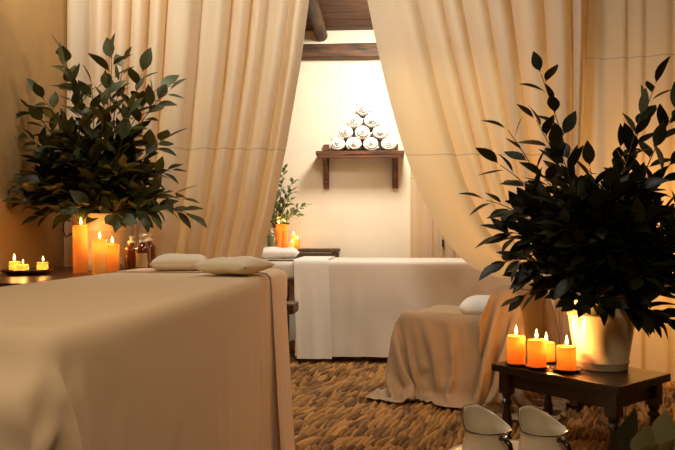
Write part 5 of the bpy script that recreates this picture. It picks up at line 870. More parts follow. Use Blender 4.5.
0,0,0,0,0,0,0,0,0,0,0,0,0,0,-1,1,-1,1,0,0,0,-1,1,-1,1,0,0,0,0,0,-1,1,-1,1,-1,1,0,0,0,0,0,0,0,0,0,-1,1,-1,1,0,0,0,0,0,-1,1,0,0,0,0,0,-1,1,0,-1,1,0,0,0,0,0,0,0,0,0,0,0,0,0,0,0,0,0,0,
0,0,-1,0,0,1,-1,1,0,0,0,-1,1,-1,1,0,0,0,0,0,-1,1,-1,1,0,0,0,0,0,0,0,0,0,0,-1,1,0,0,0,0,0,0,0,-1,1,0,0,0,0,0,-1,1,-1,1,0,0,0,-1,1,0,0,0,0,0,0,0,0,0,0,0,0,0,0,0,0,0,0,0,0,0,0,0,0,0,0,
0,0,-1,1,0,0,0,0,0,-1,1,-1,1,0,0,0,0,0,0,0,0,0,-1,1,0,-1,1,0,0,-1,1,-1,1,-1,1,0,0,0,-1,1,-1,1,0,0,0,0,0,0,0,0,0,0,0,0,0,0,0,0,0,0,0,0,0,0,0,0,0,0,0,0,0,0,0,0,0,0,-1,1,-1,1,0,0,0,0,
0,-1,1,0,0,0,0,0,-1,1,-1,1,-1,1,-1,1,0,0,0,0,0,0,-1,1,0,0,0,0,0,-1,1,0,0,0,0,0,0,0,0,0,0,-1,1,-1,1,0,-1,1,0,0,0,0,0,0,0,0,0,0,0,0,0,0,0,0,0,0,0,0,0,0,0,0,0,0,0,-1,1,-1,1,0,0,0,0,0,
-1,1,0,0,0,0,0,0,0,0,0,0,0,1,-1,0,1,-1,0,0,0,0,0,0,0,0,0,0,0,0,-1,1,0,0,0,0,0,0,0,0,0,0,0,0,0,0,0,0,0,0,0,0,0,0,0,0,0,0,0,0,0,0,-1,1,0,0,0,-1,1,0,0,0,0,0,0,0,-1,1,0,0,0,0,0,0,0,0,0,
-1,1,-1,0,-1,1,0,0,0,0,0,0,0,0,0,0,-1,1,-1,1,0,0,0,-1,1,0,0,0,0,0,0,0,0,0,0,0,0,0,0,0,0,0,0,0,0,0,0,0,0,0,0,0,0,0,-1,1,-1,1,0,0,0,0,0,0,0,-1,1,0,0,0,0,0,-1,1,-1,1,-1,1,0,0,0,0,0,-1,
1,-1,1,-1,1,0,0,0,0,0,0,0,1,-1,0,0,0,0,0,-1,1,0,0,0,0,0,0,0,0,0,0,0,0,0,0,0,0,0,0,0,0,0,0,0,0,0,0,0,0,0,0,0,0,0,0,0,0,-1,1,0,-1,1,0,0,-1,1,0,0,0,0,0,0,0,0,0,-1,1,0,-1,1,0,0,0,-1,1,
-1,1,0,0,0,-1,1,0,0,0,0,0,0,0,-1,1,0,0,0,0,0,0,0,0,0,0,0,0,0,0,0,0,0,0,0,0,0,0,0,0,0,0,0,0,0,0,0,0,-1,1,0,0,0,0,0,-1,1,0,0,0,0,0,0,0,0,0,0,0,0,-1,1,0,0,0,0,0,0,0,0,0,0,0,0,0,0,-1,1,
0,0,0,0,0,0,0,0,0,0,0,0,0,0,0,0,0,0,0,0,0,0,0,0,0,0,0,0,0,0,0,0,0,0,0,-1,1,-1,1,0,-1,1,0,0,1,-1,0,0,0,0,0,-1,1,-1,1,0,0,0,0,0,0,0,0,0,-1,1,0,0,0,0,0,-1,1,0,0,0,0,0,-1,1,0,0,0,0,0,
-1,1,0,0,0,0,0,0,0,0,0,0,0,0,0,0,0,0,0,0,0,0,0,0,0,0,0,0,0,0,0,0,0,1,-1,-1,1,-1,1,0,0,0,0,0,0,0,0,0,-1,1,-1,1,0,0,0,0,0,0,0,-1,1,0,0,0,0,0,0,0,0,0,0,0,0,0,0,0,0,0,0,0,0,0,0,0,0,0,0,
0,0,0,0,0,0,0,0,0,0,0,0,0,0,0,0,0,0,0,0,0,0,0,0,0,0,0,0,0,0,0,0,0,-1,1,0,0,0,0,0,0,0,0,0,0,0,0,0,0,0,1,-1,0,0,0,0,0,-1,1,0,0,0,0,0,-1,1,0,0,0,0,-1,1,0,0,0,0,0,0,0,0,0,0,0,0,0,0,0,0,
0,0,0,0,0,0,0,0,0,0,0,0,0,0,-1,1,0,0,0,0,0,-1,1,0,0,0,0,0,0,0,0,0,0,0,0,0,0,0,0,0,0,0,0,0,0,0,0,0,0,-1,1,0,0,0,0,0,-1,1,0,0,0,0,0,0,0,0,0,0,0,0,0,0,0,0,0,0,0,0,0,0,0,0,0,0,0,0,0,0,
0,0,0,0,1,-1,0,0,0,0,0,1,-1,0,0,0,0,0,0,0,0,0,0,0,0,0,0,0,0,0,-1,1,-1,1,0,0,0,0,0,0,0,0,0,0,0,0,0,0,0,0,0,0,0,0,0,0,0,0,0,0,0,0,0,0,0,0,0,0,0,0,0,0,0,0,0,0,0,1,-1,0,0,0,0,0,0,0,0,0,
0,0,0,0,0,0,0,0,0,0,0,0,0,0,0,0,0,0,0,0,0,0,0,0,-1,1,0,0,0,0,0,-1,1,0,0,0,0,0,-1,1,0,0,0,0,0,0,0,0,0,0,0,0,0,0,0,0,0,0,0,0,0,0,0,0,0,0,0,0,0,1,-1,0,0,0,1,-1,0,0,0,0,0,0,0,0,0,0,0,1,
-1,0,0,-1,1,-1,1,-1,1,0,0,0,0,0,0,0,-1,1,0,0,0,0,0,0,0,0,0,0,0,0,0,0,0,0,0,0,0,0,0,0,0,0,0,0,0,0,0,0,0,0,0,0,1,0,0,-1,0,0,0,0,0,0,0,0,0,0,1,-1,0,0,0,1,-1,1,-1,1,-1,-1,1,0,0,0,0,0,0,
1,-1,0,0,0,0,0,0,0,1,-1,0,0,0,0,0,0,0,0,0,0,0,0,0,0,0,0,0,0,0,0,0,0,0,0,0,0,0,0,0,0,0,0,0,0,0,0,0,0,1,-1,0,0,0,1,-1,0,0,0,0,0,1,-1,0,0,0,0,0,0,0,0,0,0,0,1,-1,1,-1,0,0,0,0,0,0,0,0,0,
0,0,0,0,0,0,0,0,0,0,0,0,0,0,0,0,0,0,0,0,0,0,0,0,0,0,0,0,0,0,0,0,0,0,0,0,0,0,0,0,0,0,1,-1,0,0,0,1,-1,0,0,0,0,0,0,0,0,0,0,0,0,1,-1,1,-1,0,0,0,0,0,0,0,0,0,0,0,0,0,0,0,0,0,0,0,0,0,0,0,
0,0,0,0,0,0,0,0,0,0,0,0,0,0,0,0,0,0,0,0,0,0,0,0,0,0,0,1,-1,0,0,0,0,0,0,0,0,0,0,0,0,0,0,0,1,-1,1,-1,0,0,0,0,0,0,0,0,0,-1,1,0,0,0,0,0,0,0,1,-1,0,0,0,0,0,0,0,0,0,0,0,0,1,-1,0,0,0,0,0,
0,0,0,0,0,0,0,0,0,0,0,0,0,0,0,0,0,0,0,0,1,-1,0,0,0,1,-1,0,0,0,1,-1,1,-1,0,0,0,0,0,1,-1,0,0,0,0,0,0,0,1,-1,0,0,0,0,0,0,0,-1,1,0,0,0,0,0,1,-1,0,0,0,0,0,0,0,1,-1,0,0,0,0,0,0,0,0,0,0,0,
0,0,0,0,0,0,0,0,0,0,0,0,0,0,0,0,0,0,0,0,0,0,0,0,0,0,0,0,0,0,0,0,0,1,-1,1,-1,0,0,0,0,0,0,0,0,0,0,0,0,0,0,0,0,0,0,0,0,0,0,0,0,0,0,0,0,0,0,0,0,0,0,0,0,0,0,0,0,0,0,0,0,0,0,0,0,0,0,0,0,
0,0,0,1,-1,0,0,0,1,-1,0,0,0,0,0,1,-1,0,0,0,0,0,0,0,0,0,1,-1,1,0,0,0,0,0,0,0,0,0,0,0,0,0,0,0,0,0,0,0,0,0,0,0,0,0,0,0,0,0,0,0,0,0,0,0,0,0,0,0,0,0,0,0,0,0,0,0,0,0,1,-1,0,0,0,1,-1,0,0,
0,1,-1,0,0,0,0,0,1,-1,1,-1,0,0,0,0,0,0,0,0,0,0,0,0,0,0,0,0,0,1,-1,0,0,0,0,0,0,0,0,0,0,0,0,0,0,0,0,0,0,0,0,0,0,0,0,0,0,0,0,0,0,0,0,0,0,0,0,0,0,0,0,0,0,0,-1,1,0,0,0,0,0,0,0,0,0,0,0,0,
0,0,1,-1,0,0,0,0,1,-1,0,0,0,0,0,0,0,0,0,0,0,0,0,0,0,0,0,0,0,0,0,0,0,0,0,0,0,0,0,0,0,0,0,0,0,0,0,0,0,0,0,0,0,0,0,0,0,0,0,-1,1,0,0,0,0,0,0,0,0,0,0,0,0,0,0,0,0,0,-1,1,-1,1,0,0,0,0,0,0,
0,0,0,0,0,0,0,0,0,0,0,0,0,0,0,0,0,0,0,0,0,0,0,0,0,-1,1,0,0,0,0,0,0,0,0,0,0,0,0,0,0,0,0,0,0,0,0,0,0,0,0,0,0,0,0,0,0,0,0,-1,1,0,0,0,0,0,-1,1,0,0,0,0,0,-1,1,-1,-1,1,0,0,0,0,0,0,0,0,0,
0,0,0,0,0,0,0,0,0,0,0,0,0,0,0,0,0,0,0,0,0,0,0,0,0,0,0,0,0,0,0,0,0,0,0,0,0,0,0,0,0,0,0,0,0,0,0,0,0,0,0,0,0,0,0,0,0,0,0,0,0,0,0,0,1,-1,1,0,0,0,0,0,0,0,0,0,0,0,0,0,0,0,0,0,0,0,0,0,0,0,
0,0,0,0,0,0,0,0,0,0,0,0,0,0,0,0,0,0,0,0,0,0,0,0,0,0,0,0,0,0,0,0,0,0,0,0,0,0,0,0,0,0,0,0,0,0,0,0,0,0,0,0,0,0,-1,0,0,0,0,0,0,0,0,0,0,0,0,0,0,0,0,0,0,-1,1,0,0,0,0,0,0,0,0,0,0,0,0,0,0,
0,0,0,0,0,0,0,0,0,0,0,0,0,0,0,0,0,0,0,0,-1,1,0,0,0,0,0,0,0,0,0,0,0,0,0,0,0,0,0,0,0,-1,1,0,0,0,0,0,0,0,0,0,0,0,0,0,0,0,0,0,0,0,1,-1,0,0,0,0,0,0,0,0,0,0,0,0,0,0,0,0,0,0,0,0,0,0,0,0,0,
0,0,0,0,0,0,0,0,0,0,0,0,0,0,0,0,0,0,0,0,0,0,0,0,0,0,0,0,0,0,1,-1,0,0,0,0,0,0,0,0,0,0,0,0,0,0,0,0,0,0,0,0,0,0,0,0,0,0,0,0,1,-1,0,0,0,0,0,0,0,0,0,0,0,0,0,0,0,0,0,0,0,0,-1,0,1,0,0,0,0,
0,0,0,0,0,0,0,0,0,0,0,0,0,0,0,0,0,0,0,0,0,0,0,0,-1,1,0,0,0,0,0,0,0,0,0,0,0,0,0,0,0,0,0,0,0,0,0,0,0,0,0,0,0,0,0,0,0,0,0,0,0,0,0,0,0,0,0,0,0,0,0,1,-1,0,0,0,0,0,0,0,0,0,0,0,0,0,0,0,0,
0,0,0,0,0,0,0,0,0,0,0,0,0,0,0,0,0,0,0,0,0,0,-1,1,0,0,0,0,0,0,0,0,0,0,0,0,0,0,0,0,0,0,0,0,0,0,0,0,0,0,0,0,0,0,0,0,0,0,0,0,0,0,0,0,0,0,0,0,0,0,0,0,0,0,0,0,0,0,0,0,0,0,0,0,0,0,0,0,0,0,
0,0,0,0,0,0,0,0,0,0,0,0,0,0,0,0,0,0,0,0,0,0,0,0,0,0,0,0,0,0,0,0,0,0,0,0,0,0,0,0,0,0,0,0,0,0,0,0,0,0,0,0,0,0,0,0,0,0,0,0,0,0,0,0,0,0,0,0,0,0,0,0,0,0,0,0,1,0,0,0,0,0,0,0,0,0,0,0,1,-1,
0,0,0,0,0,-1,1,0,0,0,0,0,0,0,0,0,0,0,0,0,0,0,0,0,0,0,0,0,0,0,0,0,0,0,0,0,0,0,0,0,0,0,0,0,0,0,0,0,0,0,0,0,0,0,0,0,0,0,0,0,0,0,0,0,0,0,0,0,0,0,0,0,0,0,0,0,-1,1,0,0,0,0,0,0,0,0,0,0,0,
0,0,0,0,0,0,0,0,0,0,0,0,0,0,0,0,0,0,0,0,0,0,0,0,0,0,0,0,0,0,0,0,0,0,0,0,0,0,0,0,0,0,0,0,1,-1,0,0,0,0,0,0,0,0,1,-1,1,-1,0,0,0,0,0,0,0,0,0,0,0,0,0,0,0,0,0,0,0,0,0,-1,1,-1,1,0,0,0,0,0,
0,0,0,0,0,0,0,0,0,0,0,0,0,0,0,0,0,0,0,0,0,0,0,0,0,0,0,0,0,0,0,0,0,0,0,0,0,0,0,0,0,0,0,0,-1,1,0,0,0,0,0,0,0,0,0,0,0,-1,1,0,0,0,0,0,0,0,0,0,0,0,0,0,0,0,0,0,0,0,0,0,0,0,0,0,0,0,0,0,0,
0,0,0,0,0,0,0,0,0,1,-1,0,0,0,0,0,0,0,0,0,0,0,0,0,0,0,0,0,0,1,-1,0,0,0,0,-1,1,0,0,0,0,0,0,0,0,0,0,0,0,0,0,0,0,-1,1,0,0,0,0,0,0,0,0,0,0,0,0,0,0,0,0,0,0,0,0,0,0,0,0,0,0,0,0,1,-1,0,0,0,
0,0,0,0,0,0,1,-1,1,-1,0,0,0,0,0,1,-1,0,0,-1,1,0,0,0,0,0,0,0,0,0,0,0,0,0,0,0,1,-1,0,0,0,0,0,1,-1,0,0,0,0,0,0,0,0,0,0,0,0,0,0,0,0,0,0,0,0,0,0,0,0,0,0,0,0,0,1,-1,0,0,0,1,-1,0,0,0,0,0,
0,0,0,0,0,0,0,0,0,1,-1,0,0,0,0,1,-1,1,-1,0,0,-1,1,0,0,0,0,0,0,0,0,0,0,0,0,0,0,0,0,0,0,0,0,0,0,0,0,0,0,0,0,0,0,0,0,0,0,0,0,0,0,0,0,0,0,1,-1,0,1,-1,0,0,0,1,-1,0,0,0,0,0,1,-1,0,0,0,0,
0,0,0,1,-1,1,-1,0,0,0,0,-1,1,0,0,0,0,0,0,0,0,0,0,0,0,1,-1,0,0,0,0,0,0,0,0,0,0,0,0,0,0,0,0,0,0,0,0,0,0,0,0,0,0,0,0,0,0,0,0,0,0,0,1,-1,1,-1,0,1,-1,1,-1,0,0,0,1,-1,1,-1,0,0,0,0,0,0,0,
0,0,0,0,1,-1,1,-1,0,0,0,1,-1,0,0,0,0,0,0,0,0,0,0,0,0,1,-1,0,0,0,0,0,0,0,0,0,0,0,0,0,0,0,0,0,0,0,0,0,0,0,0,0,0,0,0,-1,1,-1,1,0,-1,1,-1,1,0,-1,1,-1,1,-1,1,0,0,0,0,0,0,0,0,0,0,0,0,0,0,
0,0,1,-1,0,0,0,0,0,1,-1,0,0,0,0,0,1,-1,0,0,0,0,0,0,0,0,0,0,0,0,0,0,0,0,0,0,0,0,0,0,0,0,-1,0,0,1,-1,1,0,-1,1,-1,1,0,-1,1,-1,1,0,0,0,0,0,0,0,0,0,-1,1,-1,1,0,0,0,0,0,0,0,1,-1,0,0,0,0,
0,1,-1,0,0,0,0,0,1,-1,0,0,0,0,0,0,0,0,0,0,0,0,0,0,0,0,0,0,0,0,0,0,0,0,0,0,0,0,0,0,0,-1,1,0,0,0,-1,1,0,0,0,0,0,-1,1,-1,1,-1,1,-1,1,0,0,0,0,0,1,-1,1,-1,1,-1,0,0,0,0,0,1,-1,0,0,0,0,0,
1,-1,0,0,0,0,0,1,0,-1,0,0,0,0,0,0,0,0,0,0,0,0,0,0,0,0,0,0,0,0,0,-1,1,-1,1,0,-1,1,-1,1,0,0,0,0,0,-1,1,0,0,0,-1,1,-1,1,-1,1,-1,1,-1,0,0,0,0,0,0,0,0,0,0,1,-1,0,0,0,0,0,1,-1,0,0,0,0,0,
1,-1,0,0,0,0,0,0,0,0,0,0,0,0,0,0,0,0,0,0,0,0,0,0,0,0,-1,0,1,-1,1,0,-1,1,-1,1,-1,1,-1,0,1,-1,1,-1,1,0,0,0,-1,1,-1,1,-1,1,0,0,0,0,0,0,0,0,0,0,0,0,0,0,0,0,0,0,0,0,0,0,1,-1,0,0,0,1,0,
-1,0,0,0,0,0,0,0,0,0,0,0,0,0,0,0,0,0,0,0,0,0,0,0,0,-1,1,0,0,0,-1,1,-1,1,0,0,0,-1,1,-1,1,-1,1,0,0,0,0,0,-1,0,0,0,0,0,0,0,0,1,-1,0,0,0,0,0,1,-1,0,0,0,1,-1,0,0,0,1,-1,0,0,0,0,0,0,0,0,
0,0,0,0,0,0,0,0,0,0,0,0,0,0,0,0,0,-1,1,0,-1,1,-1,1,0,0,0,-1,1,-1,1,0,0,0,-1,1,-1,1,-1,1,-1,1,0,0,0,0,0,1,-1,1,-1,0,0,0,1,-1,1,-1,0,0,0,0,0,0,0,0,0,0,0,0,0,0,0,0,0,0,0,0,0,0,0,0,0,0,
0,0,0,0,0,0,0,0,0,0,0,0,-1,1,0,0,0,-1,1,-1,1,0,0,0,-1,1,-1,1,0,0,0,-1,1,-1,1,-1,1,1,-1,1,-1,0,0,0,0,0,1,-1,0,0,0,0,0,1,-1,1,-1,0,0,0,1,-1,0,0,0,0,0,0,0,0,0,0,0,0,0,0,0,0,0,0,0,0,0,
0,0,0,0,-1,0,1,0,-1,1,-1,1,0,0,0,-1,1,-1,1,0,0,0,-1,1,-1,1,0,0,0,-1,1,-1,0,0,0,0,0,0,0,0,0,0,0,0,0,0,0,0,-1,1,0,0,0,0,0,0,0,0,0,0,0,0,0,0,0,0,0,0,0,0,0,0,0,0,0,0,0,0,0,0,0,0,0,0,-1,
1,0,0,0,-1,1,-1,1,0,-1,1,-1,1,-1,1,0,0,0,-1,1,-1,1,0,0,0,0,0,0,0,0,0,0,0,0,0,0,0,0,0,0,0,1,-1,0,0,0,0,0,0,0,0,0,0,0,0,0,0,0,0,0,0,0,0,0,0,0,0,0,0,0,0,0,0,0,0,0,0,0,0,0,-1,1,0,-1,1,
-1,1,0,0,0,-1,1,-1,1,-1,1,0,0,0,-1,1,-1,1,0,0,0,0,0,0,0,0,0,0,0,0,0,0,0,0,0,0,0,0,0,0,0,0,0,0,0,-1,1,0,0,0,0,0,0,0,0,0,0,0,0,0,0,0,0,0,0,0,0,0,0,0,0,-1,1,0,-1,1,0,0,0,-1,1,-1,1,0,0,
0,-1,1,-1,1,-1,1,0,-1,1,-1,])
bm = sheet_mesh(BED_CLOTH)
sheet = obj('bed_sheet', bm, M['sheet'], loc=bc)
sheet.modifiers.new('smooth', 'SUBSURF').render_levels = 1
sheet.rotation_euler = (0, 0, BR)
tag(sheet, 'beige linen sheet draped to the floor over the near massage bed', 'sheet')


def band(x0, x1, hw, ztop, zbot, off, amp, seed, nx=16, lean=0.0, er=0.035):
    """strip of cloth across a bed (across = x, along = y from x0 to x1)"""
    rows = []
    prof = []
    for i in range(19): prof.append((-1, zbot + (ztop - er - zbot) * i / 18))
    bm = bmesh.new()
    for i in range(nx + 1):
        y = x0 + (x1 - x0) * i / nx
        r = []
        for s, z in prof:
            dd = 1 - (z - zbot) / (ztop - zbot)
            r.append(Vector((-(hw + off + 0.035 * dd + amp * dd * (1 + nz(y * 12, seed, dd)) + 0.01 * dd * nz(y * 30, seed + 4)), y + lean * dd, z)))
        for k in range(1, 5):
            a = k / 5 * PI / 2
            r.append(Vector((-(hw + off) + er * (1 - math.cos(a)), y, ztop + off - er * (1 - math.sin(a)))))
        for k in range(11):
            r.append(Vector((-(hw + off - er) + 2 * (hw + off - er) * k / 10, y + 0.002 * nz(k, y), ztop + off)))
        L = len(r)
        for k in range(1, 5):
            a = k / 5 * PI / 2
            r.append(Vector(((hw + off) - er * (1 - math.sin(a)), y, ztop + off - er * (1 - math.cos(a)))))
        for s, z in reversed(prof):
            dd = 1 - (z - zbot) / (ztop - zbot)
            r.append(Vector(((hw + off + 0.035 * dd + amp * dd * (1 + nz(y * 12, seed + 6, dd)) + 0.01 * dd * nz(y * 30, seed + 2)), y + lean * dd, z)))
        rows.append(r)
    add_grid(bm, rows)
    return bm
b_ = obj('folded_edge', band(hy - 0.25, hy + 0.02, BW / 2 + 0.012, BZ + 0.008, 0.03, 0.005, 0.010, 5.0, lean=0.02), M['sheet'], sheet)

# two flat pillows on the far end
def pillow_mesh(w, l, h, seed, n=18):
    bm = bmesh.new()
    for sgn in (1, -1):
        rows = []
        for j in range(n + 1):
            r = []
            for i in range(n + 1):
                x, y = -1 + 2 * i / n, -1 + 2 * j / n
                e = max(0, (1 - x ** 4) * (1 - y ** 4)) ** 0.55
                pin = 1 - 0.10 * (abs(y) ** 2) * (1 - abs(x)) - 0.0
                px = x * w / 2 * (1 - 0.08 * (1 - y * y) * 0 - 0.07 * (1 - abs(y)) * abs(x))
                py = y * l / 2 * (1 - 0.07 * (1 - abs(x)) * abs(y))
                z = sgn * h / 2 * e * (1 + 0.25 * nz(x * 1.8, y * 1.8, seed)) + 0.004 * nz(x * 6, y * 6, seed)
                r.append(Vector((px, py, z + h * 0.5)))
            rows.append(r)
        add_grid(bm, rows)
    bmesh.ops.remove_doubles(bm, verts=bm.verts[:], dist=0.0015)
    return bm
def pillow(name, p, w, l, h, rz, mat, label, seed, cat='pillow', group=None):
    o = obj(name, pillow_mesh(w, l, h, seed), mat, loc=p); o.rotation_euler = (0, 0, rz)
    return tag(o, label, cat, group)
pz = BZ + 0.008
def onbed(u, v, z):
    d = (CAMZ - z) * F / (v - HOR); l = (u - 337.5) / F * d; return LD(l, d, z)
pillow('pillow', onbed(181, 270.8, pz), 0.21, 0.30, 0.066, BR + 0.25, M['pillow'], 'flat cream pillow on the near bed, the left one of the pair', 1.0, group='pillows on the near bed')
pillow('pillow', onbed(235, 273.5, pz + 0.008), 0.20, 0.25, 0.056, BR - 0.2, M['pillow'], 'flat cream pillow on the near bed, the right one at the bed edge', 4.0, group='pillows on the near bed')

# ------------------------------------------------------------------ white bed in the back room
FZ = 0.75
fx0, fx1, fy0, fy1 = -1.02, 1.15, 5.10, 5.82
fbed = thing('massage_bed', 'far massage bed in the back room under white sheets, below the towel shelf', 'massage bed', ((fx0 + fx1) / 2, (fy0 + fy1) / 2, 0), PI / 2)
FL, FW = fx1 - fx0, fy1 - fy0
bm = bmesh.new(); add_box(bm, (0, 0, FZ - 0.07), (FW - 0.02, FL, 0.13), None, 0.03); obj('mattress', bm, M['sheet_white'], fbed)
box('frame', (0, 0, FZ - 0.16), (FW, FL, 0.05), M['bed_wood'], fbed)
for sx in (-1, 1):
    for sy in (-1, 1):
        box('leg', (sx * (FW / 2 - 0.06), sy * (FL / 2 - 0.08), 0.304), (0.06, 0.06, 0.578), M['bed_wood'], fbed)
# sheet: local +y of the bed is world -x (the left end)
xs = -0.64
shl = (fx1 + 0.03 - xs)
bm = drape(FW / 2 + 0.012, shl / 2, FZ + 0.006, 0.045, 0.05, 0.03, 0.03, 0.012, 26, 8.1, corner=0.05, open_end=True, rows=18, step=0.03,
           topfn=lambda x, y: 0.003 * nz(x * 4, y * 4, 7))
fs = obj('bed_sheet', bm, M['sheet_white'], loc=((xs + fx1 + 0.03) / 2, (fy0 + fy1) / 2, 0)); fs.rotation_euler = (0, 0, PI / 2)
tag(fs, 'white sheet hanging to the rug over the far massage bed', 'sheet')
obj('folded_edge', band(shl / 2 - 0.25, shl / 2 + 0.012, FW / 2 + 0.012, FZ + 0.008, 0.03, 0.01, 0.012, 15.0, lean=-0.03, er=0.03), M['white_pillow'], fs)
pillow('pillow', LD(px2l(277, 5.45), 5.45, FZ + 0.012), 0.36, 0.40, 0.09, 0.1, M['white_pillow'], 'white pillow on the far bed beside the left curtain', 9.0)

# ------------------------------------------------------------------ draped low armchair
c0 = LD(0.40, 4.02); c1 = LD(0.93, 3.66)                    # near side, front -> rear
ax = (c0 - c1).normalized(); ay = Vector((ax.y, -ax.x, 0))  # ay points away from the camera
CR = math.atan2(-ax.x, ax.y)
CW, CLn = 0.44, (c0 - c1).length
cc = (c0 + c1) / 2 + ay * CW / 2
chair = thing('armchair', 'low armchair wrapped in a loose cream cloth beside the dark side table', 'chair', (cc.x, cc.y, 0), CR)
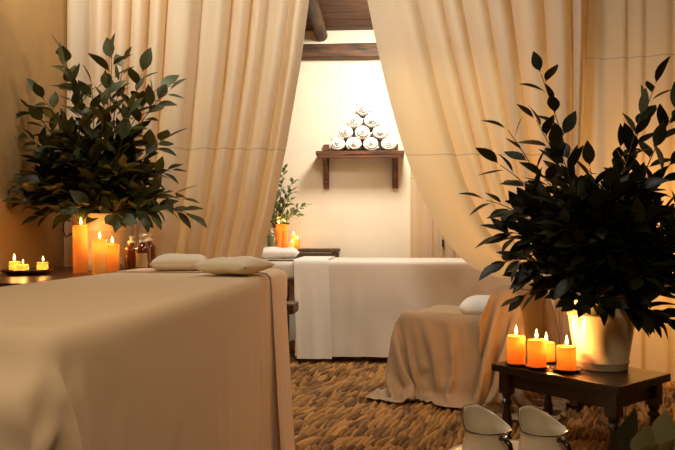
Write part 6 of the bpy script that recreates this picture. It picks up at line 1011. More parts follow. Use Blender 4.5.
# local +y = front of the chair (left in the photo); local x: near side is -x or +x
nearx = 1 if (Vector((math.cos(CR), math.sin(CR), 0)).dot(-ay) > 0) else -1
def seat_top(x, y):
    e = abs(x) / (CW / 2)
    dip = -0.07 * (1 - sst((e - 0.45) * 2.6))
    return dip + 0.035 * sst((y / (CLn / 2) + 0.2) * 1.0) - 0.02
CHAIR_CLOTH = (42, 60, [
-281,26,22,-21,4,5,3,-5,7,0,0,-1,0,0,0,-1,-1,-1,0,0,11,23,27,23,23,24,24,26,26,26,27,26,26,26,24,23,22,25,27,21,9,0,2,-5,-2,0,0,2,2,0,-3,-3,-1,-1,1,3,10,-4,25,24,-12,0,3,12,0,-15,
-1,7,-6,0,-2,1,0,1,3,3,3,2,1,0,-2,0,0,1,0,0,1,0,0,0,0,0,0,0,1,0,0,1,-1,0,-1,0,-2,6,4,2,2,-3,-5,-4,4,5,3,10,2,0,-19,16,0,0,-12,0,1,21,-16,4,0,0,0,1,3,4,2,0,-3,-1,-2,-1,-1,0,-1,-1,0,
1,0,1,0,-1,1,0,0,0,1,-1,0,1,0,0,1,-1,-1,-1,1,0,-1,-2,-3,1,2,9,3,3,2,-5,-2,-11,11,6,0,1,-12,0,1,5,1,12,2,1,0,-1,-3,-5,-2,-3,0,-1,0,2,3,0,-1,-1,1,0,1,-1,0,1,-1,1,0,0,0,1,0,0,1,0,-1,0,
-1,0,-1,0,0,1,2,1,2,-4,-2,-1,3,-6,-6,12,13,5,0,0,-9,0,-1,5,6,2,-3,-2,0,0,1,1,1,2,1,0,1,-2,-3,-1,0,0,-1,1,0,1,0,0,0,0,0,0,0,0,0,1,0,0,1,-2,0,1,1,0,1,1,2,2,1,0,-1,-4,-8,-1,1,13,7,-1,
-2,0,-10,0,0,1,13,-10,-2,-2,-2,-2,0,-1,-1,0,2,2,2,2,3,4,0,0,0,0,0,0,1,0,0,0,0,0,0,0,0,0,1,0,0,0,0,0,0,1,1,0,-1,-4,-4,-3,-2,-3,-2,3,28,5,0,0,-1,-4,-9,1,0,0,4,1,0,0,1,3,3,6,3,2,-2,-2,
-2,-2,-2,-3,-2,-1,0,0,0,1,-1,0,1,0,0,1,-1,0,1,0,0,1,-1,0,-1,-1,0,-2,-2,-1,-3,0,3,3,3,3,-1,13,-17,0,0,0,1,6,-8,-1,0,1,2,6,1,1,4,3,2,-3,-4,-1,-7,3,0,2,-1,-2,1,0,0,0,1,-1,1,0,0,0,0,0,
0,0,0,0,1,0,0,-1,0,0,-1,0,-1,-2,1,1,0,1,-5,0,8,0,8,-4,-2,1,1,0,-8,0,0,0,2,0,6,3,0,0,-1,-2,-2,2,0,-5,-2,-2,1,10,-2,-1,0,1,-1,1,-1,1,0,0,0,0,0,1,-1,1,0,-1,1,0,-2,0,1,1,0,5,-6,0,-1,-2,
3,0,9,2,0,-3,-4,1,-1,0,-8,0,-1,1,-1,9,-2,0,-1,-2,-1,2,4,-2,7,3,1,0,-1,-14,5,0,0,0,1,-1,1,0,-1,0,1,0,0,0,1,-1,0,1,-1,0,0,2,2,2,7,-7,12,-4,0,-1,0,15,1,0,0,0,-4,-17,-2,-5,-8,-4,-2,-2,
5,-19,-3,-1,0,1,0,0,1,1,3,3,5,5,10,10,-6,1,0,-1,0,1,0,-1,1,0,0,0,0,0,0,1,0,0,0,0,5,5,2,1,-4,6,-4,5,1,2,1,-30,-3,-2,-3,9,11,14,1,-2,6,4,1,-18,-11,10,5,9,14,-2,-1,-2,-6,-3,-2,-1,-3,
-3,-7,2,10,-3,0,0,0,0,1,0,0,0,-1,0,1,0,0,0,1,0,0,-1,-7,1,-3,-8,-5,-3,-3,0,1,0,0,15,1,0,3,-8,-1,2,1,7,8,0,2,19,4,2,-1,-4,-13,-9,7,4,5,1,-2,-3,-2,-2,-5,-10,-2,0,0,1,0,0,-1,1,0,0,0,0,
0,0,0,0,0,0,0,0,2,-9,-2,6,2,3,-4,2,3,0,2,0,-6,-4,-3,5,-6,-2,4,-3,6,1,0,-1,1,-10,-9,4,3,14,-6,-4,-7,8,0,0,-3,5,2,4,-10,2,-1,0,0,1,0,0,0,0,0,0,0,0,1,0,0,0,-1,0,-2,2,1,-1,1,-2,6,3,-6,
1,-3,8,-2,3,-12,-9,6,3,-7,-10,14,-7,0,0,0,-9,0,-15,-6,-5,1,2,16,-5,4,3,5,-6,8,-1,2,-1,0,0,0,-1,1,0,0,0,0,0,0,0,0,0,0,0,1,-1,3,3,1,0,0,0,1,-7,2,-5,6,-1,6,-7,14,-21,4,0,-13,9,7,1,-3,
-1,1,0,1,1,-3,-3,-6,-4,-10,-1,0,2,4,7,3,2,2,-1,0,0,1,0,0,0,0,0,0,0,0,0,0,0,0,0,0,0,-3,-2,-1,0,-1,0,-1,3,2,10,1,1,-4,3,-2,-8,-8,-3,19,-19,-7,6,3,2,3,15,4,3,1,0,0,-2,-3,-5,-11,-7,-4,
-2,-4,8,0,0,0,0,-1,1,0,0,0,0,0,0,0,0,0,0,1,0,-1,0,1,0,-2,0,0,1,3,4,4,0,-1,-2,1,3,-9,-1,-1,5,0,2,-1,-1,-1,0,2,1,0,-10,10,-8,10,6,4,2,3,-1,-6,-6,-5,-6,7,-1,0,0,1,0,0,0,0,0,0,0,0,0,0,
1,-1,0,0,0,2,-4,2,1,5,4,3,0,0,-1,1,0,0,-6,-4,1,0,-6,-3,15,15,-22,-1,0,-16,0,5,29,-12,-2,-7,4,3,4,5,4,4,2,-2,-3,-12,2,0,0,0,0,0,0,0,0,0,0,0,0,0,0,0,0,1,1,-4,6,5,5,2,1,-1,1,-1,0,-1,
-2,-6,-5,-18,31,1,-1,-2,0,0,12,0,0,-1,-6,3,-11,-10,8,-1,-6,-3,-2,0,1,3,4,7,1,2,-2,0,0,1,0,0,-1,1,0,0,0,0,0,0,0,0,1,-1,-2,13,3,-2,-3,-4,-4,-2,-4,-3,-3,-6,-8,-1,1,26,13,-1,-1,-12,-13,
-12,6,1,-4,8,7,-6,-5,18,7,1,0,-2,-2,-3,-4,-6,-4,-5,3,1,0,0,1,-1,0,0,1,-1,0,1,0,0,0,0,0,1,-1,1,2,-14,-6,-3,-2,-1,-1,-1,1,1,3,-3,3,14,9,4,-15,-5,-11,-1,10,-1,-2,1,-14,-11,1,-1,-1,-2,
1,7,10,3,4,4,4,5,1,-2,-4,-3,-1,0,1,0,0,0,0,0,0,-1,1,0,0,0,0,0,1,-1,-2,1,0,-1,-2,-2,-2,-3,-4,-3,-5,6,5,-10,-3,0,0,1,11,15,6,13,-7,-25,-1,21,12,-12,-3,-2,-4,-6,-8,0,-1,1,1,2,3,5,7,3,
-1,2,0,0,0,0,0,0,0,0,-1,1,0,0,0,-1,2,2,-2,-1,0,0,0,0,2,1,4,2,3,2,2,2,0,-4,-1,-2,-6,-16,-13,-21,8,21,14,-4,-9,14,4,2,2,1,0,-1,-2,-3,-2,-4,-3,-3,-6,-3,-2,-2,-1,1,0,0,0,0,-1,0,0,-1,0,
-1,0,0,-2,0,5,-1,4,4,6,5,3,4,0,1,1,-1,-3,-3,-4,6,0,-1,-1,2,-1,-12,1,-2,2,4,-3,2,5,5,0,-1,0,0,2,0,0,2,0,-1,-2,-3,10,-1,-1,-7,0,0,0,-1,1,0,-1,0,0,1,-1,-4,-2,-1,-6,25,7,5,3,2,1,1,0,0,
0,0,1,0,-3,-3,-14,5,8,-16,-8,-13,-1,1,1,3,-11,2,3,-13,-1,2,1,1,0,1,-1,-1,-1,2,8,27,0,-4,-5,-1,0,0,-1,1,0,-1,1,-1,0,0,0,1,-1,0,0,-20,-3,1,1,8,4,5,4,3,3,3,4,4,6,-4,2,-2,-6,12,-12,-2,
4,6,-16,0,-6,0,-18,6,-1,-5,-3,-1,-1,4,6,7,12,8,8,-1,-4,5,-11,4,-1,0,0,0,-1,1,-1,1,-1,0,-1,0,1,1,-15,18,7,-15,-10,-15,-3,-4,0,0,0,0,0,0,1,0,26,4,2,10,12,10,0,-28,19,-18,6,-12,2,-4,0,
4,5,5,6,6,9,-7,3,-3,5,-1,-2,0,-7,2,0,0,0,-1,1,-1,1,-1,1,-1,0,1,-1,-2,-9,3,0,25,5,-9,-6,-4,-2,0,-1,2,0,2,2,2,-17,-11,-4,0,15,5,-18,9,-18,-2,21,-9,5,5,5,7,3,5,1,-4,-18,17,-13,5,5,-7,
3,-2,-6,2,-1,0,0,0,0,0,-1,1,-1,0,-2,3,-1,-3,-7,-3,4,-13,16,30,12,5,0,-4,1,0,1,0,-1,1,-1,-1,0,-7,0,-28,1,10,-1,19,-19,16,7,5,4,2,-1,-5,-5,-11,24,-20,6,11,-9,7,-7,-2,-3,-2,1,0,0,0,-1,
0,1,-1,0,0,1,-1,0,-3,-4,-7,-3,14,-12,-1,9,12,10,11,1,0,0,-1,-1,-2,0,1,-5,-4,0,7,-20,1,5,0,26,3,-2,-2,-5,-9,-7,-9,5,26,-23,4,15,-1,3,-20,9,-2,-2,1,-2,-1,0,0,0,0,-1,0,0,-2,2,0,0,-5,
-1,-8,7,-16,9,-10,-6,-2,4,-1,12,8,5,6,3,1,2,2,-23,5,1,-24,11,0,11,1,-13,2,4,-1,0,-2,-3,21,12,-23,0,20,0,0,-11,-4,4,-1,-1,-2,1,-2,0,0,0,0,0,-1,-1,2,0,-2,2,-5,0,-8,-3,12,-17,7,-2,-3,
-1,1,-2,2,7,-1,9,9,5,-24,29,5,-5,-11,18,-2,-4,-17,-2,1,-8,1,4,8,25,3,-19,-5,24,0,-2,-3,-8,1,0,0,0,-4,-1,2,-2,0,0,0,0,0,0,0,0,0,0,-5,2,-6,-6,5,6,-20,-3,-1,0,5,0,1,-1,6,0,2,5,32,4,-3,
-16,-16,1,2,-7,2,-1,-3,5,9,10,15,0,-18,-9,28,-2,1,-1,-17,-9,14,0,1,1,-6,1,-1,1,-1,0,0,-1,1,0,-1,-1,1,0,-4,2,-7,-5,-3,12,0,-16,4,-6,1,0,0,-1,1,0,0,-3,0,3,3,16,-13,0,-8,0,1,5,10,14,7,
4,0,-24,-2,25,-1,-1,-10,-2,-10,2,8,-1,0,3,-6,0,-2,1,0,-1,0,0,-1,1,0,0,0,-1,-3,1,-4,5,-14,2,17,0,-25,5,1,3,-10,0,-1,1,0,-1,3,2,-4,13,7,-23,8,14,2,10,5,0,-1,-5,-14,11,-2,1,0,-5,8,-16,
-13,15,3,-1,-6,17,-15,0,1,-1,0,0,-1,1,0,-1,0,0,0,0,-3,1,-5,2,5,-19,7,15,-4,-15,-1,-1,-4,1,1,0,1,5,6,4,-1,-8,-20,30,4,-6,14,-2,0,1,-14,2,12,-6,9,0,-9,6,-11,-15,0,8,1,-1,0,4,-6,0,0,
-1,-1,1,0,-1,0,0,0,0,0,0,-3,0,0,-13,10,4,-14,2,23,-17,-8,-2,10,-2,-3,3,4,5,0,-2,13,-20,5,-2,2,5,-6,-2,4,4,18,-1,-4,5,0,-4,-1,-6,-18,-11,11,8,-2,-6,5,2,-3,-4,1,0,0,-1,0,0,0,0,0,0,0,
-1,-1,-1,0,-9,1,7,-4,3,-15,37,-3,-1,2,-1,-14,-2,1,0,-1,-4,2,25,6,2,-6,0,-4,7,0,-1,-1,-12,1,13,12,-12,11,-8,-15,2,9,0,1,3,4,-9,0,-3,-1,1,0,0,-1,0,0,0,0,0,-1,1,-1,-2,0,-9,0,5,3,-8,27,
-28,12,2,1,0,9,-13,-1,0,1,2,-8,-6,5,-2,5,1,9,-8,-10,-6,-1,19,7,2,0,5,-6,-25,9,-2,4,-2,-1,5,1,-7,1,-3,1,-2,1,0,0,0,0,-1,0,0,0,-1,-1,-2,1,-8,-2,-2,-9,16,-4,27,-28,-7,0,-3,1,13,0,0,0,
4,1,-8,8,2,1,0,0,-6,1,5,0,-3,-4,-2,3,13,-12,4,-10,2,6,0,1,0,-3,-3,0,-3,-1,2,-1,-1,1,-1,0,0,0,-1,1,-1,-6,4,1,0,-17,4,9,-8,-2,0,30,-28,-11,1,9,4,1,-1,0,-7,7,12,8,0,0,-1,0,12,5,-2,0,0,
0,0,-2,-26,-22,30,1,-1,7,1,-1,-5,2,-4,2,-3,1,-1,0,0,-1,0,-1,0,-2,1,-2,1,-1,2,-2,3,-11,-9,13,1,-4,0,-10,30,10,-33,2,-1,0,1,-3,2,1,4,-287,6,8,-1,-3,1,1,-2,2,0,0,0,0,-1,0,0,0,1,1,0,1,
1,0,0,1,0,1,0,0,1,0,0,-1,0,0,-1,0,0,-1,0,-1,-1,-1,-1,-1,-2,-1,-2,-2,-1,-1,0,0,0,0,-2,-5,2,-11,-10,29,0,-1,3,0,-2,-1,2,-2,0,-1,0,0,1,0,0,0,0,-1,0,0,-1,1,0,0,0,0,0,0,-1,1,0,0,0,0,0,0,
-1,1,0,0,1,1,0,1,2,1,1,2,1,1,0,-1,-3,-1,1,7,-5,1,0,27,0,-1,1,1,0,0,0,0,-1,0,-1,0,0,1,0,0,0,0,0,0,0,0,0,0,0,0,0,0,0,0,0,0,0,0,0,0,0,0,0,0,0,0,1,-1,0,-1,1,-1,-1,-1,-2,0,1,0,1,0,-3,0,
0,31,0,0,0,0,-1,-1,-1,0,0,1,1,-1,0,-1,0,0,-1,0,0,0,0,0,0,0,0,0,0,0,0,0,-1,1,0,0,0,0,0,0,-1,1,0,0,-1,1,0,1,0,1,1,1,1,1,2,0,2,-1,-1,2,0,24,0,0,2,1,0,1,0,0,1,0,0,1,0,-1,0,-1,0,0,0,-1,
0,-1,1,0,0,0,0,0,0,0,0,0,0,0,0,-1,1,0,0,0,0,0,1,0,-1,0,0,0,0,0,2,0,-1,0,0,-6,1,2,0,31,0,0,0,0,1,-1,-1,-1,-1,-1,-1,0,-1,1,0,1,0,0,-1,0,1,0,0,0,0,0,0,0,0,0,0,0,0,0,0,0,0,-1,1,0,-1,0,
0,0,1,0,0,-1,0,0,-2,0,3,-1,-6,1,3,2,7,24,0,0,-1,2,0,0,1,0,0,0,-1,-1,0,1,1,0,1,0,1,0,-1,0,0,-1,1,-1,1,0,0,0,0,0,0,-1,1,0,0,1,-1,0,1,0,0,-1,0,0,0,2,0,0,1,-1,-3,0,-1,0,-1,1,1,29,0,1,1,
0,1,0,0,0,0,0,1,0,1,-2,-1,-1,-1,-1,-1,0,0,0,0,0,0,0,0,0,0,-1,1,0,0,0,0,0,0,-1,1,0,0,0,0,0,1,0,1,-1,1,0,1,3,0,0,3,0,1,0,0,28,0,-1,0,1,-1,0,0,0,0,0,0,0,-1,1,-1,0,-1,0,2,0,0,0,0,0,0,0,
0,0,0,0,0,0,0,0,0,0,0,0,0,0,0,1,0,1,-1,1,-1,1,-1,0,-1,-3,-1,1,0,0,0,0,0,26,0,0,1,0,2,1,0,0,0,0,1,0,1,-2,-1,-1,-1,0,0,0,0,0,0,0,0,0,0,0,0,0,0,0,0,0,0,0,0,0,0,1,0,-1,1,-2,4,-4,3,0,1,
1,-19,-1,1,1,1,10,13,0,-2,31,-5,-5,-5,16,-14,-9,-6,0,1,1,0,3,1,4,3,4,4,3,0,0,0,0,0,0,0,1,-1,0,0,0,0,0,0,0,0,0,0,0,0,-1,-1,-1,-1,2,-4,3,-4,-2,-1,-2,8,-1,-2,-3,10,-1,-12,2,4,24,-10,
-9,15,-2,4,2,0,-7,1,2,2,2,2,0,1,0,0,-2,0,1,1,0,0,0,0,0,0,0,0,0,0,0,0,0,0,0,0,0,0,0,1,0,-3,-1,-2,-2,0,0,-1,0,10,0,0,1,-10,-5,4,4,7,30,2,0,-22,-19,10,10,10,11,4,-3,-2,-4,-1,-1,0,-1,0,
2,2,-1,0,0,0,0,0,0,0,0,0,0,0,0,0,0,0,0,0,0,0,-1,0,0,1,0,1,1,-1,0,0,0,1,1,1,0,2,0,1,4,-2,24,-1,1,1,-1,1,-2,2,1,-1,2,0,-1,1,0,0,0,-1,0,-1,2,0,0,0,0,0,0,0,0,0,0,0,0,0,0,0,0,0,0,0,1,0,
1,1,0,0,1,0,0,0,0,-2,0,-1,0,-5,3,0,-14,-5,17,12,1,1,2,1,1,-3,-3,-3,1,2,8,-2,-1,-2,-1,-2,0,-1,-1,0,0,0,1,-1,0,0,0,0,0,0,0,0,0,0,0,0,0,0,0,0,-1,1,1,0,0,1,0,1,0,0,0,1,-3,5,-1,2,-10,15,
16,3,6,0,-1,1,0,-1,1,1,-1,-1,-6,-2,2,3,2,3,1,0,0,-1,1,0,0,0,0,0,0,0,0,0,0,0,0,0,0,0,1,-1,0,0,1,0,-1,1,0,0,1,-2,-1,0,1,-1,1,0,-4,-7,10,-31,24,-3,5,1,1,-8,-6,-2,-2,0,3,4,3,6,4,-1,0,
-1,-2,1,0,0,0,0,0,0,0,0,0,0,0,0,0,0,0,0,1,-1,-1,1,0,0,-1,0,1,0,-1,0,-2,0,0,1,-1,-1,3,1,0,-5,1,-5,14,-10,5,16,1,1,1,-2,2,-1,1,-2,-1,-1,-3,2,2,1,1,-1,0,1,0,0,0,0,0,0,0,0,0,0,0,0,0,0,
0,0,0,0,0,-1,1,0,-1,-2,0,-1,0,0,0,-1,0,3,0,-1,-19,-10,-8,10,1,22,0,-3,-24,10,10,7,3,0,-2,2,1,0,-1,-1,-2,-1,0,2,3,0,0,0,0,0,-1,1,0,0,0,0,0,0,0,0,0,0,0,-1,0,1,-2,-3,-1,0,-1,0,0,0,0,2,
2,1,-13,4,1,3,-1,1,24,-36,1,2,33,2,0,3,-3,4,0,-2,-2,-2,0,-1,1,2,2,-1,-1,1,0,0,-1,1,0,0,0,0,0,0,0,0,0,0,0,0,0,-1,-2,-1,1,1,1,0,0,-1,-1,-1,-3,-12,-5,3,16,-8,7,1,-9,-12,-6,29,-1,1,1,0,
1,-1,-2,-5,-3,1,2,2,3,2,2,1,-1,1,0,0,0,0,0,0,0,0,0,0,0,0,0,0,0,0,0,0,0,0,-3,-4,-3,-2,-2,-2,-1,1,1,4,-5,4,10,0,-2,-9,-4,-13,0,17,21,0,-13,13,-25,-8,2,3,8,10,9,8,2,1,-1,0,-3,-1,0,0,1,
1,0,-1,0,0,0,-1,0,0,0,0,0,0,1,0,0,1,-1,-1,0,1,0,-1,-1,0,-1,-2,-2,-5,5,3,-10,-10,-11,-1,4,12,19,-6,20,-29,23,-4,14,-2,2,0,1,-1,-2,-7,-1,-1,1,2,3,3,2,2,2,1,0,-1,-1,-1,0,0,0,0,0,0,0,1,
0,0,1,1,0,-3,1,0,-1,1,0,0,-1,-1,-1,-1,-1,-1,-2,0,3,1,1,-1,-21,-9,-11,36,-4,-11,11,8,-5,-3,-3,-3,0,1,1,2,1,1,1,0,1,2,0,1,0,0,1,0,0,0,-1,1,0,0,0,-1,1,-1,-1,1,0,1,0,0,0,-2,-2,-4,-2,-4,
-3,-4,-4,-10,-5,-4,13,11,2,1,2,-5,24,0,-1,1,1,0,0,1,0,1,0,0,1,0,0,-1,1,-1,-1,0,0,-15,4,-4,-19,1,1,0,2,0,1,0,0,0,-2,-2,16,5,8,-5,7,-5,-5,-6,-4,-2,-3,0,-2,0,0,8,4,7,-28,-13,5,15,-1,
36,23,-7,-8,-11,-20,4,-2,-3,11,1,-4,-2,-1,2,2,3,4,8,10,10,-15,-3,8,-10,1,-1,0,0,-1,-1,-1,0,0,0,0,8,-4,2,-10,35,-16,-3,0,3,9,2,2,0,0,0,0,-2,-2,-7,4,-13,-7,-13,12,-18,-19,-8,-6,3,2,2,
-2,16,-9,1,6,7,7,6,7,6,5,2,-1,-35,0,29,-12,-8,5,3,-3,-1,0,0,0,0,0,0,3,2,2,-12,5,1,23,0,3,-2,-12,-3,-4,-3,-1,-3,-2,-2,-2,0,8,26,2,1,1,-14,-12,-3,2,-10,5,-3,14,-3,9,8,7,5,3,1,0,-3,1,
-1,-35,4,19,3,-6,-3,6,-4,5,-2,-1,0,-1,1,0,2,-3,3,-4,-6,7,-4,-12,30,1,-3,9,3,2,1,0,0,0,0,0,-1,0,-11,-10,-9,-5,1,-27,1,-3,23,25,10,-3,1,0,0,-1,-2,-3,0,1,4,-9,-35,3,19,9,-3,-6,1,4,-3,
-3,6,-1,0,1,-1,1,-2,0,2,-8,-2,6,-7,14,-29,27,22,0,-7,-4,-3,5,-3,-3,-3,-6,2,-4,-4,-2,19,9,0,1,7,19,-1,-11,5,6,-1,-2,-2,-3,2,3,2,0,-15,-29,1,17,13,-10,6,-4,0,-3,6,0,-3,3,-1,0,0,-2,0,
2,-1,-6,1,5,-8,10,-6,-17,12,12,12,5,0,-10,-2,-3,-3,1,-7,-1,0,6,-16,-3,32,25,-2,-1,1,2,-13,-1,1,3,3,5,0,-1,1,-20,-22,1,19,1,-4,16,-9,-1,1,5,-12,2,1,-2,1,1,-1,1,-1,9,-9,-1,1,4,-6,3,
17,-25,-14,9,15,0,10,-2,15,6,2,1,0,-1,0,-1,1,1,-6,1,22,1,-3,-4,8,0,1,0,-1,-1,-1,-2,-25,-16,0,26,-2,-1,9,-1,-6,-2,1,-10,16,-12,1,2,-1,-1,1,-1,9,-5,-3,-3,4,1,-6,1,14,8,-27,-8,2,23,-2,
0,-6,4,10,0,6,3,0,-3,2,-7,-24,16,-7,1,5,11,-2,-1,-9,0,4,4,-10,-19,-13,1,26,-4,-7,14,1,1,-9,1,-1,-5,3,9,-11,0,1,0,0,5,-1,-3,-3,0,3,1,-4,-2,7,15,3,-30,3,-3,7,15,-1,0,-2,7,0,2,3,0,-5,
-6,19,24,0,-1,-20,-2,2,4,13,2,-4,-17,-7,-14,2,17,5,-2,0,10,-1,-4,-4,0,0,-5,0,6,3,-5,0,0,2,0,-1,-3,-2,0,3,0,-4,-2,2,13,12,1,-36,-9,10,3,9,-2,-2,-2,-1,0,-6,3,11,3,22,25,0,-28,17,6,3,
-2,-8,-7,-16,5,-18,1,30,-7,3,-18,26,0,0,-8,-1,1,-1,-3,-4,4,6,-1,-1,0,0,1,-5,-2,0,1,2,0,-2,-5,-3,10,13,7,0,-21,-19,-4,-2,17,-3,-2,-1,-1,1,0,-6,25,-25,35,-18,13,-16,-2,-11,-8,-4,-5,
18,-25,4,39,-28,18,-28,27,8,-9,1,-5,-1,-6,3,1,-4,0,6,3,-2,0,0,-1,-4,-2,0,3,1,0,-1,-8,0,-3,18,12,4,2,-10,-2,-1,-31,0,-1,0,1,7,10,11,9,4,13,2,4,5,-23,-17,-1,2,16,-26,12,34,-8,2,-31,
20,12,-3,0,-6,-4,-3,0,4,2,-8,-3,3,6,3,0,-3,-6,-1,0,1,2,1,-1,1,-5,5,-10,-1,24,2,3,3,-8,-7,7,-2,-3,5,7,6,1,-3,-14,0,38,-1,-2,0,-4,3,-8,-9,-19,10,12,-8,0,-6,-1,9,2,-14,9,-13,6,-9,6,2,
3,-6,-2,-1,2,0,-1,-1,-1,1,-1,3,3,-1,-1,2,-5,0,-3,-4,1,32,-8,7,-10,-1,5,2,8,-1,0,0,0,-2,-1,-10,23,2,-6,-1,2,5,0,1,0,-4,2,1,-25,-4,18,6,-14,6,0,-8,-5,4,8,-6,1,-3,1,-7,1,0,-3,0,1,1,5,
2,3,-6,-1,3,-3,-6,1,-5,0,4,22,-15,25,0,1,0,-2,-10,0,2,3,5,-6,0,37,0,-2,-5,3,-3,7,-6,0,2,-12,-19,0,0,16,-4,10,-10,0,-9,-11,9,5,-2,-1,-3,-5,6,-5,1,4,1,2,1,0,-1,-10,5,-1,9,-4,-12,3,2,
0,-20,5,30,-22,-8,1,12,-9,13,8,6,5,6,0,-4,24,-3,3,1,1,2,-1,-7,-16,-12,-9,-4,3,35,8,0,-17,6,-3,2,-2,3,-9,1,0,-2,-6,-9,-3,-1,0,1,0,1,1,1,6,5,-6,14,-2,-9,12,-12,-1,17,-15,-10,24,2,-13,
-7,22,9,-1,-1,1,-10,6,5,35,0,0,1,-1,-6,-10,5,3,-1,0,-1,-2,8,-18,0,8,-5,-5,2,0,-11,3,1,-2,0,4,4,-4,2,-3,0,5,-1,-7,-3,6,-5,-2,2,5,-11,-2,16,-14,-1,29,8,-20,-1,14,4,2,-1,0,-1,-5,-2,1,
4,14,0,12,16,27,26,26,26,26,27,26,27,26,27,26,27,26,27,27,26,25,14,0,-12,-15,-11,-9,-8,-5,-2,0,2,5,8,10,13,15,9,-2,-16,-25,-26,-27,-26,-26,-27,-26,-27,-26,-27,-26,-27,-26,-27,-26,
-27,-24,-26,0,0,0,2,-14,9,-1,-1,1,0,1,0,0,0,0,0,1,-1,1,-1,0,1,0,1,1,2,1,-1,0,0,0,0,0,0,0,0,-1,0,0,0,-2,0,-1,-1,1,-1,-1,1,-1,1,-1,1,-1,1,-1,2,0,0,0,2,0,0,0,-2,2,-2,-2,1,0,0,0,0,0,0,
0,0,0,1,-1,1,0,0,0,1,1,0,1,1,0,0,0,0,0,0,0,0,0,-1,0,-2,1,-2,0,0,-1,1,0,-1,1,-1,0,0,1,-1,1,-2,0,1,-2,5,0,0,0,0,0,-4,1,0,-1,1,0,0,0,0,1,0,0,-1,1,0,0,0,1,0,1,1,0,0,0,1,1,-1,0,1,-1,0,0,
-1,0,-1,-1,0,-1,0,0,-1,1,0,-1,0,0,-1,0,0,0,0,0,0,4,6,-6,0,0,0,0,-4,2,-1,1,0,0,0,1,0,-1,0,0,1,0,0,-1,0,1,1,0,1,1,0,0,0,0,0,0,0,1,-1,0,-1,0,-1,-1,-1,0,0,0,1,-1,0,0,1,0,0,-1,0,-1,1,-1,
6,7,-2,-7,-1,0,0,0,-2,-1,2,0,0,0,-1,0,0,1,0,0,0,0,-1,1,0,0,0,2,1,-1,1,0,0,0,0,0,0,0,0,-1,1,-2,0,0,-1,0,0,0,-1,0,0,0,0,0,0,0,0,0,-1,15,5,1,-1,-2,-15,0,0,0,0,-1,-1,0,0,0,1,0,-1,0,0,0,
0,0,1,0,0,0,1,-1,1,1,0,1,0,0,0,0,0,0,-1,1,-1,0,-1,-1,0,0,0,0,0,0,0,0,-1,0,0,0,0,0,4,-14,-1,-1,2,1,11,0,0,2,-1,-2,1,0,0,-1,0,0,1,0,0,-1,0,0,0,0,0,-1,1,1,1,0,0,0,1,0,0,0,0,-1,1,-1,0,
-1,0,0,-1,0,-1,0,0,0,0,0,0,0,0,0,0,1,-1,4,-4,-3,1,2,2,0,0,2,0,-2,0,-1,0,1,0,-1,0,0,0,0,0,1,0,0,-1,1,0,0,0,0,1,0,0,0,1,1,-1,0,0,0,-1,-1,1,-2,0,0,0,0,0,0,1,0,0,0,0,0,0,2,1,0,-3,-3,2,
-2,3,0,0,4,-2,1,-4,1,0,0,0,1,0,0,0,1,0,-1,0,0,0,-1,0,0,0,1,0,1,0,0,0,0,0,0,-1,0,0,-1,0,0,-1,0,1,0,0,0,0,0,1,0,0,0,15,1,0,0,0,-2,-13,-2,15,0,16,5,4,-20,-1,-1,-1,-1,0,0,0,0,0,0,0,0,
-1,-2,1,1,0,0,0,0,1,0,0,1,0,0,0,0,0,-1,0,-1,0,-1,1,0,1,0,0,0,-1,0,-1,0,0,0,-8,-1,-1,-2,14,9,8,-1,-32,0,-16,-5,8,17,4,-1,-2,-7,0,0,0,0,0,0,0,0,1,2,-1,-2,2,0,0,1,0,0,1,0,0,0,0,0,-1,0,
-1,1,-1,-1,0,-1,0,0,0,0,0,0,0,0,0,0,-7,0,0,1,-12,-2,1,4,17,0,0,-5,-10,4,0,2,2,8,-2,-1,-1,1,0,0,0,0,0,0,1,0,0,1,1,-1,1,0,1,0,1,-1,0,0,0,-1,0,-1,0,0,-1,1,-1,0,-1,0,0,1,0,0,0,0,0,-2,
-2,-1,4,-6,-1,11,10,0,0,-2,1,0,1,0,-2,-1,1,1,2,-2,-1,0,0,0,0,0,0,2,0,0,0,1,0,1,0,0,0,0,0,-1,0,0,-1,0,-1,1,0,-1,0,0,1,0,0,-1,0,0,0,0,1,-1,2,-3,-7,6,5,19,-33,18,-18,-1,1,0,-3,0,3,1,1,
0,-1,-2,1,0,0,0,0,-1,0,0,0,1,0,1,-1,1,0,1,0,0,0,0,-1,0,0,-1,0,0,-1,1,0,0,0,0,-1,0,0,0,0,1,-1,3,-3,4,-2,12,0,-38,25,-18,33,-15,0,0,0,-1,0,0,0,0,0,4,0,-1,0,-1,0,-2,1,-1,1,1,-1,0,1,1,
0,0,1,0,-1,0,0,-1,-1,0,0,0,0,0,0,0,0,-1,1,0,0,0,1,0,1,-3,2,-1,5,-16,-6,20,19,0,-15,18,-2,-2,2,1,0,0,0,0,-1,-1,-1,0,0,1,0,2,-3,1,0,0,0,1,1,-1,1,1,-1,0,1,-1,-1,0,-1,0,0,0,0,0,0,0,0,1,
0,0,0,1,0,-1,0,1,0,-2,1,-2,16,-1,-36,20,5,-1,-16,-4,1,0,-2,-2,-2,-2,1,0,1,1,-1,0,0,1,2,-2,-1,1,0,1,0,1,1,-1,1,0,-1,0,0,-1,0,-1,1,-1,0,0,0,0,0,1,0,1,1,-1,0,1,0,0,-2,-1,-1,25,0,-4,2,
-19,16,5,11,-6,-1,-2,-6,1,-1,2,-1,-1,0,0,1,0,0,0,0,2,-1,0,0,1,1,1,0,0,0,0,0,-1,0,-1,0,0,-1,0,1,0,0,1,1,0,1,0,-1,1,0,-1,-1,-1,0,15,-2,-5,-12,13,0,-3,-14,-2,-2,15,-1,-1,6,-2,2,0,1,1,
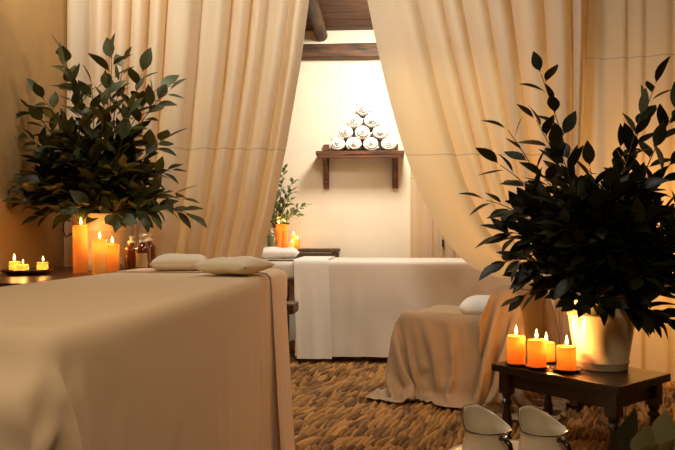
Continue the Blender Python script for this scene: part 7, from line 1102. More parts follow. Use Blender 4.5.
0,0,0,0,-1,-1,0,1,1,0,1,1,1,-1,0,1,-1,0,0,1,-1,0,-1,-1,0,0,-1,3,0,0,-1,-1,-1,-1,1,-1,-1,1,3,0,0,-14,27,-14,-3,-18,1,21,-20,-11,7,-3,0,2,1,2,1,0,0,-1,0,0,-1,0,0,1,0,0,2,-1,0,-2,0,2,
1,0,1,1,-1,-1,-1,-1,-1,2,1,-2,2,-3,0,-1,0,1,0,0,-1,1,0,1,-1,4,2,2,-25,0,15,0,-8,-15,30,11,-16,-2,1,0,-1,-1,-2,-3,-5,0,0,-1,1,0,1,0,0,1,0,1,1,-3,5,2,1,1,0,-1,0,0,-1,-1,-4,1,-1,0,-2,
-1,0,0,0,0,0,1,0,-1,1,-2,-1,-3,0,2,0,-3,-13,23,13,8,-31,14,18,-4,-7,-4,0,0,1,2,4,1,-1,1,-1,-1,0,-1,-1,-1,2,1,1,-1,-4,-2,-2,0,-1,1,0,0,2,2,3,1,-1,0,-2,0,0,1,0,-1,1,-1,1,1,0,1,1,1,-1,
-2,-1,-2,-5,-12,16,-13,15,-19,0,3,4,5,0,1,0,0,0,0,0,-1,0,0,-1,0,0,-1,-1,-1,3,7,2,2,1,0,0,-1,0,-2,-2,-3,-2,-7,0,4,3,0,1,0,1,2,1,1,1,1,1,2,3,1,2,1,-2,-2,-1,-9,-11,-1,0,7,-2,-6,2,-2,0,
-2,0,0,0,-1,-1,0,0,0,0,1,-1,-1,-18,1,-1,-1,0,-1,1,-1,0,0,0,0,0,0,1,1,1,7,0,13,3,4,3,1,1,1,1,0,0,-1,-3,-1,-2,14,1,2,1,8,-22,3,13,8,2,-10,-2,0,-1,-4,-1,0,1,-1,1,-1,-1,-1,-3,-5,-5,-17,
-1,0,-3,1,0,0,0,0,0,0,0,1,-1,1,-1,-1,0,1,23,-9,2,-1,0,2,0,2,0,1,2,1,1,2,2,-9,24,2,-1,-22,0,25,-7,-18,12,5,-3,-1,-8,5,0,-1,-3,-1,-4,-3,-4,-5,-4,-2,-9,1,5,-5,-2,1,0,0,-1,0,1,-1,0,0,1,
-1,2,0,-2,0,3,12,2,-1,-2,-1,1,0,2,1,1,1,2,0,1,-5,-11,1,1,5,40,-19,1,29,-21,16,5,-4,3,-4,-5,-4,-3,-4,-2,-2,-2,0,-2,-6,0,0,0,-2,-1,0,0,1,0,0,-1,1,-1,0,1,0,0,0,-1,1,2,2,6,7,4,-2,-2,-2,
-1,0,-1,1,0,1,1,1,-13,2,5,4,-13,-7,17,-1,14,-10,-29,-2,0,-1,1,-1,-1,0,1,0,1,-3,-1,-1,-1,0,0,-2,0,1,-1,-1,1,0,0,0,1,0,-1,0,0,-1,1,-1,1,1,-2,3,6,10,8,5,1,-3,3,2,3,4,-1,2,3,2,-11,-10,
-4,17,-1,-24,1,-21,13,-1,0,0,-1,0,0,0,-1,1,-5,0,-1,-2,0,1,-1,-2,0,0,1,0,-1,1,0,0,-1,0,0,0,1,-1,0,1,0,5,2,-2,0,1,2,5,6,11,3,2,2,0,4,1,0,-6,5,0,-14,-1,-2,-2,-4,6,-8,1,0,-2,-1,0,0,2,
-3,-6,1,-1,-3,1,1,-2,-3,0,-1,2,-2,0,0,0,0,-1,1,0,0,2,-2,0,0,0,0,2,0,1,-3,-3,-2,-2,0,0,2,2,2,2,2,0,2,1,8,2,33,11,-18,3,-15,-4,13,-2,-2,1,0,0,2,-8,-3,2,0,-2,-1,0,-1,0,-2,-1,1,0,1,-2,
0,-1,1,0,0,0,1,-1,0,0,0,1,-1,2,3,0,3,-1,1,0,0,1,-1,1,-1,1,3,4,4,15,-6,7,-31,-28,-4,1,2,20,3,0,7,-1,-5,-5,-10,0,3,-1,-2,-1,-1,0,-2,-1,-2,1,0,-1,0,2,-2,0,0,0,0,0,1,-1,0,0,0,0,0,1,3,1,
-1,2,-1,-2,-2,-3,1,0,1,0,0,2,2,11,23,9,-13,0,1,-2,19,1,-2,-5,-12,-11,-7,-3,2,2,-1,-2,-2,0,0,-2,1,-2,-1,0,-1,0,0,0,1,-1,0,0,0,1,-1,0,0,0,0,1,-1,2,1,4,0,0,1,1,-1,0,-2,1,1,2,1,0,15,6,
-21,-3,28,1,-2,20,-6,-12,-12,-10,-5,1,6,-2,2,1,-1,-2,0,-1,-1,-1,0,-2,-1,0,2,-2,1,-1,1,0,-1,1,0,-1,0,0,0,0,0,0,1,1,0,4,3,-1,-1,2,3,3,4,-9,3,2,2,2,9,-12,13,-14,-3,0,26,-39,-17,1,3,7,
5,6,-14,8,1,0,-8,0,3,-1,-1,-2,-3,-2,1,0,3,-4,0,0,0,0,0,0,0,0,0,0,0,0,0,1,-1,2,-1,0,7,1,0,1,-2,-1,0,17,3,2,1,1,-24,-5,1,43,-17,5,-22,25,-16,-6,10,1,-5,-18,16,-4,0,4,3,-13,0,-1,-4,1,
-2,0,-1,0,1,0,-1,0,0,1,0,-1,0,0,0,0,0,0,1,-1,0,1,5,-4,0,10,-1,-3,3,-2,-2,-3,-1,1,1,5,9,7,11,-32,43,5,-13,-7,21,15,-34,-10,-5,7,3,4,4,0,-10,2,0,-5,-1,0,-2,0,-1,0,1,0,-1,0,0,0,0,0,0,
0,0,1,-1,0,0,0,1,-1,4,0,-2,1,10,6,10,18,1,-4,-4,-14,-5,5,3,-3,6,5,-18,-10,10,16,3,-35,15,1,-2,6,6,-3,-13,-14,-5,9,0,-9,1,0,-2,-1,2,4,-5,-1,0,1,-1,0,0,1,0,0,-1,0,1,0,-1,1,-1,0,3,1,
-1,-2,2,5,-5,12,2,3,-1,4,27,0,-3,-3,-28,26,-24,0,10,-23,-9,19,20,-17,17,1,-24,-17,-6,0,4,5,-8,12,-9,1,-2,0,0,2,-2,0,-1,0,0,0,0,0,0,0,1,0,-1,1,-1,0,2,-1,3,0,1,12,-3,-6,-1,-1,18,-3,
-6,13,-26,3,2,5,17,-3,-3,2,-12,7,2,3,4,1,-24,-10,-2,4,3,-3,7,2,4,-15,4,0,0,0,3,-6,-1,1,-1,0,2,1,1,0,0,0,-1,0,0,-3,0,2,0,-1,0,10,-5,-5,7,-1,2,-3,3,10,1,-4,13,-4,2,-2,12,-21,9,-2,2,0,
0,2,-12,29,-4,-7,0,-4,-5,-10,8,-1,-22,7,-5,0,2,0,-5,1,0,0,0,1,1,-1,0,0,0,1,0,-2,0,1,-1,-1,0,1,-2,3,8,-12,-1,10,19,-23,-7,18,2,11,0,1,-1,11,-27,5,11,])
BACK_CLOTH = (41, 65, [
-408,30,24,26,27,24,27,1,22,-22,24,17,32,21,-15,34,-16,42,-16,40,-18,38,-5,21,-9,15,18,15,-7,20,20,18,19,-12,-12,3,-13,-13,19,20,6,-21,-12,20,19,23,16,22,18,-10,7,24,29,-7,34,22,30,
9,31,33,22,35,25,25,25,-5,0,1,0,0,-6,0,19,-17,31,-29,10,-26,12,-6,0,18,-19,10,1,5,-2,-9,-10,39,-7,-13,8,10,-26,-3,-5,2,19,-9,-9,0,34,-2,0,-10,0,8,3,-2,-21,7,-18,-2,11,15,-5,3,9,0,
-21,1,13,-1,-9,1,0,-2,1,-2,-4,0,0,0,-10,7,-3,8,22,-18,-19,6,0,-6,9,-7,-9,2,22,-24,35,-35,35,-14,3,-26,12,1,-13,15,9,-10,-8,8,3,-11,33,1,2,0,-9,-2,10,1,-15,19,-1,6,-40,10,1,14,-18,
15,-17,23,-12,1,-10,5,1,0,0,0,-2,-4,0,0,-8,6,-1,5,-2,2,-7,0,-5,9,-14,21,-12,12,-24,-3,11,2,-5,4,15,-4,1,-14,0,14,-8,0,-15,3,3,-1,32,0,0,3,-1,-8,4,4,-9,13,0,-6,-29,1,19,-4,1,8,-2,-2,
2,-13,-6,10,-1,1,-1,-2,0,0,-3,0,-6,5,4,-3,-2,1,0,-5,2,-13,1,6,0,-5,7,-11,10,-1,0,1,-1,10,-19,22,-14,-1,-1,7,-1,-2,-7,-3,31,6,0,-2,0,1,-1,-2,7,0,2,-1,-40,1,31,-2,-4,-4,7,-1,6,-10,-6,
2,-2,-1,3,-3,-2,0,0,-3,-3,2,3,0,-3,-2,2,0,-5,1,-12,7,-1,-2,0,0,4,1,2,-3,-1,0,-12,5,-4,9,-1,15,-8,-1,1,5,7,14,-1,-7,3,1,0,1,-3,2,9,1,-31,-2,4,16,-13,5,3,0,2,-7,-14,8,-1,5,-2,2,0,-4,
0,0,-2,1,2,0,-3,3,-2,-8,2,-2,-1,-9,-1,4,-1,1,-1,5,-1,8,-7,-1,4,-10,-3,-2,14,-7,7,0,-2,5,8,5,-4,4,6,0,-3,1,-1,1,-5,-1,4,-20,4,13,9,-7,6,-11,-16,13,-11,-5,12,-1,4,1,2,-1,6,-13,-2,0,1,
0,0,2,0,-8,-4,1,-2,21,-31,-1,0,-5,7,3,5,-1,-11,7,6,-1,9,-7,18,-8,-17,2,6,-5,10,5,1,3,1,4,-6,3,-1,-2,6,4,1,-15,0,-2,11,-2,-1,2,-8,4,-4,-23,11,6,3,1,-2,1,-5,-11,8,-5,1,0,0,1,0,3,-12,
0,1,25,-25,-1,-13,-3,23,-25,1,18,1,-7,-3,17,-10,-7,5,0,-14,20,-20,6,-10,28,1,0,1,0,2,2,0,1,-2,8,5,-2,-19,-2,10,9,-13,16,-8,-6,8,-15,-11,2,9,2,0,-2,-5,-1,-1,2,-14,2,0,0,1,1,0,-19,7,
0,4,-1,-1,-17,18,-18,9,11,8,-17,10,-11,-2,1,12,-7,-1,-2,-8,23,-4,3,-2,0,1,2,-1,1,2,0,1,0,10,2,-9,-11,0,8,7,7,-3,-20,19,-8,-19,0,6,-1,1,-3,-4,2,0,0,-6,22,2,-1,1,1,0,0,-8,-5,-4,5,3,1,
-5,-7,2,30,-15,2,-15,3,-2,13,-19,9,-2,0,2,7,2,-3,13,-9,-1,1,0,1,0,3,0,1,0,10,0,-9,-7,6,6,4,-15,-2,26,-9,-34,-7,18,5,3,-9,-2,1,0,-10,5,7,1,1,1,1,0,0,-2,16,-32,-1,7,2,2,-2,-14,9,-1,
14,-2,-10,-2,7,1,-9,3,-1,1,6,7,-2,1,0,0,0,-1,0,1,0,1,2,0,7,11,-7,-16,2,7,10,-6,10,-1,-5,-29,-6,8,10,-2,-14,6,-2,1,2,5,7,-9,-4,4,-2,1,0,-2,-26,6,6,-7,21,-7,18,-7,-25,10,-2,0,-2,6,-4,
6,0,-4,1,-6,1,11,1,1,3,-1,0,0,-1,0,1,0,0,1,1,6,2,-2,-8,0,11,10,-4,3,-3,-16,-14,-1,10,10,7,-12,4,-18,1,0,3,6,2,-18,7,0,-4,0,-24,17,-20,4,5,-6,40,-16,5,-5,-14,-2,1,0,4,-4,7,-13,9,-6,
-3,1,17,1,-3,3,-1,1,-1,1,-1,0,1,0,1,0,8,-1,-2,-6,0,20,-1,-2,-3,-7,-16,-4,14,1,15,-28,26,-23,24,-6,-20,1,-6,0,24,18,-12,-4,-8,9,-13,3,-11,2,2,12,20,-2,-6,-15,-7,0,-1,6,-1,0,-4,9,-5,
8,8,-9,0,-3,5,-2,2,-1,0,0,0,0,1,-1,2,7,-1,-6,1,1,13,-8,10,-7,-5,-17,17,-4,10,-12,13,-30,25,-10,-12,9,-1,11,-3,0,17,-31,10,-20,8,-1,-3,5,-1,0,0,31,3,-3,-10,-13,-4,-1,7,-2,0,2,10,-13,
11,-1,-3,0,-3,7,-2,0,2,-2,0,0,0,0,0,0,9,-3,-4,-1,7,-4,11,-1,-9,-9,0,-2,15,9,-7,9,4,-29,-8,14,4,-2,1,9,-1,0,14,-37,26,-27,5,34,-7,-21,-2,-1,11,21,2,-8,-11,-8,-3,12,-7,-2,4,5,-10,9,0,
0,-3,0,2,2,1,-2,1,0,-1,0,1,-1,0,12,-13,3,0,9,3,2,-8,-6,-7,2,7,18,-7,4,1,1,-2,4,-2,0,0,-16,4,2,22,-9,9,-37,-4,-5,12,32,-6,-30,1,-3,17,19,-1,-11,-10,-6,10,-3,-5,4,3,-3,7,-7,3,-2,1,0,
4,-1,0,-1,0,0,0,0,-1,0,-1,7,-4,-1,11,3,-2,-9,-7,-6,7,23,-4,-8,12,-4,3,0,-2,3,0,-2,3,-17,5,23,0,-4,4,-11,-4,-28,3,23,7,-29,0,-1,23,12,-4,-13,-8,0,9,-10,3,3,-3,1,1,3,-3,1,-2,3,2,-1,0,
0,0,0,-1,1,0,-4,7,-4,2,13,0,-6,-9,-6,-2,25,1,-4,3,0,-7,-11,25,-5,2,-9,9,-1,4,-19,17,5,-7,-9,19,-1,-4,-31,-5,14,15,-30,1,0,27,7,-9,-11,-7,6,1,-2,2,-2,-1,2,3,-2,2,-2,-2,2,3,-1,0,0,-1,
1,0,-1,1,1,-13,16,11,-5,-7,-10,-5,14,16,-7,-6,13,-11,-6,19,-5,4,-20,15,-12,-13,-8,12,6,17,-2,-5,-2,5,-2,3,-30,-5,3,21,-26,-2,0,31,4,-12,-11,2,3,-2,-1,1,0,1,3,-1,0,0,1,0,0,1,-1,1,-1,
0,0,-1,3,-4,-1,13,1,-4,-11,-6,2,27,-8,-6,13,-16,3,15,-1,-2,-7,6,-24,-11,-2,11,-10,-19,6,25,12,0,-9,5,-3,4,-24,-5,-2,17,-22,2,-6,33,0,-16,-7,11,-7,0,0,1,1,2,0,0,0,1,0,0,0,0,0,0,-1,1,
-1,1,-1,2,9,0,-9,-8,-6,28,-2,-6,5,-8,11,4,1,-12,-6,-13,-9,-6,4,4,11,-17,-1,-18,5,19,9,8,-2,-1,-4,6,-17,-12,-3,15,-19,6,-11,33,-6,-14,3,0,0,0,0,2,1,0,0,0,1,0,0,0,0,0,1,-1,0,-1,0,-1,
5,8,-6,-10,-8,16,12,-9,0,6,9,0,-4,-17,-9,-8,-9,2,4,-3,19,-16,-4,22,-10,-33,0,11,10,12,10,2,-6,1,-10,-11,-7,9,-16,13,-17,33,-14,-7,5,-2,2,0,0,0,3,-1,1,0,0,0,0,1,-1,0,-1,1,-1,0,-9,16,
5,-10,-11,0,27,-11,0,13,1,-7,-18,-12,-6,-2,2,15,4,-2,-1,-15,4,16,-1,3,12,-16,-18,1,11,-1,17,12,5,-2,-7,-11,-11,1,-12,18,-20,29,-17,7,-6,3,0,0,-1,4,-2,2,0,0,0,0,0,0,1,-1,0,-2,0,2,7,
-1,-12,-9,26,-1,-4,12,-13,-15,-15,-1,1,3,1,-2,-2,0,1,4,-1,3,5,-1,23,1,1,1,-15,-18,2,-8,3,8,20,7,0,-7,-10,-10,-12,18,-20,20,-10,0,4,0,0,-2,4,0,1,0,1,-1,0,0,0,0,3,-4,0,-6,9,6,-7,-16,
18,13,-10,8,-28,-10,-1,4,4,3,3,5,6,4,8,-11,-12,-8,0,2,14,-18,6,7,12,3,0,1,-1,-8,-5,-11,3,7,14,1,-6,-16,-13,7,-13,5,5,4,0,0,3,-2,0,1,0,0,1,-1,0,1,-2,1,-1,4,8,-7,4,-15,-3,27,1,-19,
-12,12,11,6,6,3,-1,-6,-3,-3,-5,-8,13,9,4,-35,6,23,-1,2,0,-5,0,0,1,2,3,0,0,-2,-2,-8,2,4,5,-8,-6,-5,-16,2,7,0,1,-1,1,1,0,0,0,0,1,-1,0,2,-2,2,4,0,1,1,-20,22,-3,-7,17,6,2,0,0,-1,-3,-4,
7,-1,1,1,0,-1,0,-2,0,-26,9,-15,3,0,-2,5,2,0,-1,2,1,1,1,1,3,3,4,4,5,-1,-3,-7,-25,9,-1,0,1,0,2,0,-1,0,0,0,1,-1,0,2,2,-3,0,7,-4,6,12,-4,-1,3,4,-1,-3,-2,-4,5,5,0,1,0,-1,0,-1,1,-3,2,-8,
-14,18,-11,-3,-2,-2,0,-2,0,-1,-2,-1,-1,-1,-1,-1,-1,-1,0,4,2,6,17,-4,-1,0,0,1,1,0,0,0,0,0,0,1,-1,0,0,2,-1,8,-18,29,0,-4,-2,-2,-6,2,3,2,5,-3,2,1,1,0,0,-1,-1,-2,1,6,0,8,3,3,0,0,0,0,2,
1,0,2,0,1,1,-1,1,0,1,-1,-2,-2,-4,-17,2,0,0,0,1,0,0,1,0,0,0,0,0,1,0,1,1,3,0,13,-11,-2,3,1,-4,1,-2,-3,-2,-3,-1,-3,-8,2,3,6,-2,-2,-2,8,19,4,7,-4,-2,-1,0,-1,0,0,-1,1,0,0,0,0,1,0,1,0,0,
-2,-1,-1,0,1,-1,1,2,0,0,0,1,0,0,0,0,0,0,0,0,1,2,1,5,4,0,-5,-5,-2,-3,-2,-3,-1,-2,-2,-1,1,9,3,-5,3,1,0,-11,-9,9,-24,0,-1,0,0,0,0,-1,1,-1,0,0,0,0,-1,0,1,0,2,3,4,9,9,-1,0,1,-1,1,0,0,-1,
0,0,0,0,0,1,0,0,-1,0,2,0,2,-13,-10,-5,-2,-1,1,2,0,2,1,3,6,-9,-4,2,2,0,-3,0,0,0,-9,-5,-6,-2,-2,0,-2,1,0,0,0,1,1,1,2,3,3,4,6,5,5,1,-1,-3,0,-1,0,-1,0,0,0,0,0,0,0,0,-1,0,0,0,-2,-1,1,0,
14,-9,-7,-5,-6,-5,-6,1,1,2,1,1,-1,-4,0,1,2,2,-3,0,-1,-20,3,4,0,0,-2,-1,-7,1,2,3,4,3,5,8,6,6,4,5,1,-1,-3,-4,-14,2,-2,-1,-1,0,0,0,0,0,-1,0,0,0,0,-1,0,-1,-1,0,-7,3,22,-10,-3,-6,-3,0,
-4,-5,-4,-3,-2,-1,3,0,-1,0,2,0,-2,2,-24,0,2,-1,-1,-1,1,12,7,7,5,5,6,5,2,-1,0,2,-3,-7,-10,-14,-13,26,-4,1,-1,1,0,-1,0,0,0,0,0,0,-1,0,0,-1,-1,-2,2,-6,-8,-4,39,2,-1,-7,-7,-4,-2,-1,-2,
-1,-2,-1,-2,3,-14,-4,4,15,10,-24,1,-1,3,10,12,12,8,-1,1,2,2,-1,-4,2,2,-7,-10,-13,-10,-7,-2,30,4,-8,0,1,0,0,-1,0,0,-1,1,0,0,0,0,0,0,-7,-1,1,21,-13,-1,-20,24,3,9,6,-3,-8,-4,-3,-4,-2,
-3,-2,1,9,-9,6,-8,-16,-23,22,2,17,4,2,-1,-2,4,-1,-6,3,-1,4,-10,-13,-8,-9,-7,-2,-1,33,3,-3,-6,1,-2,2,0,-1,0,-1,1,0,0,-1,1,-1,1,0,4,-13,-2,2,18,-7,-8,-14,40,3,-9,1,4,-1,-3,-3,-4,-4,
-4,-11,9,5,-13,-7,10,5,-7,20,-1,3,3,1,-3,-3,-6,9,1,-8,-16,-9,-5,-8,-2,0,1,34,2,1,-6,-3,0,1,-2,-1,0,-1,1,0,0,0,0,0,0,-1,0,-5,-2,3,1,-8,3,4,5,-19,18,24,2,0,-1,1,-1,0,-2,-4,-4,-15,0,3,
-2,-5,20,2,1,-1,-1,-3,-5,-1,2,10,-9,-27,-2,-4,-4,-3,0,0,0,35,1,-1,-21,10,4,2,0,-5,0,2,-1,0,1,-1,1,-1,0,0,0,-4,-10,11,-5,-1,-1,3,3,-6,-3,-6,11,13,12,6,1,1,-1,-1,0,-1,1,1,-3,-5,-8,24,
-2,-2,-1,0,-8,5,6,-6,-18,-14,3,-9,-3,0,1,1,0,34,0,0,-2,-14,-9,19,0,-4,0,1,-1,0,-1,1,0,0,1,-1,-1,-1,-7,17,-5,-17,-2,16,-14,18,-2,-6,-7,-10,0,8,13,12,6,4,2,0,0,0,-3,-1,0,0,-570,-6,-6,
-6,-6,-6,1,11,-4,-19,-15,23,4,17,-29,22,24,-11,-3,2,2,1,0,9,16,14,-4,-14,9,-14,7,15,17,-9,-1,-16,-19,-14,-13,-13,1,7,5,-10,-11,-7,3,9,-22,-30,-19,15,-5,16,-10,12,9,17,1,-5,11,10,14,
13,14,25,0,0,0,1,-6,-4,-18,25,-12,0,-5,9,0,6,-26,3,19,8,-4,4,2,-4,-8,-15,7,-9,27,-4,-8,10,-3,-1,5,-7,-1,0,4,3,-1,4,0,-4,-1,1,-2,-6,-30,-2,11,24,5,2,-2,0,-4,6,-3,-8,13,-1,1,-1,0,0,
25,0,0,0,-9,9,-6,7,-27,21,1,-2,0,1,3,-8,-18,18,9,-20,2,6,12,2,1,-21,17,0,-16,17,-9,-3,5,7,-9,0,6,1,-1,2,4,0,-5,0,2,-10,-6,0,4,8,3,-14,11,-21,25,-6,-4,-1,8,3,1,0,0,-1,1,25,0,0,-8,4,
-3,8,-3,3,-1,-3,-3,1,-2,8,-5,2,-7,-24,31,1,-5,3,3,2,0,-4,0,3,-2,1,-13,-1,8,0,3,1,0,0,-2,2,1,-1,-2,-4,-1,-5,5,-3,8,4,1,-3,1,0,1,0,-6,6,1,0,0,-3,1,1,24,1,-6,3,3,-1,1,1,-1,0,-1,-7,0,4,
0,-3,2,-12,16,-1,-1,1,1,-1,-11,17,-6,-2,0,4,1,-2,-16,5,10,0,-1,-2,3,1,-2,2,-5,0,-2,-2,2,-1,0,5,-1,7,-3,-1,-4,7,-1,1,0,-1,0,-3,1,2,-1,25,-3,1,2,1,-2,1,-5,6,-2,0,-7,2,1,-1,1,-1,3,3,0,
-1,-1,0,-27,-12,10,23,4,6,-2,0,1,0,-10,5,0,0,4,-1,-1,3,-3,-7,-1,-4,-1,7,-3,5,8,-1,-6,4,0,2,-5,5,-3,2,-1,-2,3,0,-1,0,25,-2,2,1,-3,-2,-6,9,1,-2,0,-5,-13,14,0,0,0,3,1,2,-3,1,-9,-5,-7,
-1,11,5,8,0,0,1,1,-6,-9,11,1,-1,-5,0,-15,0,-7,1,4,19,-8,-4,12,4,-8,10,-13,12,-2,-2,3,0,2,-2,-2,-1,-4,7,-7,24,1,0,0,0,0,0,-1,1,0,-9,-11,7,-1,-8,15,2,1,2,-32,-13,28,7,1,-1,-7,5,1,10,
3,-2,4,-2,-2,2,-3,2,-9,2,0,2,-14,2,11,-10,-4,6,-2,15,0,-3,4,-1,3,-14,11,2,1,-1,1,-2,-19,10,-4,3,25,0,0,0,-1,1,-1,0,1,-13,12,1,-14,0,16,-22,-2,15,-2,-4,-7,-4,11,-2,3,0,-7,-1,8,-26,
20,5,-7,5,1,-2,4,1,2,0,0,-9,8,-11,3,12,-10,3,12,-21,18,1,2,0,-2,1,-6,8,0,-7,-21,26,-1,1,-32,25,-1,0,0,0,1,-5,5,-6,1,5,0,-12,-28,28,8,-17,-13,15,11,-6,0,0,4,-3,1,-2,3,-13,-2,-2,8,5,
-3,6,1,-2,3,-1,0,-1,-5,6,-9,9,-2,-4,4,-13,14,9,-25,28,-2,1,0,2,-4,-16,-18,36,-2,1,-34,35,24,1,-1,-1,1,0,1,-28,21,2,5,-2,0,-14,0,13,-9,-9,-3,12,-3,-12,5,10,0,0,2,-4,-12,-1,-10,12,-9,
-3,6,14,2,4,-2,3,-5,1,-5,-3,21,-15,-2,11,8,0,-33,26,-1,-19,26,-2,-9,-32,5,34,1,-25,-3,30,0,24,0,1,0,0,0,-10,-2,3,5,2,0,0,-15,-2,5,12,-14,-5,6,4,-7,-4,10,1,0,0,-7,-7,1,0,-1,2,-6,-1,
-1,13,2,2,2,-7,6,-12,6,6,-6,0,16,-27,0,23,3,-34,33,1,2,-39,15,23,-2,-11,7,4,4,-9,24,1,0,0,0,-18,10,-2,-4,15,-5,-13,9,-6,-26,3,-4,8,5,12,6,-9,-2,10,0,0,1,-20,4,2,0,0,1,-1,0,-7,2,11,
3,-1,-7,3,-1,8,-3,-6,6,-23,17,8,10,-11,8,3,-1,-13,-4,18,-2,-9,-3,17,-3,-6,-32,23,-6,8,0,-15,8,-17,2,-15,28,-14,19,-6,4,-18,-12,6,0,4,4,16,-23,5,14,0,-2,-11,3,-6,2,1,-1,1,0,-1,2,-10,
6,8,1,-4,0,-1,17,-18,-2,17,-9,6,4,-1,-17,22,-1,-13,-28,38,3,-12,8,7,-1,-24,-2,25,8,12,3,-8,2,-4,0,1,2,-5,10,-18,6,5,-1,-11,-6,0,1,2,4,-3,1,3,0,-13,9,0,-3,4,3,-3,-4,4,0,0,-2,-5,8,5,
-1,-3,0,2,-3,14,-23,15,7,3,-18,21,0,-4,-33,3,32,-10,15,-2,2,-6,4,2,-1,17,3,-9,-12,15,-1,3,3,-1,-31,18,4,-8,10,4,-5,-9,-3,-1,1,3,3,-4,4,2,-6,0,-3,-3,8,1,-3,3,-2,-2,0,0,-2,-2,10,2,-4,
-1,-1,-11,-4,11,18,4,-1,0,-1,2,-28,-2,15,-4,22,0,1,-2,-2,2,-12,10,25,-5,-18,16,-17,16,-7,7,-36,9,1,24,-7,-5,10,2,-7,-10,-5,4,5,2,-3,-1,7,-6,-1,-4,-1,9,-2,-2,-3,3,-2,0,2,-1,3,-2,8,
-7,1,-4,-5,3,11,10,0,-2,3,1,-18,-12,3,15,-2,0,-7,4,-11,8,26,-6,-4,11,-19,20,-4,3,-18,22,-4,3,-17,-8,10,17,-9,1,7,-2,-6,-13,0,6,5,-4,-1,13,-11,-2,-5,3,6,-6,2,-2,2,1,-4,2,-1,1,1,0,2,
0,-5,-3,9,9,5,-1,-5,8,-11,-17,-4,13,9,-3,0,1,-5,-5,6,-8,29,-4,-7,-2,-6,6,21,2,-17,5,15,-1,-19,-7,11,15,-12,8,3,-4,-14,-5,6,9,-6,-1,2,1,-3,-3,2,11,-5,-6,-1,6,-1,-1,-4,1,0,1,-3,5,1,
-9,3,10,8,2,-3,-3,3,-22,-4,3,18,6,2,-10,-25,4,30,-18,4,-4,26,-4,-1,22,7,-25,3,9,2,-4,8,-1,-23,-2,15,8,-9,10,0,-11,-10,0,18,-10,-2,1,1,-3,-1,5,2,4,-16,13,-4,1,0,-3,-2,0,2,1,1,3,-14,
11,9,5,-1,-6,10,-25,-6,-3,20,11,3,-20,-20,30,10,-14,16,0,-5,-8,-17,14,-8,-8,32,-2,2,-4,5,-4,4,4,-22,4,1,12,-5,7,-5,-15,-2,6,0,1,1,3,-4,-1,4,1,-2,4,-6,1,3,0,-3,-2,-2,3,2,-3,1,-2,11,
5,1,-3,3,-13,-15,-3,10,24,-1,-28,-1,20,5,-2,12,-8,-24,11,-2,-16,-3,-1,17,-4,20,-5,5,-4,10,-3,1,2,-29,21,-13,14,0,2,-12,-10,5,3,0,0,3,-4,0,4,1,-3,-1,0,4,-2,1,0,-4,-2,3,1,-1,-2,4,9,4,
-1,-7,3,-21,-4,3,31,-8,-22,13,14,4,-1,-6,-9,-14,27,-30,13,-24,24,-20,-4,4,8,22,1,4,-6,11,-3,-2,4,-28,24,-18,15,3,-7,-13,0,4,1,-3,13,-10,0,4,0,-4,-3,7,-5,0,4,1,-3,-2,1,1,-1,-2,6,9,2,
-9,10,-23,-9,1,30,-17,-6,19,10,0,-4,-14,-9,-7,17,-29,18,1,-8,-14,12,2,-15,-2,4,12,13,9,-1,7,1,-4,3,-24,21,-21,17,3,-16,-4,5,0,3,-3,-2,2,5,-3,-3,2,0,-1,-2,4,3,-3,-4,2,1,-4,0,12,6,-4,
2,-12,-17,1,21,-3,12,8,-5,-7,-10,-9,-14,-1,1,0,33,5,-15,-24,0,4,-5,11,-1,-9,0,-1,9,14,9,8,5,-1,0,-18,16,-22,20,-6,-17,7,2,-3,2,-3,4,5,-5,-3,3,-1,2,-3,0,4,0,-4,1,-2,1,3,11,1,-8,7,
-26,-2,22,15,1,-15,-12,-4,-5,-1,2,15,3,3,6,-8,10,3,-15,25,-3,-2,-8,-20,-1,-1,4,-2,-3,6,11,15,9,5,-1,-11,9,-21,21,-19,1,1,-1,1,-5,9,-1,-3,0,2,-2,0,-1,-3,6,5,-8,1,-5,4,6,10,-11,11,
-19,-10,32,3,-9,-4,7,4,2,2,1,0,-1,-3,2,-2,-4,-1,-33,3,-27,0,0,14,15,0,-6,-9,-11,-2,-3,0,2,13,12,13,6,-5,2,-18,8,-8,1,3,-8,13,-5,0,-3,0,0,0,1,3,-8,3,5,-3,-5,12,-4,5,7,-4,-19,1,31,-2,
3,-2,-4,-6,-7,3,7,1,3,1,1,-3,-9,-12,11,11,-8,-3,3,2,-11,-1,2,0,3,7,-1,-1,-4,-4,-7,1,4,11,22,4,0,-10,-8,-2,1,5,-3,2,-2,-4,4,-3,2,-4,4,1,-10,11,3,-17,17,1,7,-6,10,2,5,-7,-8,-15,-1,4,
7,9,3,-9,2,-3,-6,-2,-3,10,3,0,15,21,2,2,0,-1,2,-1,0,0,0,0,0,1,-1,-1,-2,-1,-4,-10,-1,7,6,-17,-3,1,-1,2,4,-6,1,-1,1,-2,4,-2,6,-2,-12,18,-8,1,4,13,0,-28,-7,-4,4,8,15,7,2,4,-6,-6,-1,-6,
0,4,1,0,-3,6,-1,8,18,7,-2,-1,0,-1,-1,1,-2,0,-1,-1,-2,-1,-1,-2,-3,-2,0,6,3,4,8,-30,5,1,1,6,-7,2,1,0,-1,-1,1,-2,3,5,-13,17,-19,15,6,-24,18,6,3,2,2,0,-2,-1,-3,2,-3,-1,0,0,-1,0,2,0,-1,
-12,0,24,-3,0,0,-1,0,1,-2,1,-2,0,-1,0,-1,0,0,-1,0,0,3,2,2,0,1,-8,0,0,0,1,-2,-1,0,0,0,-1,1,0,-2,6,-8,7,3,-10,14,0,-1,1,0,1,0,1,0,0,0,0,-4,1,0,1,0,-1,-1,1,-7,-26,23,1,0,0,1,0,0,0,0,1,
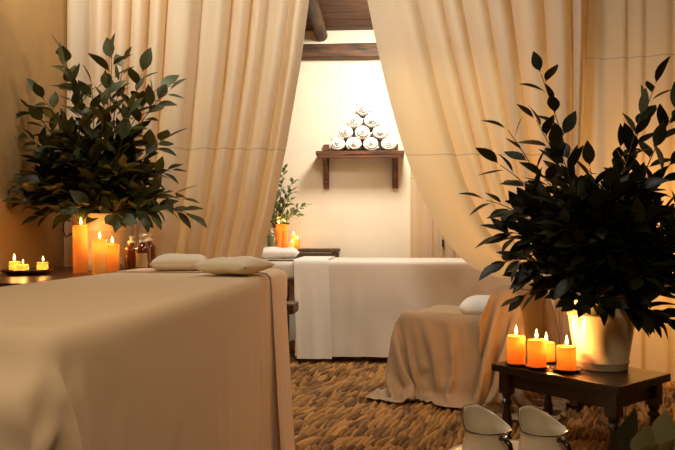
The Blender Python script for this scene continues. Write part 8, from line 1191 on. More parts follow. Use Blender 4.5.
-1,1,-1,1,0,0,0,0,-1,1,0,1,0,-1,-2,-1,0,0,0,1,-1,0,0,0,0,0,0,-1,1,1,0,0,-3,-2,0,4,1,1,1,0,-1,0,-1,-1,0,0,1,0,-1,0,0,0,-2,-7,8,3,-4,-3,0,1,-1,0,1,-1,0,0,0,1,0,1,2,3,2,5,4,5,4,3,3,1,
-1,-1,0,-1,0,0,0,0,0,0,-1,1,0,0,1,1,2,-3,-3,0,-8,-7,-3,-4,-2,9,2,2,2,2,4,-6,-10,-14,-5,0,6,3,-2,8,22,-3,-5,-3,-5,-1,-3,0,2,1,2,2,2,3,3,3,2,3,2,0,-1,1,0,-1,2,0,0,-1,0,0,0,0,0,-1,1,0,
-1,1,-1,1,0,0,2,-1,-5,3,0,-2,-3,-4,-15,-8,-5,-2,-2,-1,3,9,4,-7,-4,-4,5,0,5,13,5,3,0,0,-2,-1,-7,2,3,3,3,2,2,0,-1,-3,-4,-11,-1,4,5,6,5,-1,-1,0,0,0,0,0,0,1,0,0,1,1,-1,1,-1,0,0,1,-2,0,
-3,4,1,-1,0,-1,-1,-3,-5,-6,-5,-7,-8,0,3,-1,-4,1,7,-6,-7,1,-5,1,3,7,10,12,3,0,0,-2,-3,-9,-8,-12,1,6,15,9,4,-3,-9,7,-11,5,-1,1,2,-1,1,-1,0,0,0,0,0,1,1,-4,9,-4,7,-1,-5,-3,2,-2,1,4,3,1,
0,0,0,-1,0,-1,0,0,-8,-11,-18,-11,0,0,-10,15,8,9,3,-3,-7,1,-2,-4,-6,-11,-6,3,16,13,6,1,-4,-9,-7,14,-7,-7,2,-2,-2,-1,7,-6,1,1,1,0,0,-1,-1,2,1,8,10,-3,-1,5,-1,-12,12,-1,-4,-8,4,6,2,1,
0,0,0,-2,1,0,-1,0,-1,-13,5,20,0,-8,-7,-3,4,2,-11,-9,-10,8,-3,19,14,5,-1,-5,-8,-8,1,13,-16,11,-3,-9,-4,2,3,4,-3,0,-3,2,2,0,0,2,-1,4,-3,12,-8,16,-1,2,0,-16,5,-6,12,-2,-3,1,2,2,2,0,2,
-2,1,0,-2,-4,4,24,0,-7,2,-3,-6,-13,-8,-5,-4,9,2,30,4,-2,-3,-8,-6,-4,7,7,-12,1,7,-2,-3,7,-14,5,1,-3,-1,-2,2,3,0,2,0,2,5,4,1,3,-24,27,0,1,1,-12,11,-15,-8,-5,-1,-1,6,5,5,4,5,4,0,0,-1,
0,12,-17,1,-3,-3,-4,-5,-2,2,21,17,3,-1,-3,-5,-5,-4,1,3,4,-6,-8,23,-11,1,8,-7,-7,2,-1,-3,0,-3,2,0,6,-1,3,1,6,1,-3,-10,-6,1,27,0,-2,-1,-7,8,1,-7,-8,-5,-9,-4,-1,-1,0,1,12,7,7,5,-1,-4,
-5,-3,-1,-7,3,10,25,7,-5,2,-9,-6,-4,-11,-1,-2,22,-4,-6,20,0,-28,28,-4,-8,-2,-4,4,-4,2,-4,0,2,1,5,3,3,5,-16,6,-15,29,-26,-1,30,0,1,-3,-9,0,8,3,-3,-5,-8,-5,-4,-3,-2,-8,-2,1,2,14,0,0,
0,0,0,0,24,-15,5,4,-13,-7,22,-9,1,-4,3,20,-16,-15,0,29,15,-27,-13,23,-19,25,-13,17,11,8,-20,-21,18,-7,-15,-10,-1,24,-11,20,12,-12,-11,-24,0,9,-5,14,-15,16,-18,6,-1,14,-18,0,3,-3,0,
0,0,0,0,0,0,0,1,12,5,-42,33,-6,20,2,-21,-24,20,21,5,-39,4,26,-6,-11,-5,11,15,3,-51,18,2,29,-28,8,-11,-3,31,-34,-1,19,-5,3,-2,5,3,-6,-3,-15,39,-11,-18,31,-5,-4,-7,-4,-10,24,-22,17,8,
-24,8,-5,4,-4,0,0,0,0,0,15,-11,-17,13,-15,31,-15,14,1,-17,10,7,-26,12,-12,21,13,-24,-8,2,9,-7,4,1,-3,9,15,-43,13,2,-15,10,0,4,5,6,-5,3,1,-5,-8,21,-28,21,14,0,-5,9,-38,41,-24,-15,37,
0,-36,20,-12,5,-3,9,-6,0,0,0,15,-27,-5,12,16,-10,-1,-10,20,6,-14,4,6,1,-13,6,-4,4,-2,-11,-1,13,-1,-4,3,3,2,-6,0,-15,7,5,-7,16,-14,6,0,-10,15,-1,-20,8,-2,30,-4,1,-32,7,10,5,3,-2,-11,
6,-17,10,3,1,0,8,-14,6,0,0,13,-25,8,15,-11,1,1,-3,-8,14,2,5,-3,0,5,-4,-11,2,5,1,-11,-10,21,-2,-3,5,0,-1,-5,1,-20,27,-22,13,1,10,-6,-2,2,-2,-8,3,2,12,-14,5,16,-7,-28,14,10,1,2,-15,2,
4,-6,-2,6,12,-21,9,0,0,11,-22,8,5,5,-5,-13,11,-3,-4,4,15,-2,-1,0,0,0,-9,-2,8,1,-4,0,-10,19,4,-9,-4,2,-4,-1,2,-23,22,5,8,-12,3,2,-3,-2,-14,12,10,14,-5,2,-6,-9,1,-24,27,-2,-3,-6,-4,
-4,9,8,5,-9,-5,1,0,4,-15,15,-4,10,-25,35,-21,-1,-4,5,-1,-12,23,0,-1,0,2,-3,-14,13,1,14,-4,-5,-5,15,-10,-9,1,-3,-3,8,8,10,-11,-5,-1,13,-3,7,2,-2,2,-1,-12,9,3,-14,-1,7,-12,14,-17,-3,
1,-8,1,7,-8,-5,-1,31,-17,16,-4,4,2,-2,-3,0,7,-3,-3,-1,18,-32,28,0,-7,1,2,4,-4,6,-11,23,-3,1,0,0,2,-7,-17,2,-4,-2,15,3,-9,8,-9,17,-2,1,-4,7,-2,-11,15,0,-1,-2,-12,1,3,-3,-3,-17,4,4,
-6,2,3,1,10,14,-32,28,-34,0,0,1,-1,-9,9,4,0,-2,9,-7,-4,13,-6,-9,-8,0,28,3,0,0,5,-4,-2,1,1,-11,16,-16,-29,20,22,2,-1,0,0,-1,-2,-1,0,0,1,-8,7,5,-8,7,-5,-9,9,-6,1,-11,-13,10,0,-20,15,
8,13,6,-17,-1,-9,3,0,0,-7,15,-3,-5,-4,7,12,1,-11,-3,-7,26,-17,6,16,-1,-2,-3,1,-2,2,2,-1,-1,0,-9,16,-2,0,1,-1,0,-2,0,0,-1,0,-1,1,-3,-4,8,-1,1,1,-6,-1,-3,-1,6,-16,-2,2,3,-4,7,14,-5,
-18,5,-1,-21,15,0,5,-7,-6,3,9,-5,25,-11,1,-8,5,-4,11,2,-18,21,3,-2,-2,-1,6,-7,2,-1,1,-1,4,2,0,-4,4,-1,-1,1,0,-1,-2,1,-1,0,-5,2,7,-16,14,-2,-11,-6,-2,1,4,-3,5,-6,6,10,-5,4,-9,-4,-24,
-2,19,0,5,-10,5,1,-3,9,5,4,-4,1,-4,3,-1,2,10,-2,-9,13,-1,-3,2,2,-2,-2,-1,0,3,3,2,-1,0,1,-1,0,0,-1,0,-1,-1,-1,2,-15,13,3,-2,1,-6,-10,5,0,-3,1,1,1,1,-3,-1,12,-28,-5,-11,2,34,-16,17,6,
-6,0,-1,8,-7,5,-21,28,-15,17,8,-3,-4,5,1,-3,4,4,-4,0,4,-1,-4,-3,1,3,5,0,0,0,0,0,0,0,0,0,-1,0,-1,0,0,0,-1,1,-1,-12,1,2,1,0,4,-5,0,0,6,4,-13,-23,-10,1,18,-12,33,-15,6,9,-15,0,8,9,-26,
24,2,-20,21,-3,5,-2,6,-4,3,-1,4,-2,-6,2,5,-8,-6,5,12,-2,1,0,1,-1,0,0,1,-1,0,1,-2,0,-2,1,1,-8,10,-12,-12,14,-1,1,1,3,-7,0,3,-5,-4,-23,30,-2,-14,0,21,0,-15,-14,26,-6,13,-1,2,1,-9,-2,
8,-3,4,0,1,3,1,-1,0,2,1,-1,-1,3,-1,0,-3,3,2,-1,0,0,0,0,1,-1,0,0,-1,1,0,-2,1,1,-1,0,-12,10,-7,1,1,5,-11,3,-1,5,-2,-15,19,-14,-8,4,13,-28,2,1,-3,-1,26,-16,7,-1,-15,11,2,6,3,0,0,0,2,2,
1,0,2,0,0,0,1,-2,1,1,0,0,-1,2,-1,0,0,0,0,1,-1,0,0,-1,-2,2,1,0,-3,-1,-1,-4,1,0,0,1,-5,2,4,-6,-6,4,-8,6,3,-31,7,-8,28,0,5,5,6,-22,12,12,0,-6,7,0,2,-1,-2,2,2,2,-1,3,-1,0,1,1,-1,0,1,1,
-1,-1,1,0,1,-1,0,0,0,0,0,0,0,-3,3,0,0,-3,-1,-2,-2,1,1,-2,-2,-1,4,-3,0,-1,0,-3,3,-3,3,-16,-14,-3,-1,-19,19,19,-6,-13,17,-4,3,5,-1,0,1,-1,0,2,1,2,2,0,0,0,1,-1,-2,3,0,-1,1,0,0,0,1,-1,
1,-1,1,0,-1,1,-1,-1,1,0,-4,0,-2,-1,1,1,-4,-2,3,2,-4,1,-2,1,0,-2,0,2,-6,-8,-15,1,-5,-2,5,19,1,-3,3,0,-3,3,-1,2,0,-1,1,2,1,3,0,0,0,1,0,-1,1,0,0,1,-3,2,0,0,0,0,0,0,0,0,0,-1,1,0,-1,-3,
-1,-1,-1,1,1,-6,3,1,-2,0,1,0,-12,-6,3,12,-1,2,-6,-12,16,-8,-1,-3,-1,4,6,7,-1,0,-3,3,0,0,0,-1,3,2,2,1,0,-2,3,0,0,0,0,0,0,-1,-1,2,0,1,-1,0,0,0,0,0,0,0,-4,2,-2,-1,-1,1,0,-4,1,1,0,-2,1,
-1,-2,-12,10,2,5,-8,-7,-8,24,-17,25,1,-9,16,-3,0,-1,6,-1,2,-2,2,0,-1,2,-1,2,3,2,0,0,0,0,1,-1,1,0,0,0,0,-1,1,0,0,0,0,0,0,0,0,0,0,-1,-3,-1,0,0,-1,-3,2,1,-2,-1,1,-6,-1,6,1,-2,-14,-9,
-5,33,-35,0,-7,1,11,1,10,-4,2,-2,6,1,-1,-1,2,2,-3,1,0,3,3,0,2,0,0,0,0,0,1,-1,0,1,-1,0,0,0,0,0,0,0,0,1,-1,0,-3,-1,-2,1,-1,-2,1,1,-2,-1,1,-6,4,1,-1,-4,-8,-7,-3,11,-26,13,4,12,-10,-2,
1,0,8,0,0,-1,4,2,0,-1,2,1,-2,2,1,4,1,0,1,0,-1,-1,2,0,0,0,0,0,0,0,0,0,0,1,-1,0,0,0,0,-3,-2,0,0,-1,-1,1,-1,-2,-2,-2,3,-3,-1,-5,-8,-5,-2,0,9,-14,11,3,-2,7,1,-4,0,-1,4,2,3,-1,3,3,0,0,2,
0,-2,2,2,4,0,0,1,0,0,0,0,0,0,0,1,-1,0,0,0,0,0,0,0,0,-2,1,-2,-2,0,-1,-1,1,0,-3,-1,-1,-3,-6,-4,-4,-5,-3,0,1,-2,6,4,24,-6,2,5,1,4,0,-4,0,1,2,3,2,3,4,1,0,3,0,-3,2,5,1,1,0,0,0,0,0,-1,1,
0,0,1,-1,0,1,-1,0,1,-1,0,0,-1,-3,-1,0,-1,0,0,-4,-4,-5,-6,-4,-2,-1,-1,1,2,2,1,3,-13,9,-5,20,-15,-1,0,0,-7,5,1,0,-1,1,0,3,3,4,3,2,2,1,-2,1,6,0,1,0,0,-1,1,0,1,-1,0,0,1,0,-1,0,-1,1,0,
-2,2,-2,-3,0,0,-1,1,-8,-6,-5,-1,0,1,1,1,2,0,2,1,2,-2,-5,-4,-3,-20,16,1,0,-2,8,-1,0,-1,-1,0,2,0,1,1,4,4,5,2,2,1,2,2,1,-1,1,-1,1,0,0,1,-1,0,0,0,0,0,0,0,0,-4,3,-2,-4,2,-2,-1,-10,-4,-1,
0,0,0,1,1,3,1,0,1,-2,-1,-3,-2,17,-31,0,-3,0,0,3,-1,1,0,-1,2,0,-1,0,0,1,1,1,3,7,3,2,5,2,2,0,-1,1,0,0,0,0,1,-1,0,0,0,0,0,-1,-2,2,0,-3,0,-6,-3,-5,-1,-2,1,0,0,0,0,2,-4,1,-1,-2,0,0,3,0,
-1,-9,7,-4,-1,1,0,0,0,-1,1,0,0,0,0,0,0,0,0,0,1,-1,5,4,13,2,1,0,-1,0,1,-1,0,0,1,-1,0,-1,0,0,-1,2,0,-2,-7,-3,-1,-5,-3,2,1,-1,0,0,0,1,-4,1,-2,0,2,0,0,0,2,-7,9,-7,10,0,0,0,0,0,0,-1,0,0,
0,0,0,0,0,1,0,0,5,1,2,-3,20,0,0,-1,-1,1,0,0,0,-1,1,0,0,0,-2,2,-5,5,-4,-7,0,-2,-1,-1,0,-3,0,0,0,-1,0,-1,0,0,0,1,1,0,1,0,-21,1,3,0,1,0,0,0,0,0,0,0,0,0,0,-1,1,0,0,-1,1,1,0,2,7,0,9,1,0,
-1,-1,1,1,0,1,-1,0,1,-1,1,-4,5,-4,-3,0,-7,-1,1,-2,0,-2,1,-2,0,-1,-1,0,0,1,1,2,0,0,0,2,-2,-9,3,1,0,0,0,1,-1,1,0,-1,0,0,0,1,0,0,1,1,0,0,1,-1,1,2,4,1,-1,0,0,1,-1,0,0,1,0,-1,1,-1,2,-2,
1,-2,2,-1,-1,-1,-2,0,-2,-1,-1,-1,0,-1,0,0,4,1,0,0,1,1,-3,-4,-4,1,-1,0,0,1,-1,1,-1,0,1,0,0,0,-1,1,1,1,0,2,0,1,0,-2,0,-1,-1,-1,1,0,0,1,1,0,1,0,0,0,0,-2,1,1,1,1,1,-3,-1,-4,0,-2,1,2,0,
0,1,1,1,-5,-2,-2,0,0,3,1,1,0,6,-1,-2,0,-1,0,-1,1,0,0,0,0,0,1,0,0,0,0,0,0,-2,-1,0,-1,-2,0,2,-2,1,-1,-1,-1,0,-1,0,1,0,1,2,1,-1,2,1,0,2,2,0,1,-3,0,-6,-1,0,0,-1,1,0,0,1,0,-1,-1,3,1,2,2,
1,3,-1,1,0,0,-4,1,0,-1,0,0,-1,-1,0,-1,-2,-3,-1,0,1,1,1,-8,-2,0,1,0,0,0,1,1,0,2,1,1,1,1,1,-4,2,3,-1,3,2,2,1,-1,0,-1,0,-2,-1,0,-1,0,-1,1,-1,1,-1,1,2,-1,-3,1,0,0,0,1,1,3,-2,-1,-1,-1,
-1,-3,-1,-2,1,0,2,2,1,0,-2,-12,-8,1,0,1,1,0,1,-1,0,0,-1,1,0,1,0,-2,9,-6,17,-1,-4,0,7,0,0,3,-1,0,0,1,-1,1,-1,0,0,1,1,-1,-7,2,3,1,-3,2,1,0,-1,-2,-3,1,-1,0,-2,-2,-1,0,2,1,1,3,-1,-1,-2,
-10,-5,-4,-1,1,0,-1,2,-2,0,0,1,0,-1,1,-1,1,0,4,17,-7,12,-1,0,-10,14,-1,-3,-1,1,2,0,1,-1,0,1,-1,1,-1,2,1,-2,-2,4,-5,2,-6,-1,0,0,1,-1,-1,-3,-1,0,2,2,2,0,1,-1,-1,-1,-11,-7,3,-4,-1,-1,
0,0,1,0,0,0,0,0,0,0,0,0,2,-1,8,-6,23,2,-2,0,-14,15,1,0,0,-1,0,0,1,1,0,1,-2,1,0,0,0,-1,-3,3,-4,1,-2,0,-2,-2,0,-1,0,0,2,1,0,1,0,-1,-1,2,-14,-4,0,0,0,-2,3,-4,1,0,-1,0,0,-1,1,1,-1,1,1,
2,4,0,5,-12,25,1,0,1,-13,8,1,1,-1,0,1,1,0,1,1,1,0,1,-1,0,1,-7,-3,0,0,0,0,0,0,0,0,0,1,1,1,0,0,1,-1,2,-17,-2,-1,13,-13,0,6,-5,-2,-1,0,-1,1,-1,1,0,1,0,1,0,4,6,-7,-4,0,1,25,0,-3,0,-6,4,
1,2,0,0,-1,0,0,0,1,-1,2,2,1,1,-7,-3,0,1,-1,0,1,-1,-1,1,1,1,1,0,-1,0,0,1,-16,-1,-1,10,-2,-5,4,-4,-4,-1,0,1,-1,-1,1,0,0,-1,2,1,2,5,-7,0,2,21,-25,4,25,-2,-1,-2,-5,1,1,3,1,1,0,-1,0,0,0,
-1,0,0,0,])
box('seat', (0, 0.02, 0.20), (0.40, 0.62, 0.30), M['bed_wood'], chair, 0.02)
for sgn in (-1, 1):
    box('arm', (sgn * 0.195, 0.03, 0.245), (0.05, 0.60, 0.45), M['bed_wood'], chair, 0.015)
box('backrest', (0, -0.30, 0.325), (0.47, 0.08, 0.62), M['bed_wood'], chair, 0.03)
for nm_, dat in (('seat_cover', CHAIR_CLOTH), ('back_cover', BACK_CLOTH)):
    o = obj(nm_, sheet_mesh(dat), M['cover'], chair)
    o.modifiers.new('smooth', 'SUBSURF').render_levels = 1
cp = cc - ax * 0.10 + ay * 0.02
cu = pillow('cushion', (cp.x, cp.y, 0.468), 0.28, 0.32, 0.125, CR + 0.3, M['white_pillow'], 'plump white cushion lying on the draped armchair', 12.0, 'cushion')

# ------------------------------------------------------------------ candles
def flame_bm(h, r):
    bm = bmesh.new()
    add_lathe(bm, [(0, 0), (r * 0.7, h * 0.10), (r, h * 0.25), (r * 0.85, h * 0.45), (r * 0.5, h * 0.7), (r * 0.2, h * 0.9), (0, h)], 10)
    return bm
def candle(p, r, h, label, group, mat='wax', power=0.45, fl=0.032, seed=0, glow=0.11):
    t = thing('candle', label, 'candle', p, seed * 1.3, group)
    n = 36; bm = bmesh.new(); rows = []
    prof = [(0.0, 0.0), (r * 0.97, 0.0), (r, 0.004)] + [(r, h * k / 8) for k in range(1, 8)] + [(r, h - 0.006), (r * 0.97, h - 0.001), (r * 0.9, h), (r * 0.72, h - 0.004), (r * 0.45, h - 0.009), (0.0, h - 0.011)]
    add_lathe(bm, prof, n)
    for v in bm.verts:
        if v.co.z > h * 0.85: v.co.z += 0.004 * nz(v.co.x * 30, v.co.y * 30, seed)
        q = 1 + 0.012 * nz(v.co.z * 20, math.atan2(v.co.y, v.co.x), seed)
        v.co.x *= q; v.co.y *= q
    obj('wax', bm, M[mat], t)
    tube('wick', [(0, 0, h - 0.012), (0.001, 0, h), (0.003, 0, h + 0.009)], 0.0014, M['wick'], t, 6)
    f = obj('flame', flame_bm(fl, fl * 0.16), M['flame'], t); f.location = (0.002, 0, h + 0.004)
    l = bpy.data.lights.new('candle_light', 'POINT'); l.energy = power; l.color = (1.0, 0.46, 0.11); l.shadow_soft_size = 0.008
    lo = bpy.data.objects.new('candle_light', l); COL.objects.link(lo); lo.parent = t; lo.location = (0.002, 0, h + fl * 0.5 + 0.006)
    l2 = bpy.data.lights.new('wax_fill_light', 'POINT'); l2.energy = glow * r / 0.04; l2.color = (1.0, 0.50, 0.12); l2.shadow_soft_size = 0.008  # added lamp inside the wax, standing in for flame light soaking down
    lo = bpy.data.objects.new('wax_fill_light', l2); COL.objects.link(lo); lo.parent = t; lo.location = (0, 0, h - min(0.035, h * 0.45))
    return t
def saucer(p, r, mat, label, group, h=0.014):
    o = lathe('candle_saucer', [(0, 0), (r * 0.75, 0), (r * 0.98, h * 0.8), (r, h), (r * 0.94, h), (r * 0.74, h * 0.45), (0, h * 0.4)], mat, n=32, cap=False)
    o.location = p
    return tag(o, label, 'saucer', group)

# ------------------------------------------------------------------ right side table
L_, F_, Rr = (0.707, 3.13), (1.093, 2.64), (1.415, 2.895)
pL, pF, pR = LD(*L_), LD(*F_), LD(*Rr)
e1 = (pF - pL); tl = e1.length; e1.normalize()
e2 = Vector((-e1.y, e1.x, 0)); tw = 0.42
tcn = pL + e1 * tl / 2 + e2 * tw / 2
TR = math.atan2(e1.y, e1.x); TZ = 0.36
tab = thing('side_table', 'low dark wooden side table with turned legs at the right', 'table', (tcn.x, tcn.y, 0), TR)
box('table_top', (0, 0, TZ - 0.0175), (tl, tw, 0.035), M['dark_wood'], tab, 0.006)
for sgn in (-1, 1):
    box('apron', (0, sgn * (tw / 2 - 0.055), TZ - 0.07), (tl - 0.12, 0.02, 0.07), M['dark_wood'], tab, 0.003)
    box('apron', (sgn * (tl / 2 - 0.055), 0, TZ - 0.07), (0.02, tw - 0.12, 0.07), M['dark_wood'], tab, 0.003)
def turned_leg(bm, h, w):
    add_box(bm, (0, 0, h - 0.05), (w, w, 0.10), None, 0.003)
    add_lathe(bm, [(0.012, 0), (0.02, 0.004), (0.024, 0.02), (0.017, 0.035), (0.022, 0.045), (0.026, 0.075), (0.022, 0.12), (0.016, 0.155), (0.015, 0.17), (0.024, 0.178), (0.024, 0.19), (0.016, 0.2), (0.023, 0.215), (0.024, h - 0.1)], 20)
for sx in (-1, 1):
    for sy in (-1, 1):
        bm = bmesh.new(); turned_leg(bm, TZ - 0.035, 0.052)
        for v in bm.verts: v.co.x += sx * (tl / 2 - 0.05); v.co.y += sy * (tw / 2 - 0.05)
        obj('leg', bm, M['dark_wood'], tab, smooth=False)
g = 'pillar candles on the right side table'
def rc(l, d, r, h, label, seed, sr=0.052, power=2.6):
    p = LD(l, d, TZ)
    saucer(p, sr, M['red_wood'], 'small dark saucer under the ' + label[0], 'saucers under the right hand candles')
    return candle(p + Vector((0, 0, 0.007)), r, h, label[1], g, 'wax', power, 0.044, seed)
rc(0.808, 3.075, 0.040, 0.128, ('leftmost of the four candles on the side table', 'lit honey pillar candle, leftmost of the four on the side table'), 1)
rc(0.880, 3.000, 0.040, 0.122, ('second candle from the left on the side table', 'lit honey pillar candle, second from the left on the side table, in front'), 2)
rc(0.965, 3.140, 0.038, 0.088, ('short rear candle on the side table', 'lit short honey candle at the back between its taller neighbours, on the side table'), 3)
rc(0.993, 2.95, 0.040, 0.102, ('candle nearest the white bucket on the side table', 'lit honey candle on a wide saucer beside the white bucket, side table'), 4, 0.068)

# ------------------------------------------------------------------ foliage
def leaf(bm, base, dirv, up, L, Wd, curl, fold=0.25):
    d = dirv.normalized(); s = d.cross(up)
    if s.length < 1e-3: s = d.cross(Vector((1, 0.2, 0)))
    s.normalize(); n = s.cross(d).normalized()
    prof = [(0, 0.06), (0.07, 0.10), (0.2, 0.62), (0.38, 0.97), (0.55, 0.98), (0.72, 0.74), (0.88, 0.36), (1.0, 0.02)]
    rows = []
    for t, w in prof:
        c = base + d * (L * t) - n * (curl * L * t * t)
        hw = Wd / 2 * w
        rows.append([c - s * hw + n * fold * hw, c, c + s * hw + n * fold * hw])
    add_grid(bm, rows)


def branch(root, p0, p3, rnd, lm, n_leaf, L, Wd, droop=0.0, out=None, start=0.25, rad=0.0045):
    """one cut branch: woody stem, alternate leaves along it and one at the tip"""
    p0, p3 = Vector(p0), Vector(p3)
    if out is None: out = Vector((p3.x - p0.x, p3.y - p0.y, 0))
    ln = (p3 - p0).length
    p1 = p0 + Vector((0, 0, 1)) * ln * 0.42 + out * 0.12
    p2 = p3 - (out * 0.45 + Vector((0, 0, (p3.z - p0.z) * 0.25))) + Vector((0, 0, droop * ln))
    pts = [bez(p0, p1, p2, p3, k / 14) for k in range(15)]
    st = tube('branch', pts, [rad * (1 - 0.65 * k / 14) for k in range(15)], M['stem'], root, 6)
    bm = bmesh.new(); ang = rnd.random() * 6.28
    for k in range(n_leaf + 1):
        t = start + (1 - start) * (k / n_leaf) ** 0.9
        if k == n_leaf: t = 1.0
        p = bez(p0, p1, p2, p3, t); tg = (bez(p0, p1, p2, p3, min(1, t + 0.03)) - bez(p0, p1, p2, p3, t - 0.03)).normalized()
        a = tg.cross(Vector((0.3, 0.2, 1))).normalized(); b = tg.cross(a)
        ang += 2.4 + rnd.uniform(-0.5, 0.5)
        side = a * math.cos(ang) + b * math.sin(ang)
        kk = rnd.uniform(0.5, 1.1) if k < n_leaf else 0.12
        dv = (tg + side * kk + Vector((0, 0, rnd.uniform(-0.35, 0.2)))).normalized()
        sc = rnd.uniform(0.75, 1.12) * (1 - 0.25 * t)
        up = (Vector((0, 0, 1)) + side * -0.3 + Vector((rnd.uniform(-.6, .6), rnd.uniform(-.9, .3), rnd.uniform(-.4, .4))))
        leaf(bm, p + dv * 0.01, dv, up, L * sc, Wd * sc, rnd.uniform(0.02, 0.28), rnd.uniform(0.08, 0.3))
    obj('leaves', bm, lm, st)
    return st


def bucket(t, r0, r1, h, mat, handle_dir=None):
    bm = bmesh.new()
    pr = [(0, 0.008), (r0 * 0.9, 0.008), (r0 * 0.92, 0), (r0, 0), (r0 + 0.004, 0.006)]
    f = lambda z: r0 + (r1 - r0) * z / h
    z1, z2 = h * 0.10, h * 0.72
    pr += [(f(z1 - 0.006), z1 - 0.006), (f(z1) + 0.004, z1 - 0.002), (f(z1) + 0.004, z1 + 0.004), (f(z1 + 0.008), z1 + 0.008)]
    pr += [(f(z2 - 0.008), z2 - 0.008), (f(z2) + 0.004, z2 - 0.003), (f(z2) + 0.004, z2 + 0.003), (f(z2 + 0.008), z2 + 0.008)]
    pr += [(f(h) - 0.0, h - 0.006), (r1 + 0.006, h - 0.003), (r1 + 0.007, h + 0.002), (r1 + 0.002, h + 0.004), (r1 - 0.004, h), (f(h * 0.6) - 0.005, h * 0.6), (f(h * 0.55) - 0.006, h * 0.55), (0, h * 0.55)]
    add_lathe(bm, pr, 48, cap=False)
    o = obj('bucket', bm, mat, t)
    return o


rnd = random.Random(77)
# right plant
PB = LD(1.176, 3.03, TZ)
plant = thing('potted_plant', 'big bushy plant of dark leafy branches in a cream bucket on the right side table', 'plant', PB)
bucket(plant, 0.108, 0.158, 0.335, M['enamel_dull'])
def add_branches(root, base, tips, rnd, bz, br, **kw):
    for (p, nl, lm, droop) in tips:
        a = rnd.random() * 6.28; r = br * math.sqrt(rnd.random())
        q = Vector((p.x - base.x, p.y - base.y, 0))
        p0 = Vector((r * math.cos(a) * 0.5 + q.x * 0.08, r * math.sin(a) * 0.5 + q.y * 0.08, bz))
        if (Vector((p0.x, p0.y))).length > br: p0 = p0 * (br / p0.length); p0.z = bz
        branch(root, p0, p - base, rnd, lm, int(nl * 1.35), kw['L'] * rnd.uniform(0.85, 1.1), kw['W'] * rnd.uniform(0.85, 1.15), droop)
tips = []
D0 = 2.98
for u, v, dd, nl, lm, dr in [
    (541, 74, -0.05, 11, 'leaf_b', 0.0), (536, 120, 0.05, 9, 'leaf_b', 0.0), (560, 150, -0.1, 9, 'leaf_b', 0), (508, 130, 0.05, 8, 'leaf_b', 0),
    (655, 86, 0.0, 12, 'leaf_b', 0.0), (640, 118, -0.1, 9, 'leaf_b', 0), (683, 100, 0.05, 12, 'leaf_b', 0.05), (700, 130, -0.1, 12, 'leaf_b', 0.05),
    (486, 200, 0.05, 9, 'leaf_b', 0.12), (500, 165, 0.0, 9, 'leaf_b', 0.08), (503, 262, -0.12, 10, 'leaf_b', 0.22), (522, 296, -0.1, 9, 'leaf_b', 0.25),
    (505, 235, 0.0, 10, 'leaf_b', 0.15), (575, 300, -0.22, 9, 'leaf_b', 0.2), (600, 305, -0.26, 9, 'leaf_b', 0.2), (662, 318, -0.1, 10, 'leaf_b', 0.28),
    (650, 310, -0.2, 10, 'leaf_b', 0.2), (690, 290, -0.1, 10, 'leaf_b', 0.25), (705, 240, 0, 10, 'leaf_b', 0.15), (700, 190, 0.1, 10, 'leaf_b', 0.1),
    (590, 168, -0.1, 10, 'leaf_b', 0.0), (620, 150, 0.05, 10, 'leaf_b', 0), (575, 190, 0.2, 10, 'leaf_b', 0), (545, 178, -0.15, 10, 'leaf_b', 0.05), (610, 190, -0.25, 10, 'leaf_b', 0.05)]:
    tips.append((R(u, v, D0 + dd), nl, M[lm], dr))
for k in range(80):
    th = rnd.uniform(0, 2 * PI); el = rnd.uniform(0.05, 1.1)
    rr = rnd.uniform(0.55, 1.0)
    c = PB + Vector((0, 0, 0.36))
    q = c + Vector((0.44 * rr * math.cos(th) * math.cos(el) - 0.01, 0.34 * rr * math.sin(th) * math.cos(el), 0.52 * rr * math.sin(el) + 0.02))
    tips.append((q, 15, M['leaf_b'], 0.12))
add_branches(plant, PB, tips, rnd, 0.19, 0.10, L=0.168, W=0.075)

# ------------------------------------------------------------------ left table with its bucket, candles and bottles
LT = (-1.80, -1.10, 2.45, 3.78); LZ = 0.77
ltab = thing('console_table', 'dark red brown wooden table along the left wall behind the near bed', 'table', ((LT[0] + LT[1]) / 2, (LT[2] + LT[3]) / 2, 0))
tx, ty = LT[1] - LT[0], LT[3] - LT[2]
box('table_top', (0, 0, LZ - 0.02), (tx, ty, 0.04), M['red_wood'], ltab, 0.005)
box('apron', (tx / 2 - 0.04, 0, LZ - 0.09), (0.025, ty - 0.1, 0.10), M['red_wood'], ltab)
box('apron', (-tx / 2 + 0.04, 0, LZ - 0.09), (0.025, ty - 0.1, 0.10), M['red_wood'], ltab)
for sx in (-1, 1):
    for sy in (-1, 1):
        box('leg', (sx * (tx / 2 - 0.04), sy * (ty / 2 - 0.05), (LZ - 0.04) / 2), (0.06, 0.06, LZ - 0.04), M['red_wood'], ltab)
PL = LD(px2l(101, 3.55), 3.55, LZ)
lplant = thing('potted_plant', 'bushy plant of leafy branches in a cream bucket on the left table behind candles', 'plant', PL)
bucket(lplant, 0.100, 0.148, 0.285, M['enamel_dull'])
hx = -0.155
tube('handle', [(hx, -0.02, 0.25), (hx - 0.014, -0.03, 0.262), (hx - 0.03, -0.03, 0.245), (hx - 0.034, -0.03, 0.205), (hx - 0.02, -0.03, 0.17), (hx + 0.012, -0.02, 0.19)], 0.004, M['wire'], lplant)
tips = []
D1 = 3.5
